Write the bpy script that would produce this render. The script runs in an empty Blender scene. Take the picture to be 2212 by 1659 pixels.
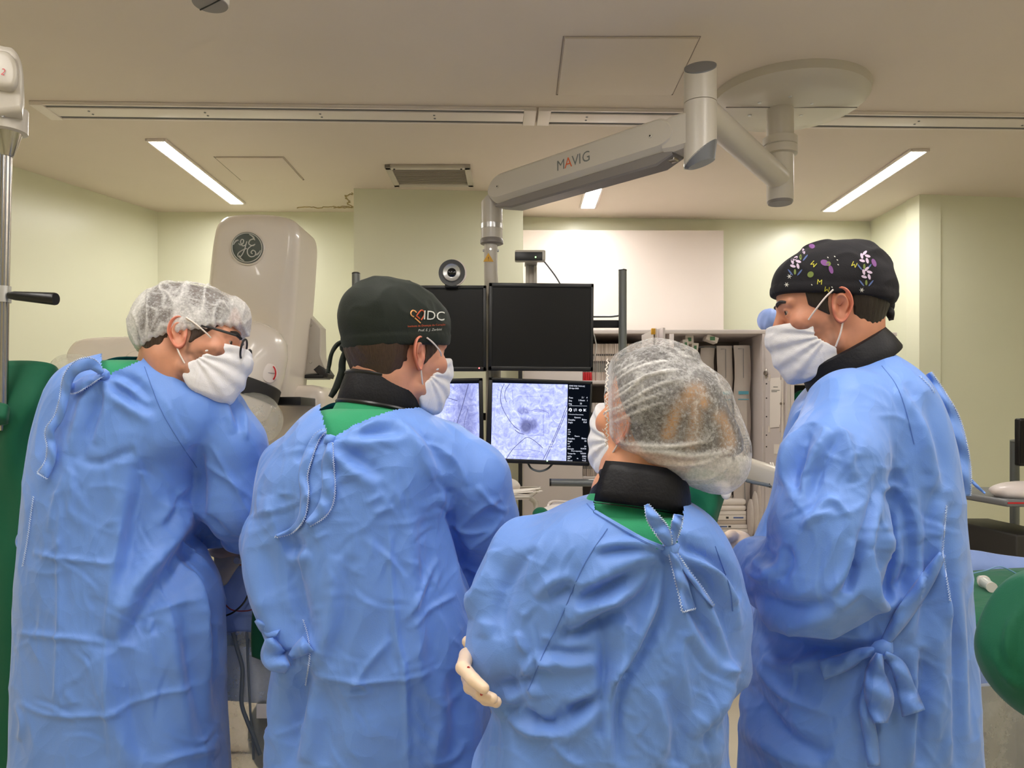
import bpy, bmesh, math, random
import numpy as np
from mathutils import Vector, Matrix
from mathutils.bvhtree import BVHTree

# ------------------------------------------------------------------ frame, camera, light
F, CX, CY, CAM = 1660.0, 1115.0, 906.0, 1.45       # focal length and vanishing point measured on the 2212x1659 photograph
CEIL = 2.70
scene = bpy.context.scene
cam_d = bpy.data.cameras.new('camera'); cam = bpy.data.objects.new('camera', cam_d)
scene.collection.objects.link(cam); scene.camera = cam
cam.location = (0, 0, CAM); cam.rotation_euler = (math.pi / 2, 0, 0)
cam_d.sensor_width = 36; cam_d.lens = F / 2212 * 36
cam_d.shift_x = (1106 - CX) / 2212; cam_d.shift_y = (CY - 829.5) / 2212
cam_d.clip_start = 0.05
scene.view_settings.view_transform = 'Standard'; scene.view_settings.look = 'None'
scene.view_settings.gamma = 1; scene.view_settings.use_curve_mapping = False
scene.view_settings.exposure = 0.9
scene.cycles.use_denoising = True
scene.cycles.max_bounces = 8; scene.cycles.diffuse_bounces = 5; scene.cycles.transparent_max_bounces = 16
scene.cycles.sample_clamp_indirect = 6; scene.cycles.caustics_reflective = False; scene.cycles.caustics_refractive = False
world = bpy.data.worlds.new('world'); scene.world = world; world.use_nodes = True
world.node_tree.nodes['Background'].inputs[0].default_value = (0.9, 0.9, 0.85, 1)
world.node_tree.nodes['Background'].inputs[1].default_value = 0.05
LAMP = 31.0           # strength of the ceiling light strips in view
LAMP_BACK = 14.0       # strips of the same kind further back in the room, over and behind the camera
LAMP_COL = (1.0, 0.955, 0.9)

def P(u, v, Y):
    return Vector(((u - CX) / F * Y, Y, CAM - (v - CY) / F * Y))
def PX(p):
    return (CX + F * p[0] / p[1], CY - F * (p[2] - CAM) / p[1])
def lin(c):
    return c / 12.92 if c <= 0.04045 else ((c + 0.055) / 1.055) ** 2.4
def RGB(r, g, b):
    return (lin(r / 255), lin(g / 255), lin(b / 255), 1)

# ------------------------------------------------------------------ materials
def new_mat(name):
    m = bpy.data.materials.new(name); m.use_nodes = True
    return m, m.node_tree, m.node_tree.nodes['Principled BSDF']
def node(nt, kind, **kw):
    n = nt.nodes.new(kind)
    for k, v in kw.items():
        if k.startswith('i_'):
            key = k[2:]
            n.inputs[int(key) if key.isdigit() else key.replace('_', ' ')].default_value = v
        else: setattr(n, k, v)
    return n
def mat(name, col, rough=0.5, metal=0.0, noise=0.0, nscale=6, bump=0.0, bscale=40, spec=0.5, emit=0, coat=0, alpha=1, trans=0):
    m, nt, b = new_mat(name)
    b.inputs['Base Color'].default_value = col; b.inputs['Roughness'].default_value = rough
    b.inputs['Metallic'].default_value = metal; b.inputs['Specular IOR Level'].default_value = spec
    b.inputs['Coat Weight'].default_value = coat; b.inputs['Alpha'].default_value = alpha
    b.inputs['Transmission Weight'].default_value = trans
    if emit:
        b.inputs['Emission Color'].default_value = col; b.inputs['Emission Strength'].default_value = emit
    tc = node(nt, 'ShaderNodeTexCoord')
    if noise:
        n = node(nt, 'ShaderNodeTexNoise', i_Scale=nscale, i_Detail=4.0)
        nt.links.new(tc.outputs['Object'], n.inputs['Vector'])
        mx = node(nt, 'ShaderNodeMix', data_type='RGBA')
        mx.inputs[6].default_value = [c * (1 - noise) for c in col[:3]] + [1]
        mx.inputs[7].default_value = [min(1, c * (1 + noise)) for c in col[:3]] + [1]
        nt.links.new(n.outputs['Fac'], mx.inputs[0]); nt.links.new(mx.outputs[2], b.inputs['Base Color'])
    if bump:
        n = node(nt, 'ShaderNodeTexNoise', i_Scale=bscale, i_Detail=3.0)
        nt.links.new(tc.outputs['Object'], n.inputs['Vector'])
        bp = node(nt, 'ShaderNodeBump', i_Strength=bump, i_Distance=0.002)
        nt.links.new(n.outputs['Fac'], bp.inputs['Height']); nt.links.new(bp.outputs[0], b.inputs['Normal'])
    return m
def cloth_mat(name, col, crumple=0.5, rough=0.6, weave=0.12, sheen=0.15, var=0.06, dist=0.006, scale=9.0):
    """nonwoven / cotton cloth: facetted crumples from Voronoi cells, soft noise and a fine weave, all as bump"""
    m, nt, b = new_mat(name)
    b.inputs['Roughness'].default_value = rough; b.inputs['Sheen Weight'].default_value = sheen
    b.inputs['Specular IOR Level'].default_value = 0.35
    tc = node(nt, 'ShaderNodeTexCoord')
    warp = node(nt, 'ShaderNodeTexNoise', i_Scale=3.5, i_Detail=2.0)
    nt.links.new(tc.outputs['Object'], warp.inputs['Vector'])
    add = node(nt, 'ShaderNodeMix', data_type='RGBA', blend_type='LINEAR_LIGHT'); add.inputs[0].default_value = 0.12
    nt.links.new(tc.outputs['Object'], add.inputs[6]); nt.links.new(warp.outputs['Color'], add.inputs[7])
    hs = []
    for sc, w in ((scale, 1.0), (scale * 2.6, 0.34)):
        vo = node(nt, 'ShaderNodeTexVoronoi', i_Scale=sc, feature='F1')
        mp = node(nt, 'ShaderNodeMapping'); mp.inputs['Scale'].default_value = (1, 1, 0.62)
        nt.links.new(add.outputs[2], mp.inputs['Vector']); nt.links.new(mp.outputs[0], vo.inputs['Vector'])
        mu = node(nt, 'ShaderNodeMath', operation='MULTIPLY'); mu.inputs[1].default_value = w
        nt.links.new(vo.outputs['Distance'], mu.inputs[0]); hs.append(mu)
    ad = node(nt, 'ShaderNodeMath', operation='ADD')
    nt.links.new(hs[0].outputs[0], ad.inputs[0]); nt.links.new(hs[1].outputs[0], ad.inputs[1])
    b1 = node(nt, 'ShaderNodeBump', i_Strength=crumple, i_Distance=dist * 3)
    nt.links.new(ad.outputs[0], b1.inputs['Height'])
    we = node(nt, 'ShaderNodeTexVoronoi', i_Scale=520.0)
    nt.links.new(tc.outputs['Object'], we.inputs['Vector'])
    b2 = node(nt, 'ShaderNodeBump', i_Strength=weave, i_Distance=0.0008)
    nt.links.new(we.outputs['Distance'], b2.inputs['Height']); nt.links.new(b1.outputs[0], b2.inputs['Normal'])
    nt.links.new(b2.outputs[0], b.inputs['Normal'])
    n = node(nt, 'ShaderNodeTexNoise', i_Scale=5.0, i_Detail=5.0)
    nt.links.new(tc.outputs['Object'], n.inputs['Vector'])
    mx = node(nt, 'ShaderNodeMix', data_type='RGBA')
    mx.inputs[6].default_value = [c * (1 - var) for c in col[:3]] + [1]
    mx.inputs[7].default_value = [min(1, c * (1 + var)) for c in col[:3]] + [1]
    nt.links.new(n.outputs['Fac'], mx.inputs[0]); nt.links.new(mx.outputs[2], b.inputs['Base Color'])
    return m
def emit_mat(name, col, s):
    m, nt, b = new_mat(name)
    nt.nodes.remove(b); e = node(nt, 'ShaderNodeEmission'); e.inputs[0].default_value = col; e.inputs[1].default_value = s
    nt.links.new(e.outputs[0], nt.nodes['Material Output'].inputs[0]); return m

M = {}
M['wall'] = mat('wall_green_paint', RGB(222, 223, 200), 0.28, noise=0.03, nscale=3, bump=0.06, bscale=9, spec=0.45)
M['ceil'] = mat('ceiling_plaster', RGB(218, 206, 193), 0.8, noise=0.035, nscale=2.2, bump=0.15, bscale=14)
M['floor'] = mat('floor_vinyl', RGB(226, 216, 196), 0.35, noise=0.05, nscale=5)
M['white'] = mat('white_enamel', RGB(226, 216, 208), 0.35, noise=0.02)
M['whiteboard'] = mat('white_panel', RGB(236, 226, 220), 0.22, noise=0.015, nscale=2)
M['cab'] = mat('cabinet_white', RGB(214, 205, 202), 0.4, noise=0.025)
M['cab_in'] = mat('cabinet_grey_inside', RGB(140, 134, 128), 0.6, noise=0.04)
M['boom'] = mat('boom_enamel', RGB(197, 190, 178), 0.33, noise=0.015)
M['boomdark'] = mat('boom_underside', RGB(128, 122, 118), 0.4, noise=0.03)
M['greycap'] = mat('grey_plastic', RGB(112, 114, 118), 0.35)
M['bar'] = mat('grey_tube', RGB(112, 116, 116), 0.35, metal=0.3)
M['black'] = mat('black_plastic', RGB(16, 16, 18), 0.35)
M['dark'] = mat('dark_gap', RGB(30, 30, 32), 0.7)
M['screen_off'] = mat('dark_screen', RGB(15, 15, 16), 0.35, spec=0.25)
M['joint'] = mat('hatch_joint', RGB(150, 138, 126), 0.9)
M['slot'] = mat('rail_slot_grey', RGB(92, 92, 94), 0.6)
M['chrome'] = mat('brushed_steel', RGB(190, 184, 176), 0.22, metal=1.0, noise=0.05, nscale=60)
M['silver'] = mat('satin_silver', RGB(205, 205, 205), 0.3, metal=0.8)
M['ge'] = mat('machine_enamel', RGB(232, 222, 210), 0.25, noise=0.012, spec=0.5, coat=0.3)
M['gelogo'] = mat('badge_green_grey', RGB(84, 92, 84), 0.4)
M['gelines'] = mat('badge_silver', RGB(205, 205, 198), 0.35, metal=0.2)
M['rubber'] = mat('black_rubber', RGB(42, 40, 38), 0.5)
M['red'] = mat('red_plastic', RGB(200, 30, 40), 0.4)
M['orange'] = mat('orange_print', RGB(214, 100, 52), 0.5)
M['greyink'] = mat('grey_print', RGB(112, 116, 112), 0.5)
M['blackink'] = mat('black_print', RGB(46, 46, 48), 0.6)
M['blueink'] = mat('blue_print', RGB(92, 112, 160), 0.6)
M['paper'] = mat('paper', RGB(238, 230, 222), 0.8, noise=0.02, bump=0.2, bscale=60)
M['yellow'] = mat('yellow_sticker', RGB(214, 160, 40), 0.5)
M['cable_grey'] = mat('grey_cable', RGB(96, 104, 112), 0.5)
M['cable_white'] = mat('white_cable', RGB(214, 208, 200), 0.5)
M['cable_red'] = mat('red_cable', RGB(120, 40, 50), 0.5)
M['green'] = cloth_mat('green_cotton', RGB(0, 96, 66), 0.35, 0.8, 0.25, 0.1, 0.10, 0.008, 7)
M['green_drape'] = cloth_mat('dark_green_drape', RGB(0, 86, 58), 0.4, 0.75, 0.15, 0.1, 0.12, 0.008, 4)
M['scrub'] = cloth_mat('green_scrub', RGB(40, 146, 100), 0.3, 0.8, 0.2, 0.15, 0.06, 0.006, 9)
M['gown'] = cloth_mat('blue_gown', RGB(104, 146, 222), 0.55, 0.5, 0.15, 0.2, 0.06, 0.006, 11)
M['drape_blue'] = cloth_mat('pale_blue_drape', RGB(136, 160, 218), 0.4, 0.6, 0.1, 0.1, 0.05)
M['stitch'] = mat('white_stitching', RGB(196, 214, 244), 0.7)
M['seam'] = mat('blue_seam', RGB(78, 116, 190), 0.7)
M['collar'] = mat('black_lead_fabric', RGB(17, 17, 22), 0.5, noise=0.2, nscale=25, bump=0.3, bscale=200, spec=0.25)
def hair_mat(name, col):
    m, nt, b = new_mat(name); b.inputs['Roughness'].default_value = .42; b.inputs['Specular IOR Level'].default_value = .4
    tc = node(nt, 'ShaderNodeTexCoord'); mp = node(nt, 'ShaderNodeMapping'); mp.inputs['Scale'].default_value = (420, 420, 38); nt.links.new(tc.outputs['Object'], mp.inputs['Vector'])
    n = node(nt, 'ShaderNodeTexNoise', i_Scale=1.0, i_Detail=3.0); nt.links.new(mp.outputs[0], n.inputs['Vector'])
    mx = node(nt, 'ShaderNodeMix', data_type='RGBA'); mx.inputs[6].default_value = [c * .35 for c in col[:3]] + [1]; mx.inputs[7].default_value = [min(1, c * 1.9) for c in col[:3]] + [1]
    nt.links.new(n.outputs['Fac'], mx.inputs[0]); nt.links.new(mx.outputs[2], b.inputs['Base Color'])
    bp = node(nt, 'ShaderNodeBump', i_Strength=.7, i_Distance=.002); nt.links.new(n.outputs['Fac'], bp.inputs['Height']); nt.links.new(bp.outputs[0], b.inputs['Normal'])
    return m
M['hair_dark'] = hair_mat('dark_brown_hair', RGB(36, 28, 24))
M['mask'] = cloth_mat('white_mask_cloth', RGB(226, 224, 226), 0.2, 0.75, 0.3, 0.1, 0.02, 0.003, 30)
M['glove'] = mat('cream_latex', RGB(232, 206, 178), 0.35, noise=0.05, nscale=30, bump=0.15, bscale=60)
M['cuff'] = mat('cream_cuff', RGB(236, 226, 196), 0.8, bump=0.4, bscale=150)
M['eyewhite'] = mat('eye_white', RGB(176, 156, 144), 0.25)
M['iris'] = mat('brown_iris', RGB(44, 28, 18), 0.1)

def skin_mat(name, col):
    m, nt, b = new_mat(name)
    b.inputs['Roughness'].default_value = 0.5
    b.inputs['Subsurface Weight'].default_value = 0.12
    b.inputs['Subsurface Radius'].default_value = (0.01, 0.004, 0.002)
    b.inputs['Subsurface Scale'].default_value = 0.6
    at = node(nt, 'ShaderNodeVertexColor', layer_name='tone')
    tc = node(nt, 'ShaderNodeTexCoord')
    n = node(nt, 'ShaderNodeTexNoise', i_Scale=70.0, i_Detail=4.0)
    nt.links.new(tc.outputs['Object'], n.inputs['Vector'])
    hsv = node(nt, 'ShaderNodeMapRange', i_3=0.9, i_4=1.08)
    nt.links.new(n.outputs['Fac'], hsv.inputs[0])
    mu = node(nt, 'ShaderNodeMix', data_type='RGBA', blend_type='MULTIPLY'); mu.inputs[0].default_value = 1
    nt.links.new(at.outputs['Color'], mu.inputs[6]); nt.links.new(hsv.outputs[0], mu.inputs[7])
    nt.links.new(mu.outputs[2], b.inputs['Base Color'])
    bp = node(nt, 'ShaderNodeBump', i_Strength=0.12, i_Distance=0.001)
    n2 = node(nt, 'ShaderNodeTexNoise', i_Scale=260.0, i_Detail=2.0)
    nt.links.new(tc.outputs['Object'], n2.inputs['Vector']); nt.links.new(n2.outputs['Fac'], bp.inputs['Height'])
    nt.links.new(bp.outputs[0], b.inputs['Normal'])
    return m
M['skin'] = skin_mat('skin', None)

def sheer_mat(name, col, base_alpha, fold_alpha, nscale, lo, hi, fibre=0.3):
    """thin nonwoven or clear plastic film: more opaque where it is folded double and where its fibres bunch"""
    m, nt, b = new_mat(name)
    b.inputs['Base Color'].default_value = col; b.inputs['Roughness'].default_value = 0.55
    b.inputs['Sheen Weight'].default_value = 0.1
    tc = node(nt, 'ShaderNodeTexCoord')
    n = node(nt, 'ShaderNodeTexNoise', i_Scale=nscale, i_Detail=6.0, i_Roughness=0.75)
    nt.links.new(tc.outputs['Object'], n.inputs['Vector'])
    mr = node(nt, 'ShaderNodeMapRange', i_1=lo, i_2=hi, i_3=max(0, base_alpha - fibre), i_4=base_alpha + fibre)
    nt.links.new(n.outputs['Fac'], mr.inputs[0])
    at = node(nt, 'ShaderNodeAttribute', attribute_name='fold')
    mu = node(nt, 'ShaderNodeMath', operation='MULTIPLY'); mu.inputs[1].default_value = fold_alpha
    nt.links.new(at.outputs['Fac'], mu.inputs[0])
    ad = node(nt, 'ShaderNodeMath', operation='ADD', use_clamp=True)
    nt.links.new(mr.outputs[0], ad.inputs[0]); nt.links.new(mu.outputs[0], ad.inputs[1])
    nt.links.new(ad.outputs[0], b.inputs['Alpha'])
    bp = node(nt, 'ShaderNodeBump', i_Strength=0.3, i_Distance=0.002)
    nt.links.new(n.outputs['Fac'], bp.inputs['Height']); nt.links.new(bp.outputs[0], b.inputs['Normal'])
    return m
M['bouffant'] = sheer_mat('sheer_white_nonwoven', RGB(226, 224, 222), 0.25, 0.6, 210, 0.36, 0.66, 0.2)
M['plastic'] = sheer_mat('clear_plastic_film', RGB(232, 232, 222), 0.32, 0.6, 7, 0.3, 0.75, 0.08)
M['plastic'].node_tree.nodes['Principled BSDF'].inputs['Roughness'].default_value = 0.12

# ------------------------------------------------------------------ objects
def world_of(o):
    return (world_of(o.parent) @ o.matrix_parent_inverse if o.parent is not None else Matrix.Identity(4)) @ o.matrix_basis
def link(o, parent=None):
    scene.collection.objects.link(o)
    if parent is not None:
        o.parent = parent; o.matrix_parent_inverse = world_of(parent).inverted()
    return o
def dup(src, shift, label=None):
    """copy of a thing, its parts and their sub-parts, moved by shift; shares mesh data"""
    r = src.copy(); scene.collection.objects.link(r); r.location = Vector(src.location) + Vector(shift)
    if label: r['label'] = label
    for ch in src.children:
        c = ch.copy(); scene.collection.objects.link(c); c.parent = r; c.matrix_parent_inverse = ch.matrix_parent_inverse.copy()
        for g in ch.children:
            d = g.copy(); scene.collection.objects.link(d); d.parent = c; d.matrix_parent_inverse = g.matrix_parent_inverse.copy()
    return r
def thing(name, label, cat, loc=(0, 0, 0), group=None):
    o = bpy.data.objects.new(name, None); scene.collection.objects.link(o)
    o.location = loc; o.empty_display_size = 0.05
    o['label'] = label; o['category'] = cat
    if group: o['group'] = group
    return o
def tag(o, label, cat, group=None):
    o['label'] = label; o['category'] = cat
    if group: o['group'] = group
    return o
def struct(o):
    o['kind'] = 'structure'; return o
def mesh_obj(name, verts, faces, m, parent=None, smooth=True, mats=None, fmat=None):
    me = bpy.data.meshes.new(name)
    me.from_pydata([tuple(v) for v in verts], [], [tuple(f) for f in faces])
    ms = mats or [m]
    for x in ms: me.materials.append(M[x] if isinstance(x, str) else x)
    if fmat is not None: me.polygons.foreach_set('material_index', np.asarray(fmat, dtype=np.int32))
    me.polygons.foreach_set('use_smooth', [smooth] * len(me.polygons))
    me.update()
    return link(bpy.data.objects.new(name, me), parent)
def np_obj(name, V, Q, m, parent=None):
    """fast mesh from numpy verts and quads"""
    me = bpy.data.meshes.new(name)
    me.vertices.add(len(V)); me.vertices.foreach_set('co', np.ascontiguousarray(V, dtype=np.float32).ravel())
    k = Q.shape[1]
    me.loops.add(len(Q) * k); me.loops.foreach_set('vertex_index', np.ascontiguousarray(Q, dtype=np.int32).ravel())
    me.polygons.add(len(Q)); me.polygons.foreach_set('loop_start', np.arange(0, len(Q) * k, k, dtype=np.int32))
    me.polygons.foreach_set('use_smooth', np.ones(len(Q), dtype=bool))
    me.update(calc_edges=True); me.validate()
    me.materials.append(M[m] if isinstance(m, str) else m)
    return link(bpy.data.objects.new(name, me), parent)
class B:
    """collects shapes into one mesh"""
    def __init__(s): s.v = []; s.f = []; s.m = []; s.cur = 0
    def add(s, v, f):
        o = len(s.v); s.v += [tuple(x) for x in v]; s.f += [tuple(i + o for i in q) for q in f]; s.m += [s.cur] * len(f); return s
    def box(s, c, d, rot=None, bev=0.0):
        bm = bmesh.new(); bmesh.ops.create_cube(bm, size=1)
        for q in bm.verts: q.co = Vector((q.co.x * d[0], q.co.y * d[1], q.co.z * d[2]))
        if bev: bmesh.ops.bevel(bm, geom=bm.edges[:], offset=min(bev, min(d) * 0.49), segments=3, affect='EDGES', profile=0.5)
        mt = Matrix.Translation(Vector(c)) @ (rot.to_4x4() if rot is not None else Matrix.Identity(4))
        bm.verts.index_update()
        s.add([mt @ q.co for q in bm.verts], [[q.index for q in f.verts] for f in bm.faces]); bm.free(); return s
    def tube(s, pts, r, n=12, cap=True, closed=False):
        pts = [Vector(p) for p in pts]; rs = r if isinstance(r, (list, tuple)) else [r] * len(pts)
        N = len(pts); vs = []; fs = []; prev = None
        for i, p in enumerate(pts):
            a = pts[(i - 1) % N] if (closed or i > 0) else p; b = pts[(i + 1) % N] if (closed or i < N - 1) else p
            t = (b - a).normalized() if (b - a).length > 1e-9 else Vector((0, 0, 1))
            if prev is None:
                x = t.orthogonal().normalized()
            else:
                x = (prev - t * prev.dot(t)); x = x.normalized() if x.length > 1e-6 else t.orthogonal().normalized()
            prev = x; y = t.cross(x)
            for k in range(n):
                an = 2 * math.pi * k / n; vs.append(p + (x * math.cos(an) + y * math.sin(an)) * rs[i])
        for i in range(N if closed else N - 1):
            j = (i + 1) % N
            for k in range(n): fs.append((i * n + k, i * n + (k + 1) % n, j * n + (k + 1) % n, j * n + k))
        if cap and not closed: fs += [tuple(range(n - 1, -1, -1)), tuple((N - 1) * n + k for k in range(n))]
        return s.add(vs, fs)
    def lathe(s, prof, c, axis=(0, 0, 1), n=40):
        """prof: (radius, height) pairs along axis from c"""
        ax = Vector(axis).normalized(); x = ax.orthogonal().normalized(); y = ax.cross(x); vs = []; fs = []
        for r, h in prof:
            for k in range(n):
                an = 2 * math.pi * k / n; vs.append(Vector(c) + ax * h + (x * math.cos(an) + y * math.sin(an)) * r)
        for i in range(len(prof) - 1):
            for k in range(n): fs.append((i * n + k, i * n + (k + 1) % n, (i + 1) * n + (k + 1) % n, (i + 1) * n + k))
        fs += [tuple(range(n - 1, -1, -1)), tuple((len(prof) - 1) * n + k for k in range(n))]
        return s.add(vs, fs)
    def slab(s, out, n, t, edge=0.0):
        """outline (3D points, planar) thickened along n by t, optional rounded front edge"""
        n = Vector(n).normalized(); out = [Vector(p) for p in out]; c = sum(out, Vector()) / len(out); k = len(out)
        rings = []
        if edge:
            rings = [[p + (c - p).normalized() * edge * (1 - math.sin(q / 4 * math.pi / 2)) + n * (edge * (1 - math.cos(q / 4 * math.pi / 2))) for p in out] for q in range(5)]
        else: rings = [out]
        rings.append([p + n * t for p in out])
        vs = [p for r in rings for p in r]; fs = []
        for i in range(len(rings) - 1):
            for j in range(k): fs.append((i * k + j, i * k + (j + 1) % k, (i + 1) * k + (j + 1) % k, (i + 1) * k + j))
        fs += [tuple(range(k - 1, -1, -1)), tuple((len(rings) - 1) * k + j for j in range(k))]
        return s.add(vs, fs)
    def out(s, name, m, parent=None, smooth=True, auto=True, mats=None):
        o = mesh_obj(name, s.v, s.f, m, parent, False, mats, s.m if mats else None)
        bm = bmesh.new(); bm.from_mesh(o.data); bmesh.ops.recalc_face_normals(bm, faces=bm.faces[:]); bm.to_mesh(o.data); bm.free()
        if smooth:
            o.data.polygons.foreach_set('use_smooth', [True] * len(o.data.polygons))
            try: o.data.set_sharp_from_angle(angle=math.radians(38))
            except Exception: pass
        return o
def box(name, c, d, m, parent=None, bev=0.004, rot=None): return B().box(c, d, rot, bev).out(name, m, parent)
def tube(name, pts, r, m, parent=None, n=12): return B().tube(pts, r, n).out(name, m, parent)
def spline(pts, k=8):
    """Catmull-Rom through points (any dimension)"""
    p = [np.array(q, dtype=float) for q in pts]; p = [2 * p[0] - p[1]] + p + [2 * p[-1] - p[-2]]; out = []
    for i in range(1, len(p) - 2):
        for j in range(k):
            t = j / k
            out.append(0.5 * (2 * p[i] + (p[i + 1] - p[i - 1]) * t + (2 * p[i - 1] - 5 * p[i] + 4 * p[i + 1] - p[i + 2]) * t * t
                              + (3 * p[i] - 3 * p[i + 1] + p[i + 2] - p[i - 1]) * t ** 3))
    out.append(p[-2]); return out
_txt = {}
def text_geo(s, size=1.0, spacing=1.0, shear=0.0):
    """flat lettering: 2D verts and faces of a built-in font string, centred"""
    key = (s, spacing, shear)
    if key not in _txt:
        c = bpy.data.curves.new('lettering', 'FONT'); c.body = s; c.size = 1; c.align_x = 'CENTER'; c.align_y = 'CENTER'
        c.space_character = spacing; c.shear = shear; c.resolution_u = 3
        o = bpy.data.objects.new('lettering', c); scene.collection.objects.link(o)
        bpy.context.view_layer.update()
        me = o.evaluated_get(bpy.context.evaluated_depsgraph_get()).to_mesh()
        _txt[key] = ([(v.co.x, v.co.y) for v in me.vertices], [tuple(p.vertices) for p in me.polygons])
        o.evaluated_get(bpy.context.evaluated_depsgraph_get()).to_mesh_clear()
        bpy.data.objects.remove(o); bpy.data.curves.remove(c)
    v, f = _txt[key]
    return [(x * size, y * size) for x, y in v], f
def text(name, s, o, ex, ey, size, m, parent, spacing=1.0, off=None, shear=0.0, align='C'):
    v, f = text_geo(s, size, spacing, shear)
    ex = Vector(ex).normalized(); ey = Vector(ey).normalized(); o = Vector(o)
    if align == 'L' and v: sx = -min(x for x, _ in v)
    elif align == 'R' and v: sx = -max(x for x, _ in v)
    else: sx = 0
    return mesh_obj(name, [o + ex * (x + sx) + ey * y for x, y in v], f, m, parent, False)
def strip(name, pts, w, m, parent, n):
    """flat ribbon along 3D points with width w in the plane normal to n"""
    n = Vector(n).normalized(); pts = [Vector(p) for p in pts]; vs = []; fs = []
    for i, p in enumerate(pts):
        t = (pts[min(i + 1, len(pts) - 1)] - pts[max(i - 1, 0)]).normalized(); s = t.cross(n).normalized()
        ww = w[i] if isinstance(w, (list, tuple)) else w
        vs += [p + s * ww / 2, p - s * ww / 2]
        if i: fs.append((2 * i - 2, 2 * i - 1, 2 * i + 1, 2 * i))
    return mesh_obj(name, vs, fs, m, parent, False)
# ------------------------------------------------------------------ room shell
def wall(name, a, b, m='wall', t=0.12, z0=0.0, z1=CEIL):
    a = Vector((a[0], a[1], 0)); b = Vector((b[0], b[1], 0)); d = (b - a); n = Vector((-d.y, d.x, 0)).normalized()
    v = [a + Vector((0, 0, z0)), b + Vector((0, 0, z0)), b + Vector((0, 0, z1)), a + Vector((0, 0, z1))]
    v += [p + n * t for p in v]
    f = [(0, 1, 2, 3), (7, 6, 5, 4), (0, 4, 5, 1), (1, 5, 6, 2), (2, 6, 7, 3), (3, 7, 4, 0)]
    return struct(mesh_obj(name, v, f, m, None, False))
RB = (0.05, 4.742); RC = (2.234, 4.848)
wall('wall_left', (-3.56, 1.0), (-2.16, 4.63))
wall('wall_far_left', (-2.16, 4.63), (-0.85, 4.63))
wall('wall_far_right', (-0.06, RB[1] - 0.005), RC)
wall('wall_right', RC, (2.24, 4.27))
wall('wall_near_right', (2.24, 4.27), (3.6, 4.405))
wall('wall_side_right', (3.6, 4.405), (3.6, -2.6))
wall('wall_behind', (3.6, -2.6), (-3.56, -2.6))
wall('wall_side_left', (-3.56, -2.6), (-3.56, 1.0))
pil = B(); pv = [(-0.879, 4.158), (0.038, 4.218), (0.038, 4.86), (-0.879, 4.75)]
pil.add([(x, y, 0) for x, y in pv] + [(x, y, CEIL) for x, y in pv], [(0, 1, 5, 4), (1, 2, 6, 5), (2, 3, 7, 6), (3, 0, 4, 7), (0, 3, 2, 1), (4, 5, 6, 7)])
struct(pil.out('pillar', 'wall', None, False))
struct(mesh_obj('floor', [(-3.8, -2.8, 0), (3.8, -2.8, 0), (3.8, 5.1, 0), (-3.8, 5.1, 0), (-3.8, -2.8, -.1), (3.8, -2.8, -.1), (3.8, 5.1, -.1), (-3.8, 5.1, -.1)],
                [(0, 1, 2, 3), (7, 6, 5, 4), (0, 4, 5, 1), (1, 5, 6, 2), (2, 6, 7, 3), (3, 7, 4, 0)], 'floor', None, False))
ceiling = struct(box('ceiling', (0, 1.15, CEIL + 0.06), (7.7, 7.9, 0.12), 'ceil', None, 0))
def C(u, v, dz=0.0):
    """point of the ceiling plane seen at a pixel"""
    return P(u, v, (CEIL - dz - CAM) * F / (CY - v))
# flush access hatches
def hatch(pts, label_gap):
    q = [C(*p) for p in pts]; x0 = min(p.x for p in q); x1 = max(p.x for p in q); y0 = min(p.y for p in q); y1 = max(p.y for p in q)
    t = thing('ceiling_hatch', label_gap, 'hatch', ((x0 + x1) / 2, (y0 + y1) / 2, CEIL))
    box('hatch_panel', ((x0 + x1) / 2, (y0 + y1) / 2, CEIL - 0.003), (x1 - x0 - 0.012, y1 - y0 - 0.012, 0.006), 'ceil', t, 0.001)
    for nm, c, d in (('joint', ((x0 + x1) / 2, y1, CEIL - 0.0012), (x1 - x0, 0.0035, 0.0024)), ('joint', ((x0 + x1) / 2, y0, CEIL - 0.0008), (x1 - x0, 0.002, 0.0006)),
                     ('joint', (x0, (y0 + y1) / 2, CEIL - 0.001), (0.003, y1 - y0, 0.002)), ('joint', (x1, (y0 + y1) / 2, CEIL - 0.0008), (0.002, y1 - y0, 0.0006))):
        box(nm, c, d, 'joint', t, 0)
hatch([(1218, 78), (1202, 200), (1453, 204)], 'large square ceiling access hatch close to the round boom plate')
hatch([(465, 338), (517, 386), (657, 388)], 'small square ceiling access hatch beside a light strip over the white machine')
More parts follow.
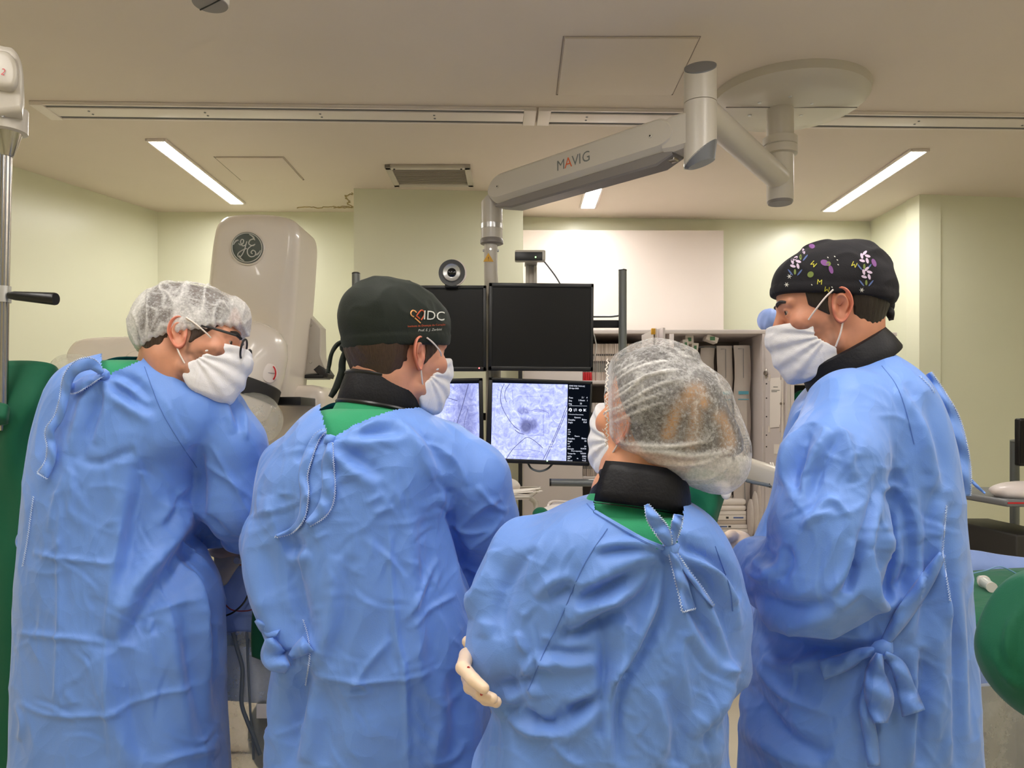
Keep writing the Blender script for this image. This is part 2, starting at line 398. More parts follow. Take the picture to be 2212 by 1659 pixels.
# ceiling rail
def rail(u0, u1, label, ends):
    pa = C(u0, 217 + (u0 - 60) * 0.0125); pb = C(u1, 217 + (u1 - 60) * 0.0125)
    d = (pb - pa); L = d.length; ang = math.atan2(d.y, d.x); rot = Matrix.Rotation(ang, 3, 'Z'); mid = (pa + pb) / 2
    t = thing('ceiling_rail', label, 'rail', mid)
    def at(x, y, z): return mid + rot @ Vector((x, y, z))
    W = 0.155
    box('rail_channel', at(0, W / 2, -0.004), (L, W, 0.008), 'white', t, 0.002, rot)
    for y in (0.022, W - 0.022): box('rail_slot', at(0, y, -0.009), (L - 0.06, 0.022, 0.003), 'slot', t, 0, rot)
    for y in (0.006, W / 2, W - 0.006): box('rail_flange', at(0, y, -0.011), (L, 0.011 if y != W / 2 else 0.086, 0.007), 'white', t, 0.002, rot)
    for e in ends: box('end_plate', at(e * (L / 2 - 0.025), W / 2, -0.012), (0.05, W, 0.01), 'white', t, 0.002, rot)
    n = int(L / 0.45)
    for i in range(n):
        for y in (W / 2 - 0.016, W / 2 + 0.016):
            p = at(-L / 2 + 0.2 + i * 0.46, y, -0.0145)
            B().lathe([(0.0045, 0), (0.0045, 0.002)], p, (0, 0, -1), 10).out('screw', 'greycap', t)
    return t
rail(62, 1159, 'long white slotted ceiling rail running from the steel pole joint to the plate join', (-1, 1))
rail(1164, 2400, 'white slotted ceiling rail passing behind the round boom plate', (-1,))
# light strips
def light_strip(x, y0, y1, w, label, power, group=None, cat='lamp'):
    t = thing('ceiling_light', label, cat, (x, (y0 + y1) / 2, CEIL), group)
    f = 0.011
    for c, d in (((x - w / 2 - f / 2, (y0 + y1) / 2), (f, y1 - y0 + 2 * f)), ((x + w / 2 + f / 2, (y0 + y1) / 2), (f, y1 - y0 + 2 * f)), ((x, y0 - f / 2), (w, f)), ((x, y1 + f / 2), (w, f))):
        box('frame', (c[0], c[1], CEIL - 0.006), (d[0], d[1], 0.012), 'white', t, 0.002)
    e = emit_mat('light_diffuser', LAMP_COL + (1,), power)
    box('diffuser', (x, (y0 + y1) / 2, CEIL - 0.004), (w, y1 - y0, 0.006), e, t, 0)
light_strip(-1.605, 3.43, 4.42, 0.072, 'lit ceiling light strip above the white angiography machine', LAMP)
light_strip(1.865, 3.56, 4.58, 0.072, 'lit ceiling light strip above the tall man in the patterned cap', LAMP)
light_strip(0.42, 3.5, 4.51, 0.078, 'lit ceiling light strip partly hidden by the slanting boom arm', LAMP)
for x in (-1.7, -0.35, 0.85, 2.1):
    light_strip(x, -0.5, 1.75, 0.13, 'lit ceiling light strip over the gowned group, %s from the steel pole side' % {-1.7: 'first', -0.35: 'second', 0.85: 'third', 2.1: 'fourth'}[x], LAMP_BACK, 'ceiling lights over the gowned group')
# vent grille
vt = thing('ceiling_vent', 'grey louvred air vent in the ceiling in front of the pillar', 'vent', (-0.44, 3.93, CEIL))
for c, d in (((-0.435, 3.78), (0.42, 0.03)), ((-0.435, 4.06), (0.42, 0.03)), ((-0.63, 3.92), (0.03, 0.31)), ((-0.24, 3.92), (0.03, 0.31))):
    box('frame', (c[0], c[1], CEIL - 0.009), (d[0], d[1], 0.018), 'boom', vt, 0.003)
box('backing', (-0.435, 3.92, CEIL - 0.003), (0.38, 0.27, 0.006), 'boom', vt, 0)
sl = B().box((0, 0, 0), (0.36, 0.016, 0.002), Matrix.Rotation(0.6, 3, 'X')).out('slat', 'boom', vt); sl.location = (-0.435, 3.80, CEIL - 0.009)
sl.matrix_parent_inverse = world_of(vt).inverted()
for i in range(1, 14):
    c = sl.copy(); scene.collection.objects.link(c); c.parent = vt; c.matrix_parent_inverse = sl.matrix_parent_inverse.copy(); c.location.y = 3.80 + i * 0.0185
for x in (-0.6, -0.27): B().lathe([(0.005, 0), (0.005, 0.003)], (x, 3.78, CEIL - 0.018), (0, 0, -1), 10).out('screw', 'dark', vt)
# peeling plaster at the head of the far wall
for k, pts in enumerate(([(640, 449), (668, 447), (690, 449), (712, 446), (735, 449), (760, 447)], [(746, 424), (750, 431), (755, 436), (752, 441), (760, 446)], [(746, 424), (756, 420), (763, 418)], [(722, 449), (745, 446), (762, 449)])):
    q = [C(u, v, 0.002) for u, v in pts]; q = [Vector(a) for a in spline(q, 5)]; random.seed(k)
    q = [p + Vector((random.uniform(-.006, .006), random.uniform(-.012, .012), 0)) for p in q]
    tube('plaster_crack', q, 0.003, mat('flaking_paint', RGB(176, 158, 116), 0.8), ceiling, 5)
# sensor spigot hanging near the camera
sp = thing('ceiling_spigot', 'short grey cylindrical spigot hanging from the ceiling at the top edge', 'fixture', (-0.77, 1.9, CEIL))
c0 = P(454, 8, 1.93)
B().lathe([(0.043, 0), (0.046, 0.004), (0.046, CEIL - c0.z)], c0, (0, 0, 1)).out('housing', 'boom', sp)
B().lathe([(0.0, -0.003), (0.042, -0.002), (0.044, 0.002)], c0, (0, 0, 1)).out('end_cap', 'boomdark', sp)
box('groove', c0 + Vector((0, 0, -0.0032)), (0.085, 0.0025, 0.002), 'dark', sp, 0, Matrix.Rotation(-0.6, 3, 'Z'))

# ------------------------------------------------------------------ boom that carries the monitors
bm_ = thing('monitor_boom', 'jointed grey ceiling boom with round plate and a lettered spring arm', 'boom', (1.05, 2.95, CEIL))
B().lathe([(0.0, -0.062), (0.085, -0.06), (0.2, -0.056), (0.262, -0.05), (0.286, -0.03), (0.29, 0)], (1.05, 2.95, CEIL), (0, 0, 1), 64).out('ceiling_plate', 'boom', bm_)
box('plate_joint', (1.05, 2.93, CEIL - 0.0605), (0.5, 0.003, 0.003), 'boomdark', bm_, 0)
for a in (0.5, 1.6, 2.6, 3.7, 4.7, 5.8): B().lathe([(0.008, 0), (0.006, 0.004)], (1.013 + 0.115 * math.cos(a), 2.95 + 0.115 * math.sin(a), CEIL - 0.058), (0, 0, -1), 10).out('screw', 'silver', bm_)
pc = Vector((1.013, 2.95, 0))
B().lathe([(0.046, 0), (0.05, 0.006), (0.05, CEIL - 0.055 - 2.285)], (pc.x, pc.y, 2.285), (0, 0, 1)).out('column', 'boom', bm_)
B().lathe([(0.05, 0), (0.064, 0.003), (0.064, 0.032), (0.06, 0.035), (0.064, 0.038), (0.064, 0.066), (0.05, 0.07)], (pc.x, pc.y, 2.462), (0, 0, 1)).out('collar', 'boom', bm_)
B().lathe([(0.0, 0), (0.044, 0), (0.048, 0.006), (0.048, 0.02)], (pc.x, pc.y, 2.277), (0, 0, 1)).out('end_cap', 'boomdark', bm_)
jc = Vector((0.575, 2.40, 0))
B().tube([(pc.x, pc.y, 2.37), (jc.x, jc.y, 2.42)], 0.045, 28).out('extension_arm', 'boom', bm_)
def cut_cyl(c, r, za, zb, ta, tb, n=40):
    """vertical cylinder whose ends are cut on the slant (ta, tb: slope along x)"""
    b = B(); vs = []
    for z, s in ((za, ta), (zb, tb)):
        for k in range(n):
            a = 2 * math.pi * k / n; vs.append((c.x + r * math.cos(a), c.y + r * math.sin(a), z + s[0] * r * math.cos(a) + s[1] * r * math.sin(a)))
    return b.add(vs, [(k, (k + 1) % n, n + (k + 1) % n, n + k) for k in range(n)] + [tuple(range(n - 1, -1, -1)), tuple(range(n, 2 * n))])
cut_cyl(jc, 0.0505, 2.275, 2.435, (0.75, -0.2), (0, 0)).out('joint_lower', 'boom', bm_)
cut_cyl(jc, 0.0505, 2.437, 2.548, (0, 0), (0.22, 0.75)).out('joint_upper', 'boom', bm_)
cut_cyl(jc, 0.0495, 2.543, 2.552, (0.22, 0.75), (0.22, 0.75)).out('joint_top_cap', 'greycap', bm_)
b = B(); r = 0.0512; n = 32; vs = []
for k in range(n):
    a = 2 * math.pi * k / n; vs.append((jc.x + r * math.cos(a), jc.y + r * math.sin(a), 2.278 + 0.75 * r * math.cos(a) - 0.2 * r * math.sin(a)))
for k in range(n):
    a = 2 * math.pi * k / n; vs.append((jc.x + 0.8 * r * math.cos(a) + 0.004, jc.y + 0.8 * r * math.sin(a), 2.247 + 0.25 * r * math.cos(a)))
b.add(vs, [(k, (k + 1) % n, n + (k + 1) % n, n + k) for k in range(n)] + [tuple(range(n - 1, -1, -1)), tuple(range(n, 2 * n))]).out('joint_bottom_cap', 'greycap', bm_)
# spring arm: a housing of rounded section between the joint and the monitor column
ma = Vector((jc.x - 0.03, jc.y + 0.03, 2.352)); mb = Vector((-0.098, 3.06, 2.335))
ad = (mb - ma); AL = ad.length; ad.normalize(); an = Vector((-ad.y, ad.x, 0)).normalized(); an = an if an.y < 0 else -an; au = ad.cross(an); au = au if au.z > 0 else -au
def arm_sec(w, zt, zb, ch):
    return [(-w, zb + ch), (-w, zt - 0.008), (-w + 0.008, zt), (w - 0.008, zt), (w, zt - 0.008), (w, zb + ch), (w - ch, zb), (-w + ch, zb)]
def arm(name, secs, m):
    b = B(); n = len(secs[0][1])
    vs = [ma + ad * t + an * x + au * z for t, sec in secs for x, z in sec]
    b.add(vs, [(i * n + k, i * n + (k + 1) % n, (i + 1) * n + (k + 1) % n, (i + 1) * n + k) for i in range(len(secs) - 1) for k in range(n)] + [tuple(range(n - 1, -1, -1)), tuple((len(secs) - 1) * n + k for k in range(n))])
    return b.out(name, m, bm_)
secs = []
for i in range(11):                                   # half-round nose at both ends
    a = i / 10 * math.pi / 2; s = math.sin(a)
    secs.append((0.03 + 0.062 * (1 - math.cos(a)), arm_sec(0.05, 0.004 + 0.058 * s, 0.004 - 0.056 * s, 0.024 * s + 0.001)))
e = [(AL - t + 0.0, sec) for t, sec in secs][::-1]
arm('spring_arm', secs + e, 'boom')
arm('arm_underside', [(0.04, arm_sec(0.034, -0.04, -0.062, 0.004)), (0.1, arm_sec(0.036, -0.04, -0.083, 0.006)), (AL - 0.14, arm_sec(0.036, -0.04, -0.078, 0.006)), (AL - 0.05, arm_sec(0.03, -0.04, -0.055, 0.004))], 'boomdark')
arm('arm_root', [(-0.03, arm_sec(0.044, 0.056, -0.052, 0.01)), (0.03, arm_sec(0.045, 0.058, -0.055, 0.012)), (0.07, arm_sec(0.045, 0.05, -0.05, 0.012))], 'boom')
for t in (0.11, AL - 0.085):
    B().lathe([(0.007, 0), (0.007, 0.002), (0.005, 0.0025)], ma + ad * t + an * 0.05 + au * 0.012, an, 16).out('cover_screw', 'boom', bm_)
    B().lathe([(0.003, 0), (0.003, 0.0006)], ma + ad * t + an * 0.0525 + au * 0.012, an, 8).out('screw_slot', 'dark', bm_)
tx = -ad; o = ma + ad * 0.425 + an * 0.0506 + au * 0.012
for s, dx, m in (('M', -0.066, 'greyink'), ('A', -0.031, 'orange'), ('V', 0.001, 'greyink'), ('I', 0.022, 'greyink'), ('G', 0.050, 'greyink')):
    text('arm_lettering', s, o - tx * dx * -1, tx, au, 0.052, m, bm_)
box('brake_block', ma + ad * 0.09 - au * 0.062 - an * 0.0, (0.09, 0.03, 0.02), 'chrome', bm_, 0.003, Matrix.Rotation(math.atan2(ad.y, ad.x), 3, 'Z'))
# monitor column
mc = Vector((-0.098, 3.09, 0))
cut_cyl(mc, 0.043, 2.175, 2.36, (0, 0), (0.9, 0.1)).out('wrist', 'boom', bm_)
B().lathe([(0.040, -0.012), (0.046, -0.009), (0.046, 0.006), (0.042, 0.012), (0.042, 0.02)], (mc.x, mc.y, 2.165), (0, 0, 1)).out('wrist_collar', 'boomdark', bm_)
B().lathe([(0.0445, 0), (0.0445, 0.02)], (mc.x, mc.y, 2.215), (0, 0, 1)).out('clamp_band', 'silver', bm_)
B().tube([(mc.x - 0.004, 3.09, 2.16), (mc.x - 0.004, 3.09, 2.04), (mc.x, 3.095, 1.98), (mc.x + 0.006, 3.10, 1.9), (mc.x + 0.006, 3.10, 1.22)], [0.027, 0.027, 0.029, 0.031, 0.031], 24).out('drop_pole', 'boom', bm_)
for s in (-1, 0, 1): B().lathe([(0.006, 0), (0.005, 0.004)], (mc.x - 0.004 + s * 0.028, 3.062 + abs(s) * 0.024, 2.128), (s, -0.3 if s else -1, 0), 10).out('screw', 'silver', bm_)
tri = [P(1044, 565, 3.06), P(1066, 565, 3.06), P(1055, 546, 3.06)]
B().slab(tri, (0, 1, 0), 0.002).out('warning_sticker', 'yellow', bm_)
text('sticker_symbol', '!', (tri[0] + tri[1] + tri[2]) / 3 + Vector((0, -0.001, -0.001)), (1, 0, 0), (0, 0, 1), 0.02, 'blackink', bm_)
# rack: uprights, crossbar and lower handle bar
for u, v0, v1 in ((1345, 585, 1010), (769, 592, 1010)):
    a = P(u, v0, 3.12); c = P(u, v1, 3.12)
    tube('upright', [a, c], 0.0165, 'bar', bm_, 20)
    B().lathe([(0.017, 0), (0.017, 0.004), (0.012, 0.007)], a, (0, 0, 1), 20).out('upright_cap', 'black', bm_)
tube('crossbar', [P(1275, 684, 3.14), P(1320, 684, 3.14), P(1345, 681, 3.13)], 0.004, 'bar', bm_)
for v in (700, 900): box('cross_rail', (P(769, v, 3.14) + P(1345, v, 3.14)) / 2, (P(1345, v, 3.14).x - P(769, v, 3.14).x, 0.02, 0.03), 'dark', bm_, 0.002)
tube('handle_bar', [P(1190, 1042, 2.95), P(1350, 1044, 2.95)], 0.0145, 'bar', bm_, 20)
tube('handle_bar_cap', [P(1187, 1042, 2.95), P(1190.5, 1042, 2.95)], 0.0148, 'black', bm_, 20)
tube('handle_bracket', [P(1340, 1044, 2.95), P(1345, 1005, 3.12)], 0.012, 'bar', bm_)

# ------------------------------------------------------------------ monitors
def quad_frame(q):
    """q: screen corners (pixel) tl, tr, br, bl at depths -> origin bottom-left, x and y vectors"""
    return q[3], q[2] - q[3], q[0] - q[3]
def monitor(px, Y, bez, label, on, led=None):
    q = [P(u, v, y) for (u, v), y in zip(px, Y)]; o, ex, ey = quad_frame(q); n = ex.cross(ey).normalized()
    n = n if n.y < 0 else -n
    c = sum(q, Vector()) / 4; t = thing('monitor', label, 'monitor', c)
    w, h = ex.length, ey.length; x = ex.normalized(); y = (ey - x * ey.dot(x)).normalized()
    rot = Matrix((x, y, x.cross(y))).transposed()
    def at(a, b_, d=0.0): return c + x * (a - 0.5) * w + y * (b_ - 0.5) * h + n * d
    l, r, tp, bt = bez
    box('shell', c - n * 0.03, (w - 0.004, h - 0.004, 0.045), 'black', t, 0.008, rot)
    for cc, d in ((at(l / 2 / w, 0.5), (l, h)), (at(1 - r / 2 / w, 0.5), (r, h)), (at(0.5, 1 - tp / 2 / h), (w, tp)), (at(0.5, bt / 2 / h), (w, bt))):
        box('bezel', cc, (d[0], d[1], 0.016), 'black', t, 0.003, rot)
    sc = c + x * ((l - r) / 2) + y * ((bt - tp) / 2) - n * 0.001
    B().box(sc, (w - l - r, h - tp - bt, 0.01), rot).out('screen', 'screen_off' if not on else on, t)
    tube('mount_arm', [c - n * 0.05, c - n * 0.1], 0.02, 'bar', t)
    if led:
        B().lathe([(0.0028, 0), (0.0028, 0.0015)], at(led[0], led[1], 0.008), n, 10).out('power_light', emit_mat('power_light', led[2], 3), t)
    return t, at, x, y, n, w, h, sc
PXM = 3.0 / F
monitor([(1057, 612), (1281, 611), (1281, 803), (1055, 801)], (3.0, 3.0, 3.0, 3.0), (0.015, 0.012, 0.017, 0.018), 'switched-off black monitor, under the bar-shaped depth camera', None)
monitor([(829, 618), (1053, 614), (1050, 803), (829, 803)], (3.0, 3.0, 3.0, 3.0), (0.014, 0.014, 0.014, 0.018), 'switched-off black monitor under the round webcam, behind the green cap', None, (0.93, 0.035, (1, 0.1, 0.1, 1)))
def xray_mat(name, seed, blobs):
    """fluoroscopy picture on the screen's own object coordinates: blue-white tissue noise and darker shapes"""
    m, nt, b = new_mat(name); nt.nodes.remove(b)
    tc = node(nt, 'ShaderNodeTexCoord'); mp = node(nt, 'ShaderNodeMapping'); mp.inputs['Location'].default_value = (seed, 0, seed * 2)
    nt.links.new(tc.outputs['Object'], mp.inputs['Vector'])
    n1 = node(nt, 'ShaderNodeTexNoise', i_Scale=34.0, i_Detail=8.0, i_Roughness=0.68, i_Distortion=1.4); nt.links.new(mp.outputs[0], n1.inputs['Vector'])
    cr = node(nt, 'ShaderNodeValToRGB'); el = cr.color_ramp.elements
    el[0].position = 0.25; el[0].color = RGB(110, 114, 172); el[1].position = 0.75; el[1].color = RGB(206, 212, 255)
    e2 = el.new(0.5); e2.color = RGB(158, 166, 222)
    nt.links.new(n1.outputs['Fac'], cr.inputs[0]); col = cr.outputs[0]
    for (x, z, rx, rz, dark) in blobs:
        ma_ = node(nt, 'ShaderNodeMapping'); ma_.inputs['Location'].default_value = (-x / rx, 0, -z / rz); ma_.inputs['Scale'].default_value = (1 / rx, 0, 1 / rz)
        nt.links.new(tc.outputs['Object'], ma_.inputs['Vector'])
        ln = node(nt, 'ShaderNodeVectorMath', operation='LENGTH'); nt.links.new(ma_.outputs[0], ln.inputs[0])
        mr = node(nt, 'ShaderNodeMapRange', i_1=0.55, i_2=1.15, i_3=dark, i_4=0.0); nt.links.new(ln.outputs['Value'], mr.inputs[0])
        mx = node(nt, 'ShaderNodeMix', data_type='RGBA'); mx.inputs[7].default_value = RGB(70, 72, 112)
        nt.links.new(mr.outputs[0], mx.inputs[0]); nt.links.new(col, mx.inputs[6]); col = mx.outputs[2]
    e = node(nt, 'ShaderNodeEmission', i_Strength=0.95); nt.links.new(col, e.inputs[0]); nt.links.new(e.outputs[0], nt.nodes['Material Output'].inputs[0])
    return m
M['ink_dark'] = emit_mat('screen_line', RGB(66, 66, 100), 0.8)
M['ink_mid'] = emit_mat('screen_line_soft', RGB(112, 116, 170), 0.9)
M['ink_white'] = emit_mat('screen_text', RGB(220, 224, 240), 0.9)
M['side_panel'] = emit_mat('screen_panel', RGB(10, 14, 22), 0.6)
# right lower monitor: corners of the lit image measured in a 1659-pixel crop of (1040,800,1300,1060)
def crop(x, y): return 1040 + x * 260 / 1659, 800 + y * 260 / 1659
t3, at3, x3, y3, n3, w3, h3, sc3 = monitor([(1053, 816), (1279, 821), (1274, 1008), (1050, 999)], (3.0,) * 4, (0.016, 0.008, 0.013, 0.017), 'lit monitor showing a fluoroscopy image beside a column of readings', M['side_panel'], (0.595, 0.045, (0.4, 1, 0.4, 1)))
pl = sc3 + n3 * 0.0055
def on3(x, y, d=0.0):
    u, v = crop(x, y); dr = Vector(((u - CX) / F, 1, -(v - CY) / F)); k = (pl - Vector((0, 0, CAM))).dot(n3) / dr.dot(n3)
    return Vector((0, 0, CAM)) + dr * k + n3 * d
xr = B().add([on3(130, 1212), on3(1168, 1250), on3(1190, 195), on3(152, 172)], [(0, 1, 2, 3)]).out('fluoroscopy_image', xray_mat('fluoroscopy_one', 3.1, [(on3(615, 770).x, on3(615, 770).z, 0.028, 0.034, 0.85), (on3(720, 740).x, on3(720, 740).z, 0.02, 0.026, 0.6), (on3(590, 560).x, on3(590, 560).z, 0.03, 0.016, 0.5), (on3(590, 330).x, on3(590, 330).z, 0.016, 0.016, 0.25), (on3(640, 1150).x, on3(640, 1150).z, 0.05, 0.012, 0.25), (on3(820, 560).x, on3(820, 560).z, 0.028, 0.006, 0.4)]), t3, False)
def line3(pts, w, m='ink_dark', k=7):
    strip('image_line', [on3(x, y, 0.0006) for x, y in spline(pts, k)], w, m, t3, n3)
line3([(315, 185), (275, 280), (265, 420), (300, 540), (380, 680), (450, 770), (530, 830)], 0.0019)
line3([(390, 185), (335, 270), (320, 350), (345, 440)], 0.0019)
line3([(345, 1215), (430, 1090), (550, 975), (625, 925), (700, 950), (790, 1020), (845, 1072)], 0.0021)
line3([(1178, 480), (1080, 740), (960, 1010), (850, 1230)], 0.0019); line3([(1178, 545), (1110, 720), (990, 990), (880, 1235)], 0.0019)
line3([(545, 790), (560, 730), (615, 710), (675, 735), (690, 790), (670, 845), (615, 870), (560, 845), (545, 790)], 0.0013, 'ink_mid')
line3([(460, 820), (520, 865), (590, 882)], 0.0022); line3([(500, 560), (560, 600), (600, 530), (650, 590)], 0.002, 'ink_mid')
line3([(680, 560), (780, 535), (900, 575), (930, 600)], 0.002, 'ink_mid'); line3([(920, 600), (935, 660)], 0.0015, 'ink_mid')
line3([(450, 1095), (640, 1090), (845, 1130)], 0.0016, 'ink_mid'); line3([(430, 1170), (600, 1185), (840, 1200)], 0.0016, 'ink_mid')
line3([(600, 360), (840, 355)], 0.0012, 'ink_mid'); line3([(850, 620), (860, 900)], 0.0014, 'ink_mid'); line3([(640, 905), (860, 890)], 0.0014, 'ink_mid')
line3([(240, 230), (215, 400)], 0.0014, 'ink_mid'); line3([(420, 250), (440, 470)], 0.0014, 'ink_mid')
def txt3(s, x, y, size, al='L', m='ink_white'):
    text('screen_lettering', s, on3(x, y, 0.0008), x3, y3, size, m, t3, align=al)
for s, x, y, sz in (('CINE 5760 TAVI-HC', 1208, 213, 0.0072), ('20-Ago-2025', 1208, 246, 0.0072), ('Foto', 1207, 377, .0085), ('Seq', 1205, 418, .0085), ('Img', 1203, 460, .0085),
                    ('1 Coronarias Dose Limitada', 1198, 605, .0052), ('Detalhe', 1198, 682, .0085), ('Img/s', 1197, 717, .0085), ('kV', 1195, 818, .0075), ('mA', 1195, 848, .0075), ('ms', 1194, 878, .0075),
                    ('Detalhe', 1192, 940, .0085), ('Img/s', 1191, 976, .0085), ('kV', 1190, 1012, .0075), ('mA', 1190, 1047, .0075), ('Duração', 1188, 1080, .0072), ('Tempo Rx', 1187, 1145, .0072),
                    ('mGy', 1186, 1185, .0088), ('30%', 1186, 1214, .0066), ('Gycm2', 1185, 1243, .0068)): txt3(s, x, y, sz)
for s, x, y, sz in (('2 /    4', 1460, 378, .0085), ('2 Exam   1', 1460, 418, .0085), ('22', 1385, 460, .0085), ('Baixo', 1452, 682, .0085), ('15.0', 1450, 717, .0085), ('Baixo', 1446, 940, .0085), ('15', 1444, 976, .0085), ('54', 1443, 1050, .0075),
                    ('0:54:20', 1442, 1082, .0072), ('0:35:04', 1440, 1148, .0072), ('1093', 1442, 1188, .0088), ('5 Gy', 1440, 1216, .0066), ('91.65', 1440, 1246, .0068)): txt3(s, x, y, sz, 'R')
for s, x, y, sz in (('Dynamic', 1325, 651, .0072), ('Fluoro', 1318, 908, .0072), ('Dose exposição', 1313, 1113, .0066), ('de', 1324, 1214, .006)): txt3(s, x, y, sz, 'C')
for s, x, y in (('FOV', 940, 1003), ('LAO', 937, 1036), ('CAU', 935, 1070), ('16', 1045, 1003), ('14', 1045, 1036), ('8', 1058, 1070)): txt3(s, x, y, 0.0068)
strip('screen_rule', [on3(1205, 487, .0008), on3(1455, 492, .0008)], 0.0008, 'ink_white', t3, n3)
for k, x in enumerate((1224, 1292, 1362, 1428)):                    # small status symbols
    if k == 0: line3([(x - 16, 560), (x - 10, 530), (x + 12, 530), (x + 14, 556), (x - 2, 566)], 0.004, 'ink_white', 3)
    elif k == 1: line3([(x - 16, 528), (x - 16, 562), (x - 4, 562)], 0.0012, 'ink_white', 2); line3([(x + 2, 560), (x + 2, 532), (x + 18, 532), (x + 18, 562)], 0.0012, 'ink_white', 2)
    elif k == 2: line3([(x - 20, 548), (x, 536), (x + 20, 550), (x, 562), (x - 20, 548)], 0.0022, 'ink_white', 3)
    else: line3([(x - 16, 530), (x - 14, 566)], 0.003, 'ink_white', 2); line3([(x - 10, 548), (x + 14, 532)], 0.0018, 'ink_white', 2); line3([(x - 10, 552), (x + 14, 562)], 0.0018, 'ink_white', 2)
t4, at4, x4, y4, n4, w4, h4, sc4 = monitor([(826, 820), (1046, 818), (1043, 1000), (824, 1004)], (3.0,) * 4, (0.014, 0.016, 0.014, 0.016), 'lit monitor with a guidewire fluoroscopy image, behind the man in the green cap', M['side_panel'], None)
pl4 = sc4 + n4 * 0.0055
def on4(u, v, d=0.0):
    dr = Vector(((u - CX) / F, 1, -(v - CY) / F)); k = (pl4 - Vector((0, 0, CAM))).dot(n4) / dr.dot(n4); return Vector((0, 0, CAM)) + dr * k + n4 * d
B().add([on4(848, 992), on4(1034, 990), on4(1038, 828), on4(850, 830)], [(0, 1, 2, 3)]).out('fluoroscopy_image', xray_mat('fluoroscopy_two', 7.7, [(on4(1005, 900).x, on4(1005, 900).z, 0.05, 0.2, 0.5), (on4(905, 960).x, on4(905, 960).z, 0.05, 0.12, 0.3)]), t4, False)
for pts, w in (([(1012, 830), (998, 880), (985, 925), (978, 990)], .0021), ([(922, 912), (930, 885), (945, 865), (960, 858), (988, 866)], .0021), ([(972, 990), (974, 940), (982, 905)], .0014), ([(1000, 990), (1006, 950), (1003, 915), (1012, 880)], .0012)):
    strip('image_line', [on4(u, v, 0.0006) for u, v in spline(pts, 7)], w, 'ink_dark', t4, n4)
for k in range(5): strip('image_line', [on4(960 + k * 5, 838 + k * 2, .0006), on4(975 + k * 6, 832, .0006), on4(985 + k * 3, 846 + k * 3, .0006)], .001, 'ink_mid', t4, n4)
for v in (875, 908, 941, 972): strip('image_line', [on4(962, v, .0006), on4(1000, v + 3, .0006), on4(1028, v, .0006)], .0014, 'ink_mid', t4, n4)
text('screen_lettering', 'FRA', on4(964, 831, .0008), x4, y4, .0085, 'ink_white', t4)
# cables around the monitors
tag(tube('monitor_cable', [Vector(p) for p in spline([P(1140, 1000, 3.05), P(1148, 1012, 3.03), P(1165, 1018, 3.02), P(1182, 1013, 3.03), P(1193, 1003, 3.05)], 6)], 0.0042, 'cable_grey'), 'grey cable loop drooping below the fluoroscopy monitor', 'cable')
tag(tube('monitor_cable', [Vector(p) for p in spline([P(1277, 700, 3.05), P(1286, 735, 3.03), P(1288, 750, 3.03), P(1284, 770, 3.03), P(1277, 785, 3.05)], 6)], 0.0024, 'cable_white'), 'thin white cable bowed beside the switched-off monitor edge', 'cable')
tag(tube('monitor_cable', [Vector(p) for p in spline([P(955, 815, 3.03), P(966, 812, 3.02), P(974, 803, 3.02)], 6)], 0.004, 'black'), 'short black cable between the stacked monitors by the green cap', 'cable')
# webcam
wc = thing('webcam', 'round black and silver webcam standing on the monitor top', 'camera', P(975, 614, 3.0))
c0 = P(976, 589, 2.97)
B().lathe([(0.0, 0.05), (0.034, 0.048), (0.046, 0.035), (0.052, 0.01), (0.052, 0.0)], c0 + Vector((0.004, 0, 0)), (0, 1, 0)).out('housing', 'white', wc)
B().lathe([(0.03, 0.0), (0.051, -0.001), (0.052, 0.006)], c0, (0, 1, 0)).out('outer_ring', 'black', wc)
B().lathe([(0.019, -0.002), (0.033, -0.008), (0.036, -0.004), (0.036, 0.002)], c0, (0, 1, 0)).out('silver_ring', 'silver', wc)
B().lathe([(0.0, -0.006), (0.014, -0.005), (0.019, -0.001)], c0, (0, 1, 0)).out('lens', mat('lens_glass', RGB(10, 12, 18), 0.08), wc)
box('foot', P(976, 618, 2.995), (0.05, 0.05, 0.02), 'black', wc, 0.004)
# depth camera on twin post
dc = thing('depth_camera', 'black bar-shaped depth camera on a grey twin post above the monitors', 'camera', P(1144, 612, 3.08))
box('case', P(1145, 553.5, 3.0), (0.119, 0.045, 0.041), 'boom', dc, 0.006)
box('front', P(1142, 553.5, 2.975), (0.106, 0.004, 0.033), 'black', dc, 0.002)
B().lathe([(0.0028, 0), (0.0028, 0.002)], P(1157, 555.5, 2.972), (0, -1, 0), 10).out('green_light', emit_mat('green_led', (0.3, 1, 0.2, 1), 4), dc)
for u in (1139, 1156): box('post', (P(u, 572, 3.09) + P(u, 640, 3.09)) / 2, (0.013, 0.02, P(u, 572, 3.09).z - P(u, 640, 3.09).z), 'boom', dc, 0.002)
box('post_back', (P(1147, 572, 3.1) + P(1147, 640, 3.1)) / 2, (0.02, 0.008, 0.12), 'white', dc, 0.001)
box('post_head', P(1147, 567.5, 3.05), (0.05, 0.12, 0.008), 'boom', dc, 0.002)
tag(tube('camera_cable', [Vector(p) for p in spline([P(1173, 562, 3.01), P(1186, 578, 3.03), P(1200, 597, 3.05), P(1214, 620, 3.07)], 5)], 0.0028, 'cable_grey'), 'blue-grey cable running down from the depth camera', 'cable')
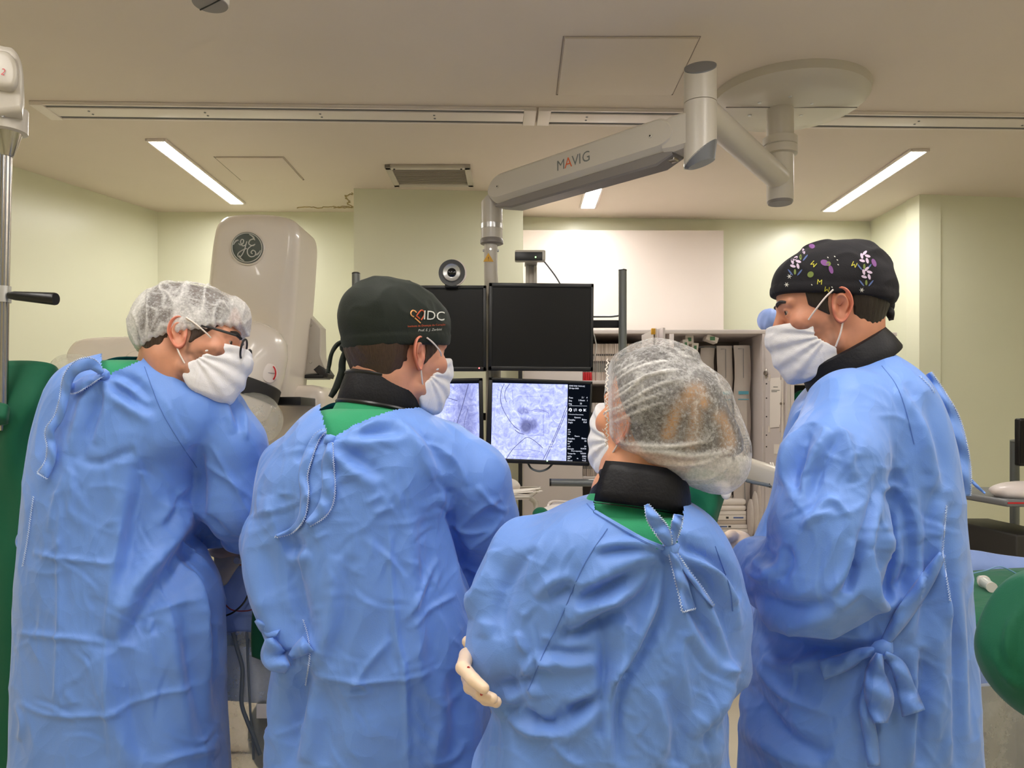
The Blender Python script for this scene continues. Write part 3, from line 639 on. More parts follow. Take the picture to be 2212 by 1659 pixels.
# ------------------------------------------------------------------ angiography machine
ag = thing('angiography_machine', 'tall white angiography machine with a round badge near the far corner', 'machine', (-1.05, 3.3, 0))
GY = 3.15
def smooth_outline(pts, k=6, closed=True):
    p = pts + pts[:3]; p = [pts[-1]] + p
    out = []
    for i in range(1, len(pts) + 1):
        a, b_, c_, d_ = [np.array(x, float) for x in (p[i - 1], p[i], p[i + 1], p[i + 2])]
        for j in range(k):
            t = j / k; out.append(0.5 * (2 * b_ + (c_ - a) * t + (2 * a - 5 * b_ + 4 * c_ - d_) * t * t + (3 * b_ - 3 * c_ + d_ - a) * t ** 3))
    return out
po = [(437, 660), (447, 560), (455, 505), (463, 478), (480, 463), (510, 457), (550, 456), (585, 458), (615, 464), (634, 476), (641, 500), (640, 540), (633, 640), (620, 780), (611, 866), (604, 872), (540, 866), (470, 860), (425, 858), (420, 850), (428, 740)]
oo = [P(u, v, GY) for u, v in smooth_outline(po, 4)]
B().slab(oo, (0, 1, 0), 0.32, 0.06).out('panel', 'ge', ag)
box('base_strip', (P(603, 868, GY - 0.02) + P(655, 866, GY - 0.02)) / 2 + Vector((0, 0.1, 0)), (0.105, 0.3, 0.034), 'black', ag, 0.004)
# badge: a shallow disc with a ring and script letters
bc = P(535, 536, GY - 0.004); bn = Vector((0.08, -1, -0.02)).normalized(); bx = Vector((0, 0, 1)).cross(bn).normalized(); bx = bx if bx.x > 0 else -bx; bz = Vector((0, 0, 1))
B().lathe([(0.07, 0), (0.071, 0.004), (0.062, 0.006)], bc, bn, 48).out('badge_rim', 'ge', ag)
badge = B().lathe([(0.064, 0.004), (0.064, 0.008), (0.061, 0.009)], bc, bn, 48).out('badge', 'gelogo', ag)
def on_b(x, y, k=1.0): return bc + bx * x * k * 0.064 + bz * y * k * 0.064 + bn * 0.0105
B().tube([on_b(0.93 * math.cos(a), 0.93 * math.sin(a)) for a in [i * math.pi / 24 for i in range(48)]], 0.0022, 6, False, True).out('badge_ring', 'gelines', badge)
for a0, in ((0.9,), (2.45,), (4.0,), (5.6,)):                          # four swirls on the rim
    B().tube([on_b(r * math.cos(a0 + t), r * math.sin(a0 + t)) for r, t in ((0.86, 0.5), (0.82, 0.3), (0.78, 0.12), (0.72, 0.0), (0.68, -0.02))], [.002, .003, .004, .0035, .002], 6).out('badge_swirl', 'gelines', badge)
def glyph(pts, r=0.0024):
    B().tube([on_b(p[0], p[1], 1.16) for p in spline(pts, 6)], r, 6).out('badge_letter', 'gelines', badge)
glyph([(-0.44, 0.22), (-0.36, 0.14), (-0.22, 0.22), (-0.18, 0.4), (-0.28, 0.44), (-0.34, 0.3), (-0.24, 0.1), (-0.08, 0.14), (0.0, 0.34), (-0.06, 0.14), (-0.16, -0.2), (-0.34, -0.5), (-0.48, -0.48), (-0.46, -0.32), (-0.26, -0.16), (0.0, -0.04)])
glyph([(0.44, 0.42), (0.34, 0.48), (0.16, 0.4), (0.1, 0.22), (0.24, 0.12), (0.38, 0.16), (0.22, 0.08), (0.04, -0.1), (0.04, -0.34), (0.2, -0.5), (0.42, -0.44), (0.46, -0.24), (0.32, -0.14), (0.22, -0.26), (0.3, -0.34)])
glyph([(0.24, 0.1), (0.36, 0.12), (0.44, 0.2)])
# detector drum leaning off the panel
da = Vector((-0.27, -0.18, -1)).normalized(); dcen = P(566, 700, 2.98)
B().lathe([(0.0, 0), (0.04, 0.003), (0.085, 0.02), (0.115, 0.05), (0.132, 0.1), (0.14, 0.16), (0.142, 0.23)], dcen, da, 56).out('detector_housing', 'ge', ag)
B().lathe([(0.143, 0.23), (0.147, 0.234), (0.148, 0.29), (0.144, 0.296)], dcen, da, 56).out('detector_bumper', 'rubber', ag)
B().lathe([(0.138, 0.296), (0.128, 0.35), (0.11, 0.37), (0.0, 0.372)], dcen, da, 56).out('detector_face', 'ge', ag)
kc = P(583, 806, 2.86); kn = Vector((0.35, -1, 0.1)).normalized()
k_ = B().lathe([(0.036, -0.012), (0.036, 0.002), (0.03, 0.004)], kc, kn, 32); k_.v = [(kc + Vector(((Vector(p) - kc).x * 0.75, (Vector(p) - kc).y, (Vector(p) - kc).z * 1.0))) for p in k_.v]
k_.out('round_button', 'white', ag)
B().tube([kc + Vector((0.024 * math.cos(a), -0.008, 0.031 * math.sin(a))) for a in [(-0.9 + i * 0.18) for i in range(11)]], 0.003, 6).out('red_mark', 'red', ag)
box('button_split', kc + kn * 0.005, (0.044, 0.003, 0.002), 'greycap', ag, 0, Matrix.Rotation(0.1, 3, 'Y'))
# side box with bumper
B().slab([P(u, v, 3.44) for u, v in ((664, 676), (692, 706), (693, 770), (700, 792), (706, 806), (655, 812))], (0, 1, 0), 0.1, 0.012).out('side_box', 'boom', ag)
B().slab([P(u, v, 3.43) for u, v in ((676, 798), (688, 788), (700, 795), (709, 808), (706, 816), (692, 814))], (0, 1, 0), 0.12, 0.01).out('corner_bumper', 'rubber', ag)
box('side_box_strip', P(680, 815, 3.5), (0.11, 0.14, 0.016), 'black', ag, 0.002)
for v in (702, 782): B().lathe([(0.007, 0), (0.005, 0.004)], P(671, v, 3.44), (0, -1, 0), 12).out('bolt', 'boom', ag)
# stand of the machine down to the floor
box('stand', (-1.08, 3.5, 0.8), (0.5, 0.4, 1.6), 'ge', ag, 0.06)
# horizontal tube head
th = B().slab([P(u, v, 3.05) for u, v in smooth_outline([(132, 772), (140, 748), (160, 732), (200, 726), (270, 724), (330, 724), (345, 750), (340, 790), (240, 800), (150, 797)], 4)], (0, 1, 0), 0.3, 0.05).out('tube_housing', 'ge', ag)
B().slab([P(u, v, 3.0) for u, v in smooth_outline([(262, 780), (272, 762), (300, 752), (345, 750), (350, 790), (280, 796)], 4)], (0, 1, 0), 0.2, 0.03).out('tube_collar', 'ge', ag)
box('tube_arm', P(390, 770, 3.3), (0.5, 0.2, 0.16), 'ge', ag, 0.04)
def crumple_shell(name, cen, rad, m, parent, seed, amp=0.12, n=(48, 30), lo=0.0, squash=None):
    """closed lumpy bag: ellipsoid with sharp-edged crumples"""
    rs = np.random.RandomState(seed); dirs = rs.randn(26, 3); dirs /= np.linalg.norm(dirs, axis=1)[:, None]; hh = rs.uniform(-1, 1, 26)
    vs = []; fs = []
    for j in range(n[1] + 1):
        ph = math.pi * j / n[1]
        for i in range(n[0]):
            a = 2 * math.pi * i / n[0]; d = np.array([math.sin(ph) * math.cos(a), math.sin(ph) * math.sin(a), math.cos(ph)])
            q = dirs @ d; k = 1 + amp * float(np.max(q * 0.5 + hh * 0.5)) - amp * 0.5 + amp * 0.09 * math.sin(9 * a + 4 * ph + seed) * math.sin(ph)
            p = d * np.array(rad) * k
            vs.append(Vector(cen) + Vector(p))
    for j in range(n[1]):
        for i in range(n[0]): fs.append((j * n[0] + i, j * n[0] + (i + 1) % n[0], (j + 1) * n[0] + (i + 1) % n[0], (j + 1) * n[0] + i))
    return mesh_obj(name, vs, fs, m, parent)
tag(crumple_shell('sterile_cover', P(545, 905, 2.85), (0.095, 0.1, 0.095), 'plastic', None, 4, 0.3), 'clear crinkled sterile plastic cover under the detector drum of the machine', 'cover')
tag(crumple_shell('sterile_cover', P(160, 790, 2.9), (0.07, 0.09, 0.04), 'plastic', None, 9, 0.3), 'clear crinkled sterile plastic cover beneath the horizontal tube head', 'cover')

# ------------------------------------------------------------------ cabinets and white board
board = tag(B().slab([P(1128, 497, 4.66), P(1563, 498, 4.72), P(1563, 1050, 4.72), P(1128, 1050, 4.66)], (-0.03, 1, 0), 0.03).out('whiteboard', 'whiteboard'), 'large plain white panel on the far wall above the supply cabinet', 'board')
CYF, CYB = 4.15, 4.6          # cabinet front and back
def X(u, Y=CYF): return (u - CX) / F * Y
def Z(v, Y=CYF): return CAM - (v - CY) / F * Y
cb = thing('supply_cabinet', 'wide white supply cabinet with open doors and shelves of packaged catheters', 'cabinet', (X(1400), 4.37, 0))
ZT = Z(712)
def cpanel(name, u0, u1, z0, z1, y0=CYF, y1=CYB, m='cab', par=None):
    box(name, ((X(u0) + X(u1)) / 2, (y0 + y1) / 2, (z0 + z1) / 2), (abs(X(u1) - X(u0)), y1 - y0, z1 - z0), m, par or cb, 0.002)
cpanel('top', 1128, 1655, ZT - 0.022, ZT)
cpanel('side', 1128, 1136, 0.05, ZT - 0.022); cpanel('side', 1647, 1655, 0.05, ZT - 0.022); cpanel('side', 1446, 1456, 0.05, ZT - 0.022)
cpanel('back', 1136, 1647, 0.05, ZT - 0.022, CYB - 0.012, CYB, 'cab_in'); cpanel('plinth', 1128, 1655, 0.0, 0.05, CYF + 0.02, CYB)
cpanel('closed_door', 1131, 1258, 0.05, ZT - 0.024, CYF - 0.018, CYF)
box('edge_strip', (X(1124), CYF - 0.02, 0.98), (0.022, 0.03, 1.86), 'dark', cb, 0.002); box('edge_strip', (X(1129), CYF - 0.019, 0.98), (0.01, 0.03, 1.86), 'boom', cb, 0.002)
shv = [Z(822), Z(945), Z(1030), Z(1120), Z(1240)]
for z in shv: cpanel('shelf', 1258, 1446, z - 0.018, z, CYF + 0.005)
for z in (Z(1166), ): cpanel('shelf', 1456, 1647, z - 0.022, z, CYF + 0.01)
# narrow boxes standing on the shelves
cbx = None
rnd = random.Random(5)
cards = [RGB(214, 200, 188), RGB(222, 212, 204), RGB(200, 186, 172)]
mbox = [mat('carton', c, 0.7) for c in cards]
def catheter_box(x, y, z, w, d, h, k, lab):
    t = thing('catheter_box', lab, 'box', (x, y, z), 'narrow catheter boxes on the supply shelves')
    box('carton', (x, y, z + h / 2), (w, d, h), mbox[k % 3], t, 0.001)
    for f, hh in ((0.5, 0.07), (0.36, 0.25), (0.7, 0.05)): box('label_band', (x, y - d / 2, z + h * f), (w * 0.66, 0.002, h * hh), 'blackink' if hh < 0.1 else 'greyink', t, 0)
    return t
protos = []
for s, (z, top) in enumerate(((shv[0], 737), (shv[1], 866), (shv[2], 960))):
    h = Z(top) - z - 0.01; xx = X(1263); k = 0
    def cl(n):
        w = 'first second third fourth fifth sixth seventh eighth ninth tenth eleventh twelfth thirteenth fourteenth fifteenth sixteenth seventeenth eighteenth nineteenth'.split()
        o = w[n - 1] if n < 20 else ('twentieth' if n == 20 else 'thirtieth' if n == 30 else ('twenty-' if n < 30 else 'thirty-') + w[n % 10 - 1])
        return '%s narrow white catheter box from the closed cabinet door, %s shelf' % (o, ('top', 'second', 'third')[s])
    first = catheter_box(xx, CYF + 0.20, z + 0.001, 0.0088, 0.3, h, s, cl(1))
    while xx < X((1392, 1322, 1316)[s]):
        xx += 0.0101; k += 1
        dup(first, (k * 0.0101, rnd.uniform(-0.006, 0.006), 0), cl(k + 1))
first = None
for k in range(4):
    b_ = B().box((X(1262) + k * 0.0125, CYF + 0.05, shv[0] + 0.0235), (0.0115, 0.06, 0.045), None, 0.002).out('tape_box', 'red'); tag(b_, 'small red box at the shelf edge, %s from the closed cabinet door' % ('first', 'second', 'third', 'fourth')[k], 'box', 'small red boxes on the shelf edge')
# tall pouches in the section by the grey side panel
def pouch(u0, u1, v0, v1, y, label, kind):
    t = thing('device_pouch', label, 'pouch', (X((u0 + u1) / 2), y, Z(v1)))
    cx = (X(u0, y) + X(u1, y)) / 2; w = X(u1, y) - X(u0, y); z0 = Z(v1, y); z1 = Z(v0, y)
    q = B(); n = 10; vs = []
    for i in range(n + 1):
        z = z0 + (z1 - z0) * i / n; bul = 0.02 * math.sin(math.pi * i / n) + 0.004; jit = 0.004 * math.sin(i * 2.1 + u0)
        vs += [(cx - w / 2 + jit, y, z), (cx - w * 0.2, y - bul, z), (cx + w * 0.2, y - bul, z), (cx + w / 2 + jit, y, z), (cx + jit, y + 0.012, z)]
    q.add(vs, [(i * 5 + k, i * 5 + (k + 1) % 5, i * 5 + 5 + (k + 1) % 5, i * 5 + 5 + k) for i in range(n) for k in range(5)] + [(4, 3, 2, 1, 0), tuple(n * 5 + k for k in range(5))])
    q.out('bag', mat('pouch_film', RGB(196, 186, 178), 0.35, noise=0.06, nscale=20), t)
    if kind:
        H = z1 - z0
        box('blue_band', (cx, y - 0.0235, z1 - H * 0.29), (w * 0.62, 0.003, 0.018), mat('teal_print', RGB(96, 170, 190), 0.6), t, 0)
        box('blue_line', (cx, y - 0.0235, z1 - H * 0.33), (w * 0.66, 0.003, 0.005), mat('teal_print', RGB(110, 176, 196), 0.6), t, 0)
        for k in range(4): box('print_line', (cx + 0.008, y - 0.0235, z1 - H * 0.55 - k * 0.016), (w * 0.42, 0.003, 0.006), 'greyink', t, 0)
        tube('guidewire', [(cx + 0.01, y - 0.022, z0 + 0.03), (cx + 0.004, y - 0.026, z0 + H * 0.2), (cx + 0.012, y - 0.026, z0 + H * 0.4)], 0.0015, 'cable_grey', t, 6)
        tube('header_seam', [(cx - w * 0.3, y - 0.012, z1 - 0.02), (cx, y - 0.02, z1 - 0.02), (cx, y - 0.024, z1 - H * 0.2)], 0.0015, 'cable_grey', t, 6)
    return t
pouch(1513, 1543, 747, 1100, CYF + 0.2, 'plain clear device pouch hanging first of the three in the open cabinet', 0)
pouch(1549, 1582, 747, 1100, CYF + 0.18, 'clear device pouch with a teal band hanging in the middle of three', 1)
pouch(1586, 1621, 746, 1100, CYF + 0.16, 'clear device pouch with a teal band hanging next to the cabinet side', 1)
tk = thing('hanging_rod', 'dark rod under the cabinet top carrying the device pouches', 'rod', (X(1550), CYF + 0.2, Z(742)))
tube('rod', [(X(1456), CYF + 0.2, Z(742)), (X(1647), CYF + 0.2, Z(742))], 0.006, 'greycap', tk); box('hook_rail', (X(1550), CYF + 0.22, Z(742)), (0.4, 0.01, 0.012), 'greycap', tk, 0.001)
for k, (u, v, w) in enumerate(((1486, 735, 18), (1498, 752, 14), (1478, 745, 12), (1535, 733, 26))):
    y = CYF + 0.13 - 0.015 * k
    t = thing('small_carton', ('white and green small carton tucked highest under the cabinet top', 'white and green small carton tucked below the highest one in the cabinet', 'narrow pale carton beside the green printed cartons in the cabinet', 'flat tilted carton under the cabinet top above the pouches')[k], 'box', (X(u), y, Z(v)))
    box('carton', (X(u, y), y, Z(v, y)), (w / F * y, 0.08, 0.05 if k < 3 else 0.03), 'paper', t, 0.002, Matrix.Rotation((0.0, 0.1, -0.05, 0.35)[k], 3, 'Y'))
    box('green_print', (X(u, y), y - 0.042, Z(v, y)), (w / F * y * 0.4, 0.003, 0.02), mat('green_print', RGB(92, 140, 104), 0.6), t, 0)
# stack of flat boxes on the low shelf
zb = Z(1166) + 0.002
for k, (u0, u1, v0, v1, lab) in enumerate(((1530, 1626, 1152, 1165, 'flat white box at the bottom of the shelf stack'), (1524, 1622, 1143, 1151, 'thin grey-white tray second from the bottom of the shelf stack'), (1538, 1614, 1133, 1142, 'white carton with blue print above the thin tray'),
                                          (1540, 1612, 1124, 1132.5, 'darker beige carton in the middle of the shelf stack'), (1542, 1612, 1113, 1123.5, 'white carton with black mark and blue print higher in the stack'), (1548, 1612, 1104, 1112.5, 'pale carton third from the top of the shelf stack'),
                                          (1550, 1613, 1092, 1103.5, 'rounded pale packet second from the top of the shelf stack'), (1553, 1613, 1078, 1091.5, 'rounded pale packet topmost in the shelf stack'))):
    y = CYF + 0.12
    t = thing('flat_box', lab, 'box', (X((u0 + u1) / 2, y), y, Z(v1, y)))
    h = Z(v0, y) - Z(v1, y)
    box('carton', ((X(u0, y) + X(u1, y)) / 2, y + 0.12, (Z(v0, y) + Z(v1, y)) / 2), (X(u1, y) - X(u0, y), 0.24, h), 'paper' if k != 3 else mbox[2], t, 0.002 if k < 6 else h * 0.45)
    if k in (2, 4):
        box('blue_label', (X(1560 if k == 2 else 1595, y), y - 0.001, (Z(v0, y) + Z(v1, y)) / 2), (0.055, 0.003, h * 0.3), 'blueink', t, 0); box('black_label', (X(1576 if k == 2 else 1571, y), y - 0.001, (Z(v0, y) + Z(v1, y)) / 2), (0.014, 0.003, h * 0.4), 'blackink', t, 0)
for k, (u, v0, lab) in enumerate(((1622, 1080, 'soft clear bag leaning nearest the stacked flat boxes'), (1632, 1062, 'tall clear bag with crinkled film beside the stacked boxes'), (1641, 1048, 'clear bag pressed against the cabinet door side'))):
    y = CYF + 0.10 - 0.02 * k
    t = tag(crumple_shell('clear_bag', (X(u, y), y, (Z(v0, y) + zb) / 2), (0.018, 0.05, (Z(v0, y) - zb) / 2), mat('bag_film', RGB(206, 196, 188), 0.25, noise=0.1, nscale=30), None, 11 + k, 0.25, (20, 16)), lab, 'bag')
# folded doors between the two sections and the open door with a notice
B().slab([P(1386, 724, 4.0), P(1412, 712, 3.86), P(1412, 1300, 3.86), P(1386, 1300, 4.0)], (0.5, 0.8, 0), 0.016).out('folded_door', 'cab', cb)
B().slab([P(1415, 709, 3.85), P(1419, 709, 3.85), P(1419, 1300, 3.85), P(1415, 1300, 3.85)], (0, 1, 0), 0.2).out('folded_door', 'cab', cb)
B().slab([P(1432, 708, 3.85), P(1437, 708, 3.85), P(1437, 1300, 3.85), P(1432, 1300, 3.85)], (0, 1, 0), 0.25).out('folded_door', 'cab', cb)
B().slab([P(1420, 711, 3.95), P(1431, 708, 3.95), P(1431, 1300, 3.95), P(1420, 1300, 3.95)], (0, 1, 0), 0.01).out('folded_door', 'cab', cb)
box('lock', P(1411, 716, 3.85), (0.02, 0.02, 0.03), 'yellow', cb, 0.003)
do = thing('cabinet_door', 'open white cabinet door with a taped paper notice', 'door', P(1655, 900, 4.1))
dq = [P(1653, 718, 4.13), P(1700, 712, 3.98), P(1700, 1420, 3.98), P(1653, 1400, 4.13)]
dn = (dq[1] - dq[0]).cross(dq[0] - dq[3]).normalized(); dn = dn if dn.y < 0 else -dn
B().slab(dq, -dn, 0.02).out('door_leaf', 'cab', do)
def on_d(u, v, d=0.0):
    dr = Vector(((u - CX) / F, 1, -(v - CY) / F)); k = (dq[0] - Vector((0, 0, CAM))).dot(dn) / dr.dot(dn); return Vector((0, 0, CAM)) + dr * k + dn * d
B().lathe([(0.012, 0), (0.012, 0.012), (0.008, 0.014)], on_d(1656, 806), dn, 16).out('lock', 'chrome', do)
B().box(on_d(1655, 806), (0.012, 0.01, 0.05), None, 0.002).out('lock_plate', 'chrome', do)
for v in (829, 860, 900, 940, 965): B().lathe([(0.004, 0), (0.004, 0.002)], on_d(1656, v), dn, 8).out('hole', 'dark', do)
tube('door_handle', [on_d(1694, 800, 0.012), on_d(1694, 945, 0.012)], 0.005, 'white', do); B().lathe([(0.007, 0), (0.007, 0.02)], on_d(1693, 872), dn, 12).out('knob', 'chrome', do)
pp = thing('paper_notice', 'white paper notice taped to the open cabinet door', 'notice', on_d(1675, 870))
B().slab([on_d(1665, 817, .003), on_d(1689, 815, .003), on_d(1687, 922, .003), on_d(1664, 924, .003)], dn, 0.001).out('sheet', 'paper', pp)
for u, v in ((1664, 816), (1689, 813), (1687, 925), (1663, 927)): box('tape', on_d(u, v, .004), (0.012, 0.004, 0.035), 'white', pp, 0)
for v, a, b_ in ((836, 1672, 1682), (843, 1668, 1686), (846, 1668, 1680)): strip('print_line', [on_d(a, v, .005), on_d(b_, v, .005)], 0.003, 'greyink', pp, dn)
tag(box('paper_label', on_d(1683, 970, .003), (0.05, 0.004, 0.05), 'paper', None, 0), 'small blank square paper label low on the open cabinet door', 'label')
# second cabinet with folded green cloths, behind the tall man
c2 = thing('linen_cabinet', 'white cabinet with folded green cloths behind the tall man', 'cabinet', (X(1825), 4.33, 0))
zt2 = Z(718)
cpanel('top', 1700, 1938, zt2 - 0.02, zt2, CYF, 4.24, 'cab', c2); cpanel('side', 1708, 1716, 0.0, zt2 - 0.02, CYF, 4.24, 'cab', c2); cpanel('side', 1925, 1935, 0.0, zt2 - 0.02, CYF, 4.24, 'cab', c2)
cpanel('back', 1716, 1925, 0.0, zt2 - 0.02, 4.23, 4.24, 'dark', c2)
for v in (826, 905, 1010): cpanel('shelf', 1716, 1925, Z(v) - 0.014, Z(v), CYF, 4.23, 'cab', c2)
for k, (u, v, w, h, lab) in enumerate(((1738, 812, 0.058, 0.052, 'folded green cloth on the upper shelf of the linen cabinet'), (1737, 872, 0.056, 0.078, 'rolled green cloth below the shelf edge in the linen cabinet'), (1786, 880, 0.07, 0.06, 'green cloth bundle further along the lower linen shelf'))):
    tag(crumple_shell('green_cloth', (X(u), CYF + 0.045, Z(826) + h if k == 0 else Z(905) + h), (w * 0.9, 0.04, h), 'green', None, 21 + k, 0.18, (32, 20)), lab, 'cloth')
bl = tag(crumple_shell('surgical_hat', P(1662, 692, 4.25), (0.05, 0.06, 0.06), 'drape_blue', None, 33, 0.5, (40, 24)), 'pale blue crinkled surgical hat lying on the cabinet top before the tall man', 'hat')

# ------------------------------------------------------------------ low background between the people
ud = thing('ultrasound_unit', 'white bedside unit with a rounded black screen and carrying handle', 'device', P(1085, 1140, 2.55))
DY = 2.55
def loop_frame(name, pts, Y, r, m, par, closed=False): B().tube([P(u, v, Y) for u, v in spline(pts, 6)], r, 10, True).out(name, m, par)
loop_frame('handle', [(1040, 1049), (1070, 1049), (1090, 1052), (1101, 1064), (1104, 1085), (1104, 1150)], DY, 0.0095, 'white', ud)
B().slab([P(u, v, DY + 0.01) for u, v in smooth_outline([(1030, 1075), (1060, 1068), (1085, 1068), (1098, 1078), (1102, 1100), (1102, 1180), (1030, 1180)], 4)], (0, 1, 0), 0.08, 0.012).out('case', 'white', ud)
B().slab([P(u, v, DY - 0.002) for u, v in smooth_outline([(1030, 1078), (1060, 1070), (1085, 1071), (1095, 1079), (1100, 1098), (1100, 1172), (1030, 1172)], 4)], (0, 1, 0), 0.03, 0.004).out('screen', 'black', ud)
text('screen_number', '612', P(1079, 1075.5, DY - 0.004), (1, 0, 0), (0, 0, 1), 0.009, 'ink_white', ud)
for u0, u1, v in ((1078, 1089, 1085), (1078, 1089, 1089), (1083, 1089, 1092)): box('screen_mark', P((u0 + u1) / 2, v, DY - 0.004), ((u1 - u0) / F * DY, 0.001, 0.003), emit_mat('screen_blue', RGB(60, 84, 130), 0.7), ud, 0)
box('port_row', P(1080, 1061, DY + 0.02), (0.05, 0.02, 0.006), 'greyink', ud, 0.001)
box('body_column', (P(1060, 1180, DY).x, DY + 0.05, 0.5), (0.06, 0.06, 1.02), 'white', ud, 0.01)
sc_ = thing('trolley_tray', 'grey wire-edged trolley tray with a bent leg near the supply cabinet', 'trolley', P(1150, 1135, 3.1))
TY = 3.1
q = [P(1080, 1076, 2.95), P(1143, 1076, 2.95), P(1168, 1056, 3.25), P(1100, 1056, 3.25)]
B().add([p for p in q] + [p - Vector((0, 0, 0.006)) for p in q], [(0, 1, 2, 3), (7, 6, 5, 4), (0, 4, 5, 1), (1, 5, 6, 2), (2, 6, 7, 3), (3, 7, 4, 0)]).out('tray', 'white', sc_, False)
for a, b_ in ((q[0], q[1]), (q[1], q[2]), (q[2], q[3])):
    B().tube([a + Vector((0, 0, 0.004)), b_ + Vector((0, 0, 0.004))], 0.0065, 8).out('rail', 'boom', sc_)
B().tube([Vector(p) for p in spline([P(1144, 1076, 2.96), P(1150, 1080, 2.98), P(1157, 1092, 3.0), P(1158, 1140, 3.0), P(1158, 1700, 3.0)], 5)], 0.009, 10).out('leg', 'boom', sc_)
B().tube([P(1070, 1078, 3.1), P(1070, 1690, 3.1)], 0.009, 10).out('leg', 'boom', sc_)
rnd = random.Random(8)
for k in range(9):
    u = 1108 + k * 3.6; y = 2.98 + 0.02 * k; p = P(u, 1066 + (k % 3) * 2.5 - 2, y); p.z = q[0].z + 0.006 + 0.004 * (k % 4)
    tag(box('paper_slip', p, (0.13, 0.045, 0.002), 'paper', None, 0, Matrix.Rotation(rnd.uniform(0.2, 0.7), 3, 'Z') @ Matrix.Rotation(rnd.uniform(-.1, .1), 3, 'Y')), 'loose white paper slip on the trolley tray, %s from the bedside unit' % ('first', 'second', 'third', 'fourth', 'fifth', 'sixth', 'seventh', 'eighth', 'ninth')[k], 'paper', 'paper slips on the trolley tray')
tag(crumple_shell('gauze_heap', P(1085, 1050, 3.22), (0.075, 0.09, 0.035), 'paper', None, 41, 0.35, (40, 20)), 'heap of white gauze on the trolley tray behind the bedside unit', 'gauze')
wt = thing('white_tray', 'white plastic instrument tray with a rounded rim beside the woman', 'tray', P(1210, 1120, 2.6))
B().tube([Vector(p) for p in spline([P(1181, 1108, 2.6), P(1184, 1092, 2.6), P(1194, 1083, 2.62), P(1232, 1084, 2.65), P(1262, 1086, 2.65)], 6)], 0.004, 8).out('rim', 'white', wt)
B().slab([P(u, v, 2.66) for u, v in ((1184, 1108), (1188, 1094), (1196, 1087), (1265, 1088), (1265, 1135), (1182, 1135))], (0, 1, 0), 0.02).out('tray_wall', 'cab', wt)
for u in (1190, 1258): tube('stand_leg', [P(u, 1130, 2.67), Vector((P(u, 1130, 2.67).x, 2.67, 0.0))], 0.01, 'white', wt)
box('stand_shelf', P(1224, 1139, 2.6), (.14, .3, .012), 'white', wt, .003)
tag(crumple_shell('white_bundle', P(1216, 1113, 2.52), (0.085, 0.07, 0.036), 'paper', None, 44, 0.08, (40, 20)), 'smooth white wrapped bundle lying before the white tray', 'bundle')
tag(crumple_shell('green_bundle', P(1168, 1110, 2.45), (0.025, 0.03, 0.02), 'green', None, 45, 0.2, (24, 14)), 'little green cloth bundle beside the white wrapped bundle', 'cloth')
tag(tube('white_tubing', [Vector(p) for p in spline([P(1130, 1132, 2.3), P(1138, 1123, 2.3), P(1150, 1119, 2.3), P(1165, 1126, 2.3)], 5)], 0.0022, 'cable_white'), 'thin white tubing curling over the blue drape edge', 'tubing')
# green draped shield behind the woman with white tape
def sheet(name, grid, m, parent=None, thick=0.0):
    """grid: rows of 3D points, refined by splines; returns an object"""
    rows = [spline(r, 8) for r in grid]; cols = list(zip(*rows)); cols = [spline(list(c), 8) for c in cols]
    n = len(cols); k = len(cols[0]); vs = [Vector(cols[i][j]) for i in range(n) for j in range(k)]
    fs = [(i * k + j, i * k + j + 1, (i + 1) * k + j + 1, (i + 1) * k + j) for i in range(n - 1) for j in range(k - 1)]
    o = mesh_obj(name, vs, fs, m, parent)
    if thick:
        md = o.modifiers.new('thickness', 'SOLIDIFY'); md.thickness = thick; md.offset = 0
    return o
GY2 = 2.44
gs = thing('draped_shield', 'dark green draped radiation shield standing behind the woman in the hair net', 'shield', P(1500, 1200, GY2))
sheet('drape', [[P(1440, 1010, GY2 + .05), P(1500, 1012, GY2), P(1545, 1020, GY2), P(1572, 1036, GY2 + .03)],
                [P(1440, 1060, GY2 + .03), P(1495, 1060, GY2 - .03), P(1545, 1062, GY2 - .02), P(1563, 1072, GY2 + .03)],
                [P(1440, 1110, GY2 + .02), P(1490, 1112, GY2 - .01), P(1535, 1110, GY2 - .05), P(1550, 1112, GY2 + .02)],
                [P(1440, 1165, GY2), P(1480, 1168, GY2 - .04), P(1520, 1165, GY2 - .01), P(1540, 1160, GY2 + .02)],
                [P(1440, 1240, GY2), P(1480, 1240, GY2 - .02), P(1515, 1240, GY2 - .03), P(1530, 1240, GY2 + .02)]], 'green', gs, 0.01)
box('lead_panel', P(1480, 1130, GY2 + 0.1), (0.13, 0.02, 0.32), 'greycap', gs, 0.004)
tube('shield_post', [P(1470, 1120, GY2 + 0.1), P(1470, 2000, GY2 + 0.1)], 0.012, 'bar', gs)
crumple_shell('white_tape', P(1561, 1048, GY2 - 0.04), (0.026, 0.012, 0.014), 'paper', gs, 51, 0.3, (20, 12)); crumple_shell('white_tape', P(1568, 1062, GY2 - 0.05), (0.016, 0.01, 0.022), 'paper', gs, 52, 0.3, (20, 12))
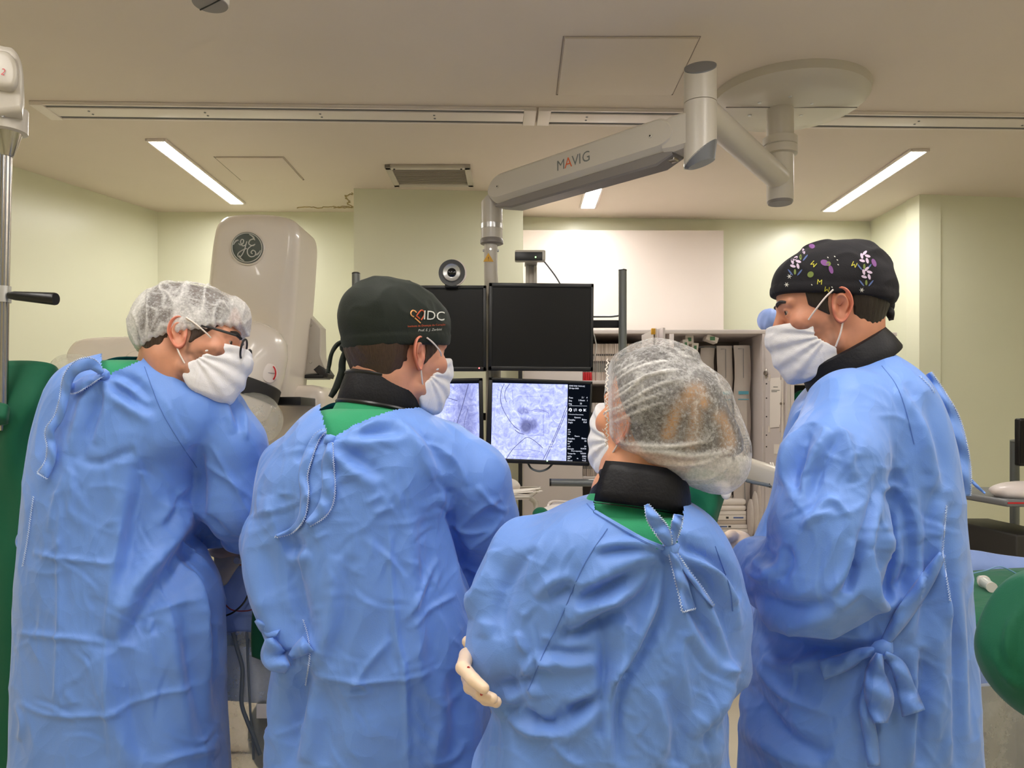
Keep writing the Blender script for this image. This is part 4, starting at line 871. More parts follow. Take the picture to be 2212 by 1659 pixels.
# grey jointed arm with a cable, beside the tall man
ga = thing('support_arm', 'grey rectangular support arm with white cable ties and a hanging cable', 'arm', P(1630, 1020, 2.6))
pa, pb = P(1588, 1008, 2.6), P(1720, 1042, 2.45)
dd = (pb - pa); ang = math.atan2(-dd.z, dd.x)
B().box((pa + pb) / 2, (dd.length, 0.06, 0.068), Matrix.Rotation(math.atan2(dd.y, dd.x), 3, 'Z') @ Matrix.Rotation(ang, 3, 'Y'), 0.012).out('arm_housing', 'boom', ga)
B().tube([Vector(p) for p in spline([P(1560, 1030, 2.52), P(1572, 1017, 2.52), P(1585, 1027, 2.52), P(1620, 1040, 2.5), P(1670, 1050, 2.48), P(1720, 1060, 2.42)], 6)], 0.006, 8).out('cable', 'cable_grey', ga)
B().tube([P(1560, 1030, 2.52), P(1566, 1060, 2.52), P(1566, 1075, 2.52)], 0.004, 8).out('hanging_cord', 'cable_white', ga)
for u in (1664, 1669): B().tube([P(u, 1000, 2.53), P(u + 5, 1020, 2.49), P(u + 2, 1045, 2.49), P(u - 8, 1052, 2.5)], 0.003, 8).out('cable_tie', 'cable_white', ga)
box('clip', P(1667, 1048, 2.49), (0.024, 0.02, 0.014), 'black', ga, 0.003); B().tube([P(1588, 990, 2.53), P(1584, 1015, 2.5), P(1576, 1030, 2.5)], 0.0045, 8).out('strap', 'black', ga)
tube('arm_post', [pb, Vector((pb.x, pb.y, 0.0))], 0.02, 'bar', ga)
# ------------------------------------------------------------------ operating table and its drapes
ot = thing('operating_table', 'long operating table under drapes running behind the gowned people', 'table', (0.1, 2.08, 0))
box('tabletop', (0.35, 2.08, 0.93), (2.5, 0.5, 0.05), 'greycap', ot, 0.01)
box('mattress', (0.35, 2.08, 0.965), (2.46, 0.46, 0.03), 'drape_blue', ot, 0.015)
box('pedestal', (0.35, 2.12, 0.47), (0.34, 0.3, 0.92), 'rubber', ot, 0.03); box('foot', (0.35, 2.12, 0.03), (0.8, 0.5, 0.06), 'rubber', ot, 0.02)
box('side_rail', (0.35, 1.815, 0.93), (2.4, 0.012, 0.03), 'chrome', ot, 0.003)
# blue drape over the lying patient (mound) and hanging over the near edge
def drape_profile(x, top, depth):
    return [(1.81, 0.93), (1.805, 1.0), (1.84, top - 0.04), (1.95, top), (2.1, top + 0.005), (2.25, top - 0.03), (2.34, 1.02), (2.36, 0.9)]
rows = []
for i, x in enumerate(np.linspace(-0.72, 0.66, 9)):
    top = 1.10 + 0.02 * math.sin(i * 1.7)
    rows.append([(x + 0.01 * math.sin(j * 2 + i), y + 0.008 * math.sin(i * 2.3 + j), z) for j, (y, z) in enumerate(drape_profile(x, top, 0))])
tag(sheet('patient_drape', rows, 'drape_blue', None, 0.004), 'pale blue drape covering the lying patient between the gowned people', 'drape')
# uncovered bit of the patient, grey cloth, swab and cables between the two men
pt = thing('person', 'lying patient mostly covered by drapes, a strip of skin showing between the two men', 'person', (-0.6, 1.98, 1.02))
# ------------------------------------------------------------------ implicit surfaces (numpy) for bodies, heads and clothing
def interp_smooth(xs, ys, q, sig=0.02):
    """smoothed piecewise-linear interpolation"""
    xs = np.asarray(xs, float); ys = np.asarray(ys, float); o = np.argsort(xs); xs, ys = xs[o], ys[o]
    n = 600; t = np.linspace(xs[0] - 3 * sig, xs[-1] + 3 * sig, n); y = np.interp(t, xs, ys); dt = t[1] - t[0]
    k = int(3 * sig / dt) + 1; w = np.exp(-0.5 * (np.arange(-k, k + 1) * dt / sig) ** 2); w /= w.sum()
    y = np.convolve(np.pad(y, k, mode='edge'), w, 'valid')
    return np.interp(q, t, y)
def smin(a, b, k):
    h = np.clip(0.5 + 0.5 * (b - a) / k, 0, 1); return b + (a - b) * h - k * h * (1 - h)
def smax(a, b, k): return -smin(-a, -b, k)
class G:
    """grid of sample points"""
    def __init__(s, lo, hi, h):
        s.lo = np.array(lo, float); s.h = h; n = [int(math.ceil((hi[i] - lo[i]) / h)) + 1 for i in range(3)]
        s.ax = [s.lo[i] + h * np.arange(n[i]) for i in range(3)]
        s.X, s.Y, s.Z = [a.astype(np.float32) for a in (s.ax[0][:, None, None], s.ax[1][None, :, None], s.ax[2][None, None, :])]
        s.shape = tuple(n)
    def full(s, v=1e3): return np.full(s.shape, v, np.float32)
    def sub(s, lo, hi):
        sl = []
        for i in range(3):
            a = int(max(0, math.floor((lo[i] - s.lo[i]) / s.h))); b = int(min(s.shape[i], math.ceil((hi[i] - s.lo[i]) / s.h) + 1)); sl.append(slice(a, max(a, b)))
        return tuple(sl)
    def coords(s, sl): return s.X[sl[0]], s.Y[:, sl[1]], s.Z[:, :, sl[2]]
def d_sphere(X, Y, Z, c, r):
    r = np.atleast_1d(r)
    if len(r) == 1: return np.sqrt((X - c[0]) ** 2 + (Y - c[1]) ** 2 + (Z - c[2]) ** 2) - r[0]
    k = np.sqrt(((X - c[0]) / r[0]) ** 2 + ((Y - c[1]) / r[1]) ** 2 + ((Z - c[2]) / r[2]) ** 2)
    return (k - 1) * min(r)
def d_cone(X, Y, Z, a, b, ra, rb):
    """capsule whose radius runs from ra to rb"""
    a = np.asarray(a, float); b = np.asarray(b, float); d = b - a; L = float(d @ d) or 1e-9
    t = np.clip(((X - a[0]) * d[0] + (Y - a[1]) * d[1] + (Z - a[2]) * d[2]) / L, 0, 1)
    return np.sqrt((X - a[0] - d[0] * t) ** 2 + (Y - a[1] - d[1] * t) ** 2 + (Z - a[2] - d[2] * t) ** 2) - (ra + (rb - ra) * t)
def add_part(g, f, fn, lo, hi, k, mode='u'):
    sl = g.sub(lo, hi); X_, Y_, Z_ = g.coords(sl)
    if 0 in (X_.size, Y_.size, Z_.size): return
    d = fn(X_, Y_, Z_).astype(np.float32)
    f[sl] = smin(f[sl], d, k) if mode == 'u' else smax(f[sl], -d, k)
def add_cone(g, f, a, b, ra, rb, k=0.02):
    m = max(ra, rb) + 2.5 * k + 0.01
    add_part(g, f, lambda X_, Y_, Z_: d_cone(X_, Y_, Z_, a, b, ra, rb), np.minimum(a, b) - m, np.maximum(a, b) + m, k)
def add_sphere(g, f, c, r, k=0.02, mode='u'):
    m = np.max(r) + 2.5 * k + 0.01; add_part(g, f, lambda X_, Y_, Z_: d_sphere(X_, Y_, Z_, c, r), np.array(c) - m, np.array(c) + m, k, mode)
def surface(g, f, relax=2):
    """surface nets: vertices and quads of the zero level"""
    s = f < 0
    c = s[:-1, :-1, :-1].astype(np.int8)
    for i, j, k in ((1, 0, 0), (0, 1, 0), (0, 0, 1), (1, 1, 0), (1, 0, 1), (0, 1, 1), (1, 1, 1)):
        c = c + s[i:s.shape[0] - 1 + i, j:s.shape[1] - 1 + j, k:s.shape[2] - 1 + k]
    cells = np.argwhere((c > 0) & (c < 8)); idx = np.full(c.shape, -1, np.int32); idx[tuple(cells.T)] = np.arange(len(cells))
    acc = np.zeros((len(cells), 3)); cnt = np.zeros(len(cells))
    cor = [(i, j, k) for i in (0, 1) for j in (0, 1) for k in (0, 1)]
    val = {q: f[cells[:, 0] + q[0], cells[:, 1] + q[1], cells[:, 2] + q[2]].astype(float) for q in cor}
    for a in cor:
        for ax in range(3):
            if a[ax] == 0:
                b = tuple(1 if i == ax else a[i] for i in range(3)); va, vb = val[a], val[b]; m = (va < 0) != (vb < 0)
                t = va[m] / (va[m] - vb[m]); p = np.zeros((m.sum(), 3)); p[:] = a; p[:, ax] += t; acc[m] += p; cnt[m] += 1
    V = cells + acc / cnt[:, None]; quads = []
    for ax in range(3):
        o1, o2 = [(1, 2), (2, 0), (0, 1)][ax]
        A = [slice(None)] * 3; Bq = [slice(None)] * 3
        A[ax] = slice(0, -1); Bq[ax] = slice(1, None)
        a = s[tuple(A)]; b = s[tuple(Bq)]; e = np.argwhere(a != b)
        e = e[(e[:, o1] > 0) & (e[:, o2] > 0) & (e[:, o1] < s.shape[o1] - 1) & (e[:, o2] < s.shape[o2] - 1)]
        fl = a[tuple(e.T)]
        def cid(d1, d2):
            q = e.copy(); q[:, o1] -= d1; q[:, o2] -= d2; return idx[tuple(q.T)]
        q = np.stack([cid(1, 1), cid(0, 1), cid(0, 0), cid(1, 0)], 1); q[~fl] = q[~fl][:, ::-1]; quads.append(q)
    Q = np.concatenate(quads); Q = Q[(Q >= 0).all(1)]
    V = V * g.h + g.lo
    return (relaxed(V, Q, relax), Q)
def edges_of(Q):
    return np.concatenate([Q[:, [i, (i + 1) % Q.shape[1]]] for i in range(Q.shape[1])])
def relaxed(V, Q, it, lam=0.5, mask=None):
    e = edges_of(Q); n = np.bincount(e[:, 0], minlength=len(V)) + np.bincount(e[:, 1], minlength=len(V)); n = np.maximum(n, 1)[:, None]
    for _ in range(it):
        s = np.stack([np.bincount(e[:, 0], V[e[:, 1], i], len(V)) + np.bincount(e[:, 1], V[e[:, 0], i], len(V)) for i in range(3)], 1) / n
        w = lam if mask is None else lam * mask[:, None]
        V = V + (s - V) * w
    return V
def normals(V, Q):
    a = V[Q[:, 2]] - V[Q[:, 0]]; b = V[Q[:, 3 if Q.shape[1] == 4 else 1]] - V[Q[:, 1 if Q.shape[1] == 4 else 0]]; fn = np.cross(a, b)
    N = np.stack([sum(np.bincount(Q[:, k], fn[:, i], len(V)) for k in range(Q.shape[1])) for i in range(3)], 1)
    return N / np.maximum(np.linalg.norm(N, axis=1), 1e-12)[:, None]
_lat = np.random.RandomState(3).uniform(-1, 1, (64, 64, 64))
def vnoise(p, seed=0):
    p = p + seed * 7.31; i = np.floor(p).astype(int); f = p - i; f = f * f * (3 - 2 * f); r = 0
    for a in (0, 1):
        for b in (0, 1):
            for c in (0, 1):
                w = (f[:, 0] if a else 1 - f[:, 0]) * (f[:, 1] if b else 1 - f[:, 1]) * (f[:, 2] if c else 1 - f[:, 2])
                r = r + w * _lat[(i[:, 0] + a) & 63, (i[:, 1] + b) & 63, (i[:, 2] + c) & 63]
    return r
def ridged(p, seed=0): return 1 - 2 * np.abs(vnoise(p, seed))
def px_of(V):
    return np.stack([CX + F * V[:, 0] / V[:, 1], CY - F * (V[:, 2] - CAM) / V[:, 1]], 1)
def creases(V, N, lines, fold=None):
    """model folds along polylines traced on the cloth's near side.  line = (kind, width_px, height_m, points)
    r ridge, v valley, f one side up and the other down, s a lapped edge"""
    uv = px_of(V); near = np.clip(-(V * N).sum(1) / np.linalg.norm(V - [0, 0, CAM], axis=1) * 3 + 0.6, 0, 1); disp = np.zeros(len(V))
    for kind, w, h, pts in lines:
        pts = np.array(spline(pts, 5)) if len(pts) > 2 else np.array(pts, float)
        R = w * (5 if kind == 's' else 3.2); m = np.where((uv[:, 0] > pts[:, 0].min() - R) & (uv[:, 0] < pts[:, 0].max() + R) & (uv[:, 1] > pts[:, 1].min() - R) & (uv[:, 1] < pts[:, 1].max() + R) & (near > 0))[0]
        if not len(m): continue
        q = uv[m]; best = np.full(len(m), 1e9); sd = np.zeros(len(m)); tt = np.zeros(len(m)); L = np.r_[0, np.cumsum(np.linalg.norm(np.diff(pts, axis=0), axis=1))]
        for i in range(len(pts) - 1):
            a, b = pts[i], pts[i + 1]; d = b - a; l2 = d @ d + 1e-9; t = np.clip(((q - a) @ d) / l2, 0, 1); r = q - a - t[:, None] * d; dd = np.hypot(r[:, 0], r[:, 1])
            k = dd < best; best[k] = dd[k]; sd[k] = np.sign(d[0] * r[k, 1] - d[1] * r[k, 0]) * dd[k]; tt[k] = (L[i] + t[k] * np.sqrt(l2)) / L[-1]
        if kind == 's': tp = np.clip(np.minimum(tt, 1 - tt) * 12, 0, 1)
        else: tp = np.clip(np.sin(np.pi * np.clip(tt, 0.0, 1.0)), 0, 1) ** 0.5
        x = sd / w
        if kind == 'r': y = np.exp(-np.abs(x) ** 1.5)
        elif kind == 'v': y = -np.exp(-x * x)
        elif kind == 'f': y = x * np.exp(-0.5 * x * x) * 1.4
        else: y = 0.5 * (1 + np.tanh(x * 4)) * np.exp(-np.maximum(x, 0) / 3.0)
        disp[m] += h * y * tp * near[m]
        if fold is not None: fold[m] = np.maximum(fold[m], np.exp(-np.abs(x) ** 1.5) * tp)
    return V + N * disp[:, None]
def in_poly(uv, poly):
    x, y = uv[:, 0], uv[:, 1]; r = np.zeros(len(uv), bool); n = len(poly)
    for i in range(n):
        (x1, y1), (x2, y2) = poly[i], poly[(i + 1) % n]
        c = ((y1 > y) != (y2 > y)) & (x < (x2 - x1) * (y - y1) / ((y2 - y1) + 1e-12) + x1); r ^= c
    return r
def cut(V, Q, mask):
    """drop faces whose centre is masked (mask per vertex) and unused vertices"""
    Q = Q[~mask[Q].any(1)]; u = np.unique(Q); m = np.full(len(V), -1); m[u] = np.arange(len(u)); return V[u], m[Q], u
def tree(V, Q): return BVHTree.FromPolygons([tuple(v) for v in V], [tuple(q) for q in Q])
def hit(bvh, u, v, off=0.0):
    """point of a surface seen at a pixel, lifted a little towards the viewer"""
    o = Vector((0, 0, CAM)); d = Vector(((u - CX) / F, 1, -(v - CY) / F)).normalized()
    p, n, i, t = bvh.ray_cast(o, d)
    return (p - d * off, n) if p is not None else (None, None)
# ------------------------------------------------------------------ heads
# local frame: origin between the ears, +x face, +y the person's left, +z crown; metres
HZ = [.136, .134, .126, .112, .092, .07, .05, .03, .01, -.01, -.03, -.05, -.07, -.085, -.1, -.112]
HF = [.004, .026, .050, .072, .086, .0925, .0955, .0945, .088, .088, .089, .091, .0905, .088, .078, .05]
HB = [.004, .034, .062, .086, .098, .103, .105, .103, .099, .092, .082, .068, .052, .036, .022, .004]
HW = [.004, .026, .046, .061, .070, .0755, .0775, .0772, .0755, .0735, .070, .0655, .059, .052, .040, .022]
_hz = np.linspace(.136, -.112, 249)
_hf, _hb, _hw = [interp_smooth(HZ, a, _hz, 0.006) for a in (HF, HB, HW)]
def skull(X_, Y_, Z_):
    zz = np.clip(Z_, -.112, .136); o = _hz[::-1]
    f_ = np.interp(zz, o, _hf[::-1]); b_ = np.interp(zz, o, _hb[::-1]); w_ = np.interp(zz, o, _hw[::-1])
    xr = np.where(X_ > 0, f_, b_); k = ((np.abs(X_) / xr) ** 2.25 + (np.abs(Y_) / w_) ** 2.25) ** (1 / 2.25)
    d = (k - 1) * np.minimum(np.minimum(xr, w_), 0.07)
    return smax(d, np.maximum(Z_ - .1345, -.11 - Z_), 0.012)
def pose(ear_px, ear_Y, yaw, pitch, roll, s, side):
    """world matrix that puts the ear of the given side (+1 left, -1 right) on a pixel at a depth"""
    from mathutils import Euler
    R = Matrix.Rotation(math.radians(yaw), 3, 'Z') @ Matrix.Rotation(math.radians(pitch), 3, 'Y') @ Matrix.Rotation(math.radians(roll), 3, 'X')
    loc = P(ear_px[0], ear_px[1], ear_Y) - R @ (Vector((-.004, side * .078, 0)) * s)
    return Matrix.Translation(loc) @ R.to_4x4() @ Matrix.Scale(s, 4)
def to_world(Mx, V):
    A = np.array(Mx); return V @ A[:3, :3].T + A[:3, 3]
def head_mesh(neck_local, tone, beard, h=.0024, lean=1.0):
    g = G((-.15, -.105, -.235), (.15, .105, .15), h); f = np.broadcast_to(skull(g.X * lean, g.Y * lean, g.Z), g.shape).astype(np.float32).copy()
    nb = np.array(neck_local)
    add_cone(g, f, (-.028, 0, -.03), nb, .056, .062, .03)
    for s in (-1, 1):
        add_cone(g, f, (-.03, s * .045, -.045), (nb[0] + .05, s * .022, nb[2]), .014, .016, .03)     # neck muscle
        add_sphere(g, f, (.066, s * .048, -.008), .022, .02)                                          # cheekbone
        add_sphere(g, f, (.104, s * .033, .018), .0165, .012, 's')                                    # eye socket
        add_cone(g, f, (.091, s * .014, .036), (.078, s * .05, .036), .007, .006, .012)               # brow
        add_sphere(g, f, (.100, s * .0125, -.029), .0085, .007)                                       # nostril wing
        add_sphere(g, f, (.0795, s * .032, .0195), .0135, .003)                                       # lids
        add_cone(g, f, (.02, s * .058, -.062), (.07, s * .03, -.092), .012, .012, .02)                # jaw line
    add_cone(g, f, (.090, 0, .03), (.117, 0, -.021), .0085, .0115, .01)
    for z, x in ((-.053, .0945), (-.063, .0935)): add_cone(g, f, (x, -.018, z), (x, .018, z), .006, .006, .005)
    add_sphere(g, f, (.083, 0, -.09), .018, .018)
    for s in (-1, 1): add_sphere(g, f, (-.002, s * .084, -.002), .0135, .006, 's')                    # hollow behind the ear shell
    for s in (-1, 1):                                                                                  # lid opening
        sl = g.sub((.08, s * .033 - .016, .008), (.105, s * .033 + .016, .032)); X_, Y_, Z_ = g.coords(sl)
        d = np.sqrt(((X_ - .094) / .012) ** 2 + ((Y_ - s * .034) / .0125) ** 2 + ((Z_ - .0195) / .0038) ** 2) - 1; f[sl] = smax(f[sl], -d * .005, .0015)
    V, Q = surface(g, f, 2)
    n = vnoise(V * 120, 2)
    col = np.tile(np.array(tone[:3]), (len(V), 1))
    rim = np.exp(-((V[:, 0] - .1) ** 2 + V[:, 1] ** 2 + (V[:, 2] + .015) ** 2) / .025 ** 2)
    col *= (1 - 0.12 * rim[:, None] * np.array([0, 1, 1]))
    ch = np.exp(-(((V[:, 0] - .07) / .03) ** 2 + ((np.abs(V[:, 1]) - .05) / .02) ** 2 + ((V[:, 2] + .01) / .022) ** 2)); col *= (1 - 0.12 * ch[:, None] * np.array([0, 1, 1]))
    if beard:
        z, x = V[:, 2], V[:, 0]
        bd = np.clip((-.012 - z + .25 * (x - .02)) / .02, 0, 1) * np.clip((x - .005) / .015, 0, 1) * np.clip((z + .125) / .02, 0, 1) * np.clip((.088 - x + np.abs(V[:, 1])) / .01, 0.35, 1)
        sb = np.clip((.028 - x) / .01, 0, 1) * np.clip((x - .005) / .01, 0, 1) * np.clip((z + .05) / .02, 0, 1) * np.clip((.05 - z) / .02, 0, 1)
        k = np.clip(np.maximum(bd, sb) * beard * (0.75 + 0.5 * n), 0, 1)[:, None]; col = col * (1 - k) + np.array(RGB(62, 44, 36)[:3]) * k
    lip = np.exp(-((V[:, 2] + .058) / .009) ** 2) * np.exp(-(V[:, 1] / .02) ** 2) * (V[:, 0] > .085); col *= (1 - 0.35 * lip[:, None] * np.array([.2, 1, .8]))
    return V, Q, col
def ear_mesh(side, tone):
    """cupped ear: rim, groove, inner ridge and hollow"""
    nr, na = 22, 44; Vs = []
    def pt(r, a, back):
        ca, sa = math.cos(a), math.sin(a)
        rx = .0145 if ca > 0 else (.0215 if sa > -0.2 else .0215 - .007 * min(1, (-sa - .2) / .8)); ry = .034 if sa > 0 else .033
        x = r * ca * rx - .002; z = r * sa * ry + .002
        x -= .12 * z
        flare = .004 + .016 * np.clip((.012 - x) / .034, 0, 1) ** 0.9
        bh = 1 / (1 + math.exp((ca - .45) * 8)); lob = np.clip((-sa - .55) / .3, 0, 1)
        y = flare + .0042 * math.exp(-((r - .93) / .075) ** 2) * (bh * .9 + .1) - .0048 * math.exp(-((r - .76) / .09) ** 2) * bh * (1 - lob) \
            + .0036 * math.exp(-((r - .56) / .1) ** 2) * bh * (1 - lob) - .008 * math.exp(-(r / .42) ** 2) * (1 - .3 * (sa > .5))
        y += .004 * math.exp(-(((x - .010) / .005) ** 2 + ((z + .004) / .007) ** 2))      # tragus
        if back: y = y - .004 - .012 * (1 - r) - .002
        return (x, (y + .0735) * side, z)
    rr = [0.03 + 0.97 * i / (nr - 1) for i in range(nr)]
    for r in rr: Vs += [pt(r, 2 * math.pi * k / na, False) for k in range(na)]
    for r in (1.01, .97, .85, .6, .3): Vs += [pt(r, 2 * math.pi * k / na, True) for k in range(na)]
    Q = [(i * na + k, i * na + (k + 1) % na, (i + 1) * na + (k + 1) % na, (i + 1) * na + k) for i in range(nr + 4) for k in range(na)]
    V = np.array(Vs); Q = np.array(Q)
    if side < 0: Q = Q[:, ::-1]
    Q = Q[:, ::-1]
    r = np.repeat(np.r_[rr, [1] * 5], na)
    red = 0.30 * np.exp(-((r - .95) / .2) ** 2) + 0.08
    dark = 0.45 * np.exp(-(r / .35) ** 2)
    col = np.array(tone[:3])[None] * (1 - red[:, None] * np.array([.05, .8, .75])) * (1 - dark[:, None] * np.array([.5, .8, .8]))
    return V, Q, col
def join(parts):
    o = 0; Vs = []; Qs = []; Cs = []
    for V, Q, c in parts: Vs.append(V); Qs.append(Q + o); Cs.append(c); o += len(V)
    return np.concatenate(Vs), np.concatenate(Qs), np.concatenate(Cs)
def set_tone(o, col, name='tone'):
    a = o.data.color_attributes.new(name, 'FLOAT_COLOR', 'POINT')
    a.data.foreach_set('color', np.concatenate([col, np.ones((len(col), 1))], 1).astype(np.float32).ravel())
def set_fold(o, fold):
    a = o.data.attributes.new('fold', 'FLOAT', 'POINT'); a.data.foreach_set('value', fold.astype(np.float32))
def local_shell(fn, lo, hi, h, relax=2):
    g = G(lo, hi, h); f = np.broadcast_to(fn(g.X, g.Y, g.Z), g.shape).astype(np.float32); return surface(g, f, relax)
def shell_obj(name, Mx, fn, m, parent, lo=(-.17, -.125, -.17), hi=(.17, .125, .19), h=.0032, wrinkle=None, relax=2, lines=None, fold=False):
    V, Q = local_shell(fn, lo, hi, h, relax); fo = np.zeros(len(V))
    if wrinkle:
        N = normals(V, Q); d, fo = wrinkle(V); V = V + N * d[:, None]
    W = to_world(Mx, V)
    if lines: W = creases(W, normals(W, Q), lines, fo)
    o = np_obj(name, W, Q, m, parent)
    if fold: set_fold(o, np.clip(fo, 0, 1))
    return o, W, Q
def mask_fn(X_, Y_, Z_, up=.020):
    Z_ = Z_ - up; return _mask(X_, Y_, Z_)
def _mask(X_, Y_, Z_):
    """pleated face mask: bridge of the nose to under the chin, cut back at the cheeks"""
    zs = [.02, .0, -.02, -.04, -.06, -.08, -.1, -.12, -.14]
    fr = np.interp(Z_, zs[::-1], [.095, .126, .138, .136, .133, .131, .126, .114, .09][::-1])
    wd = np.interp(Z_, zs[::-1], [.06, .068, .0735, .074, .0715, .070, .066, .060, .05][::-1])
    k = ((np.abs(np.maximum(X_, 0)) / fr) ** 2.0 + (np.abs(Y_) / wd) ** 2.0) ** 0.5; d = (k - 1) * .07
    xc = np.interp(Z_, [-.12, -.1, -.075, -.06, -.045, -.03, .0], [.035, .022, .02, .04, .052, .05, .052])
    d = smax(d, xc - X_, .004); d = np.maximum(d, Z_ + .006 + np.abs(Y_) * .04 - (X_ - .1) * .1); d = smax(d, -.134 - Z_ + (.12 - X_) * .16, .01)
    return d
def mask_wrinkle(V, up=.02):
    z, x = V[:, 2] - up, V[:, 0]; d = np.zeros(len(V)); a = np.arctan2(z + .05, np.abs(V[:, 1]) * .8 + .02)
    rad = np.hypot(x - .03, z + .052); ang = np.arctan2(z + .052, x - .03)
    for a0, w in ((0.42, .08), (0.05, .09), (-0.35, .1), (-.75, .1)):
        t = (ang - a0) / w; d += .0030 * t * np.exp(-.5 * t * t) * np.clip(rad / .03, 0, 1)
    d += .0008 * vnoise(V * 90, 5) + .0012 * np.sin(x * 900) * np.exp(-((x - .05) / .006) ** 2) * .4
    return d, np.zeros(len(V))
# ------------------------------------------------------------------ bodies and gowns
class Torso:
    def __init__(s, rings, hem=0.36, flare=1.06):
        r = []
        for v, uL, uR, Y, b in rings:                                   # ellipse whose tangents through the eye point are the two outline pixels
            mL, mR = (uL - CX) / F, (uR - CX) / F; cx = (mL + mR) * (Y * Y - b * b) / (2 * Y); r.append((CAM - (v - CY) / F * Y, cx, Y, math.sqrt(max(1e-5, (cx - mL * Y) ** 2 - mL * mL * b * b)), b))
        z, cx, cy, a, b = r[-1]; r.append((hem, cx, cy, a * flare, b * flare)); r.sort()
        s.r = np.array(r); s.zt = s.r[-1, 0]; s.zb = hem
    def at(s, z, sig=0.012): return [interp_smooth(s.r[:, 0], s.r[:, i], z, sig) for i in range(1, 5)]
    def d(s, X_, Y_, Z_, grow=0.0, n=2.3):
        z = np.asarray(Z_, float).ravel(); cx, cy, a, b = [q.reshape(Z_.shape) for q in s.at(np.clip(z, s.zb, s.zt))]
        a = np.maximum(a + grow, .01); b = np.maximum(b + grow, .01)
        k = ((np.abs(X_ - cx) / a) ** n + (np.abs(Y_ - cy) / b) ** n) ** (1 / n)
        return smax((k - 1) * np.minimum(a, b), Z_ - s.zt - grow, .02)
def chain_pts(ch): return [(np.array(P(u, v, Y)), r) for u, v, Y, r in ch]
def build_gown(T, arms, h, seed, drape=0.006, smooth=3, grow=0.0):
    r = T.r; lo = [(r[:, 1] - r[:, 3]).min() - .05, (r[:, 2] - r[:, 4]).min() - .05, T.zb]; hi = [(r[:, 1] + r[:, 3]).max() + .05, (r[:, 2] + r[:, 4]).max() + .05, T.zt + .06]
    for ch in arms:
        for p, rr in chain_pts(ch):
            lo = np.minimum(lo, p - rr - .03); hi = np.maximum(hi, p + rr + .03)
    lo[2] = T.zb - .01
    g = G(lo, hi, h); f = np.broadcast_to(T.d(g.X, g.Y, g.Z, grow), g.shape).astype(np.float32).copy()
    for ch in arms:
        c = chain_pts(ch)
        for (p, ra), (q, rb) in zip(c, c[1:]): add_cone(g, f, p, q, ra + grow, rb + grow, .028)
    f = np.maximum(f, (T.zb - g.Z)).astype(np.float32)
    V, Q = surface(g, f, smooth)
    if drape:
        N = normals(V, Q); low = np.clip((1.25 - V[:, 2]) / .35, 0, 1)
        p = V * np.array([9, 9, 1.6]); dd = drape * low * ridged(p + vnoise(V * 3, seed)[:, None] * .8, seed)
        q = V * np.array([7, 7, 7]); q = q + np.stack([V[:, 2] * 3, V[:, 2] * 0, V[:, 0] * -3], 1)
        dd += drape * .35 * np.maximum(0, ridged(q, seed + 3)) ** 3 + drape * .12 * np.maximum(0, ridged(V * 15, seed + 5)) ** 4
        V = V + N * dd[:, None]
    return V, Q
def on_gown(bvh, pts, off, k=6):
    """polyline of pixels laid on a surface"""
    out = []; last = None
    for u, v in spline(pts, k):
        p, n = hit(bvh, u, v, off)
        if p is None:
            if last is None: continue
            p = P(u, v, last.y)
        out.append(p); last = p
    return out
def ribbon(name, pts, widths, Ys, m, parent, bvh=None, off=.006, curl=0.004, k=8, edge=None, thick=.0014, seed=0):
    """cloth tie through pixel points; Ys is a depth per point, or None to lie on the surface; widths in pixels"""
    n = len(pts); sp = spline([(u, v, w, i) for i, ((u, v), w) in enumerate(zip(pts, widths))], k); vs = []; cols = 7; rs = random.Random(seed); last = None; L = []; R = []
    for j, (u, v, w, i) in enumerate(sp):
        a = sp[max(j - 1, 0)]; b = sp[min(j + 1, len(sp) - 1)]; t = np.array([b[0] - a[0], b[1] - a[1]]); t /= np.linalg.norm(t) + 1e-9; s = np.array([-t[1], t[0]])
        for c in range(cols):
            q = (c / (cols - 1) - .5); uu, vv = u + s[0] * q * w, v + s[1] * q * w
            y = None
            if bvh is not None:
                p, nn = hit(bvh, uu, vv, 0); y = p.y if p is not None else None
            if Ys is not None:
                yy = float(np.interp(i, range(n), Ys)); y = yy if y is None else min(yy, y - off)
            elif y is None: y = last if last is not None else 1.5
            else: y -= off
            last = y
            y -= curl * math.cos(q * math.pi) + curl * .7 * math.sin(j * .55 + q * 3 + seed)
            vs.append(P(uu, vv, y))
        L.append(vs[-cols]); R.append(vs[-1])
    fs = [(i * cols + c, i * cols + c + 1, (i + 1) * cols + c + 1, (i + 1) * cols + c) for i in range(len(sp) - 1) for c in range(cols - 1)]
    o = mesh_obj(name, vs, fs, m, parent); md = o.modifiers.new('thickness', 'SOLIDIFY'); md.thickness = thick; md.offset = 0
    for e, side in ((edge or '', None),):
        for ch in e:
            line = {'l': L, 'r': R, 'e': [vs[-cols + c] for c in range(cols)], 's': [vs[c] for c in range(cols)]}[ch]; overlock(line, o)
    return o
def overlock(line, parent, r=.0008, step=.0042):
    """zigzag edge stitching along a 3D polyline"""
    line = [Vector(p) for p in line]; pts = []; d = 0; k = 0
    for a, b in zip(line, line[1:]):
        L = (b - a).length
        while d < L:
            p = a.lerp(b, d / L); s = (b - a).normalized().cross(Vector((0, 1, 0))) * (.0014 if k % 2 else -.0014); pts.append(p + s - Vector((0, .0012, 0))); d += step * .5; k += 1
        d -= L
    if len(pts) > 2: B().tube(pts, r, 5).out('stitching', 'stitch', parent)
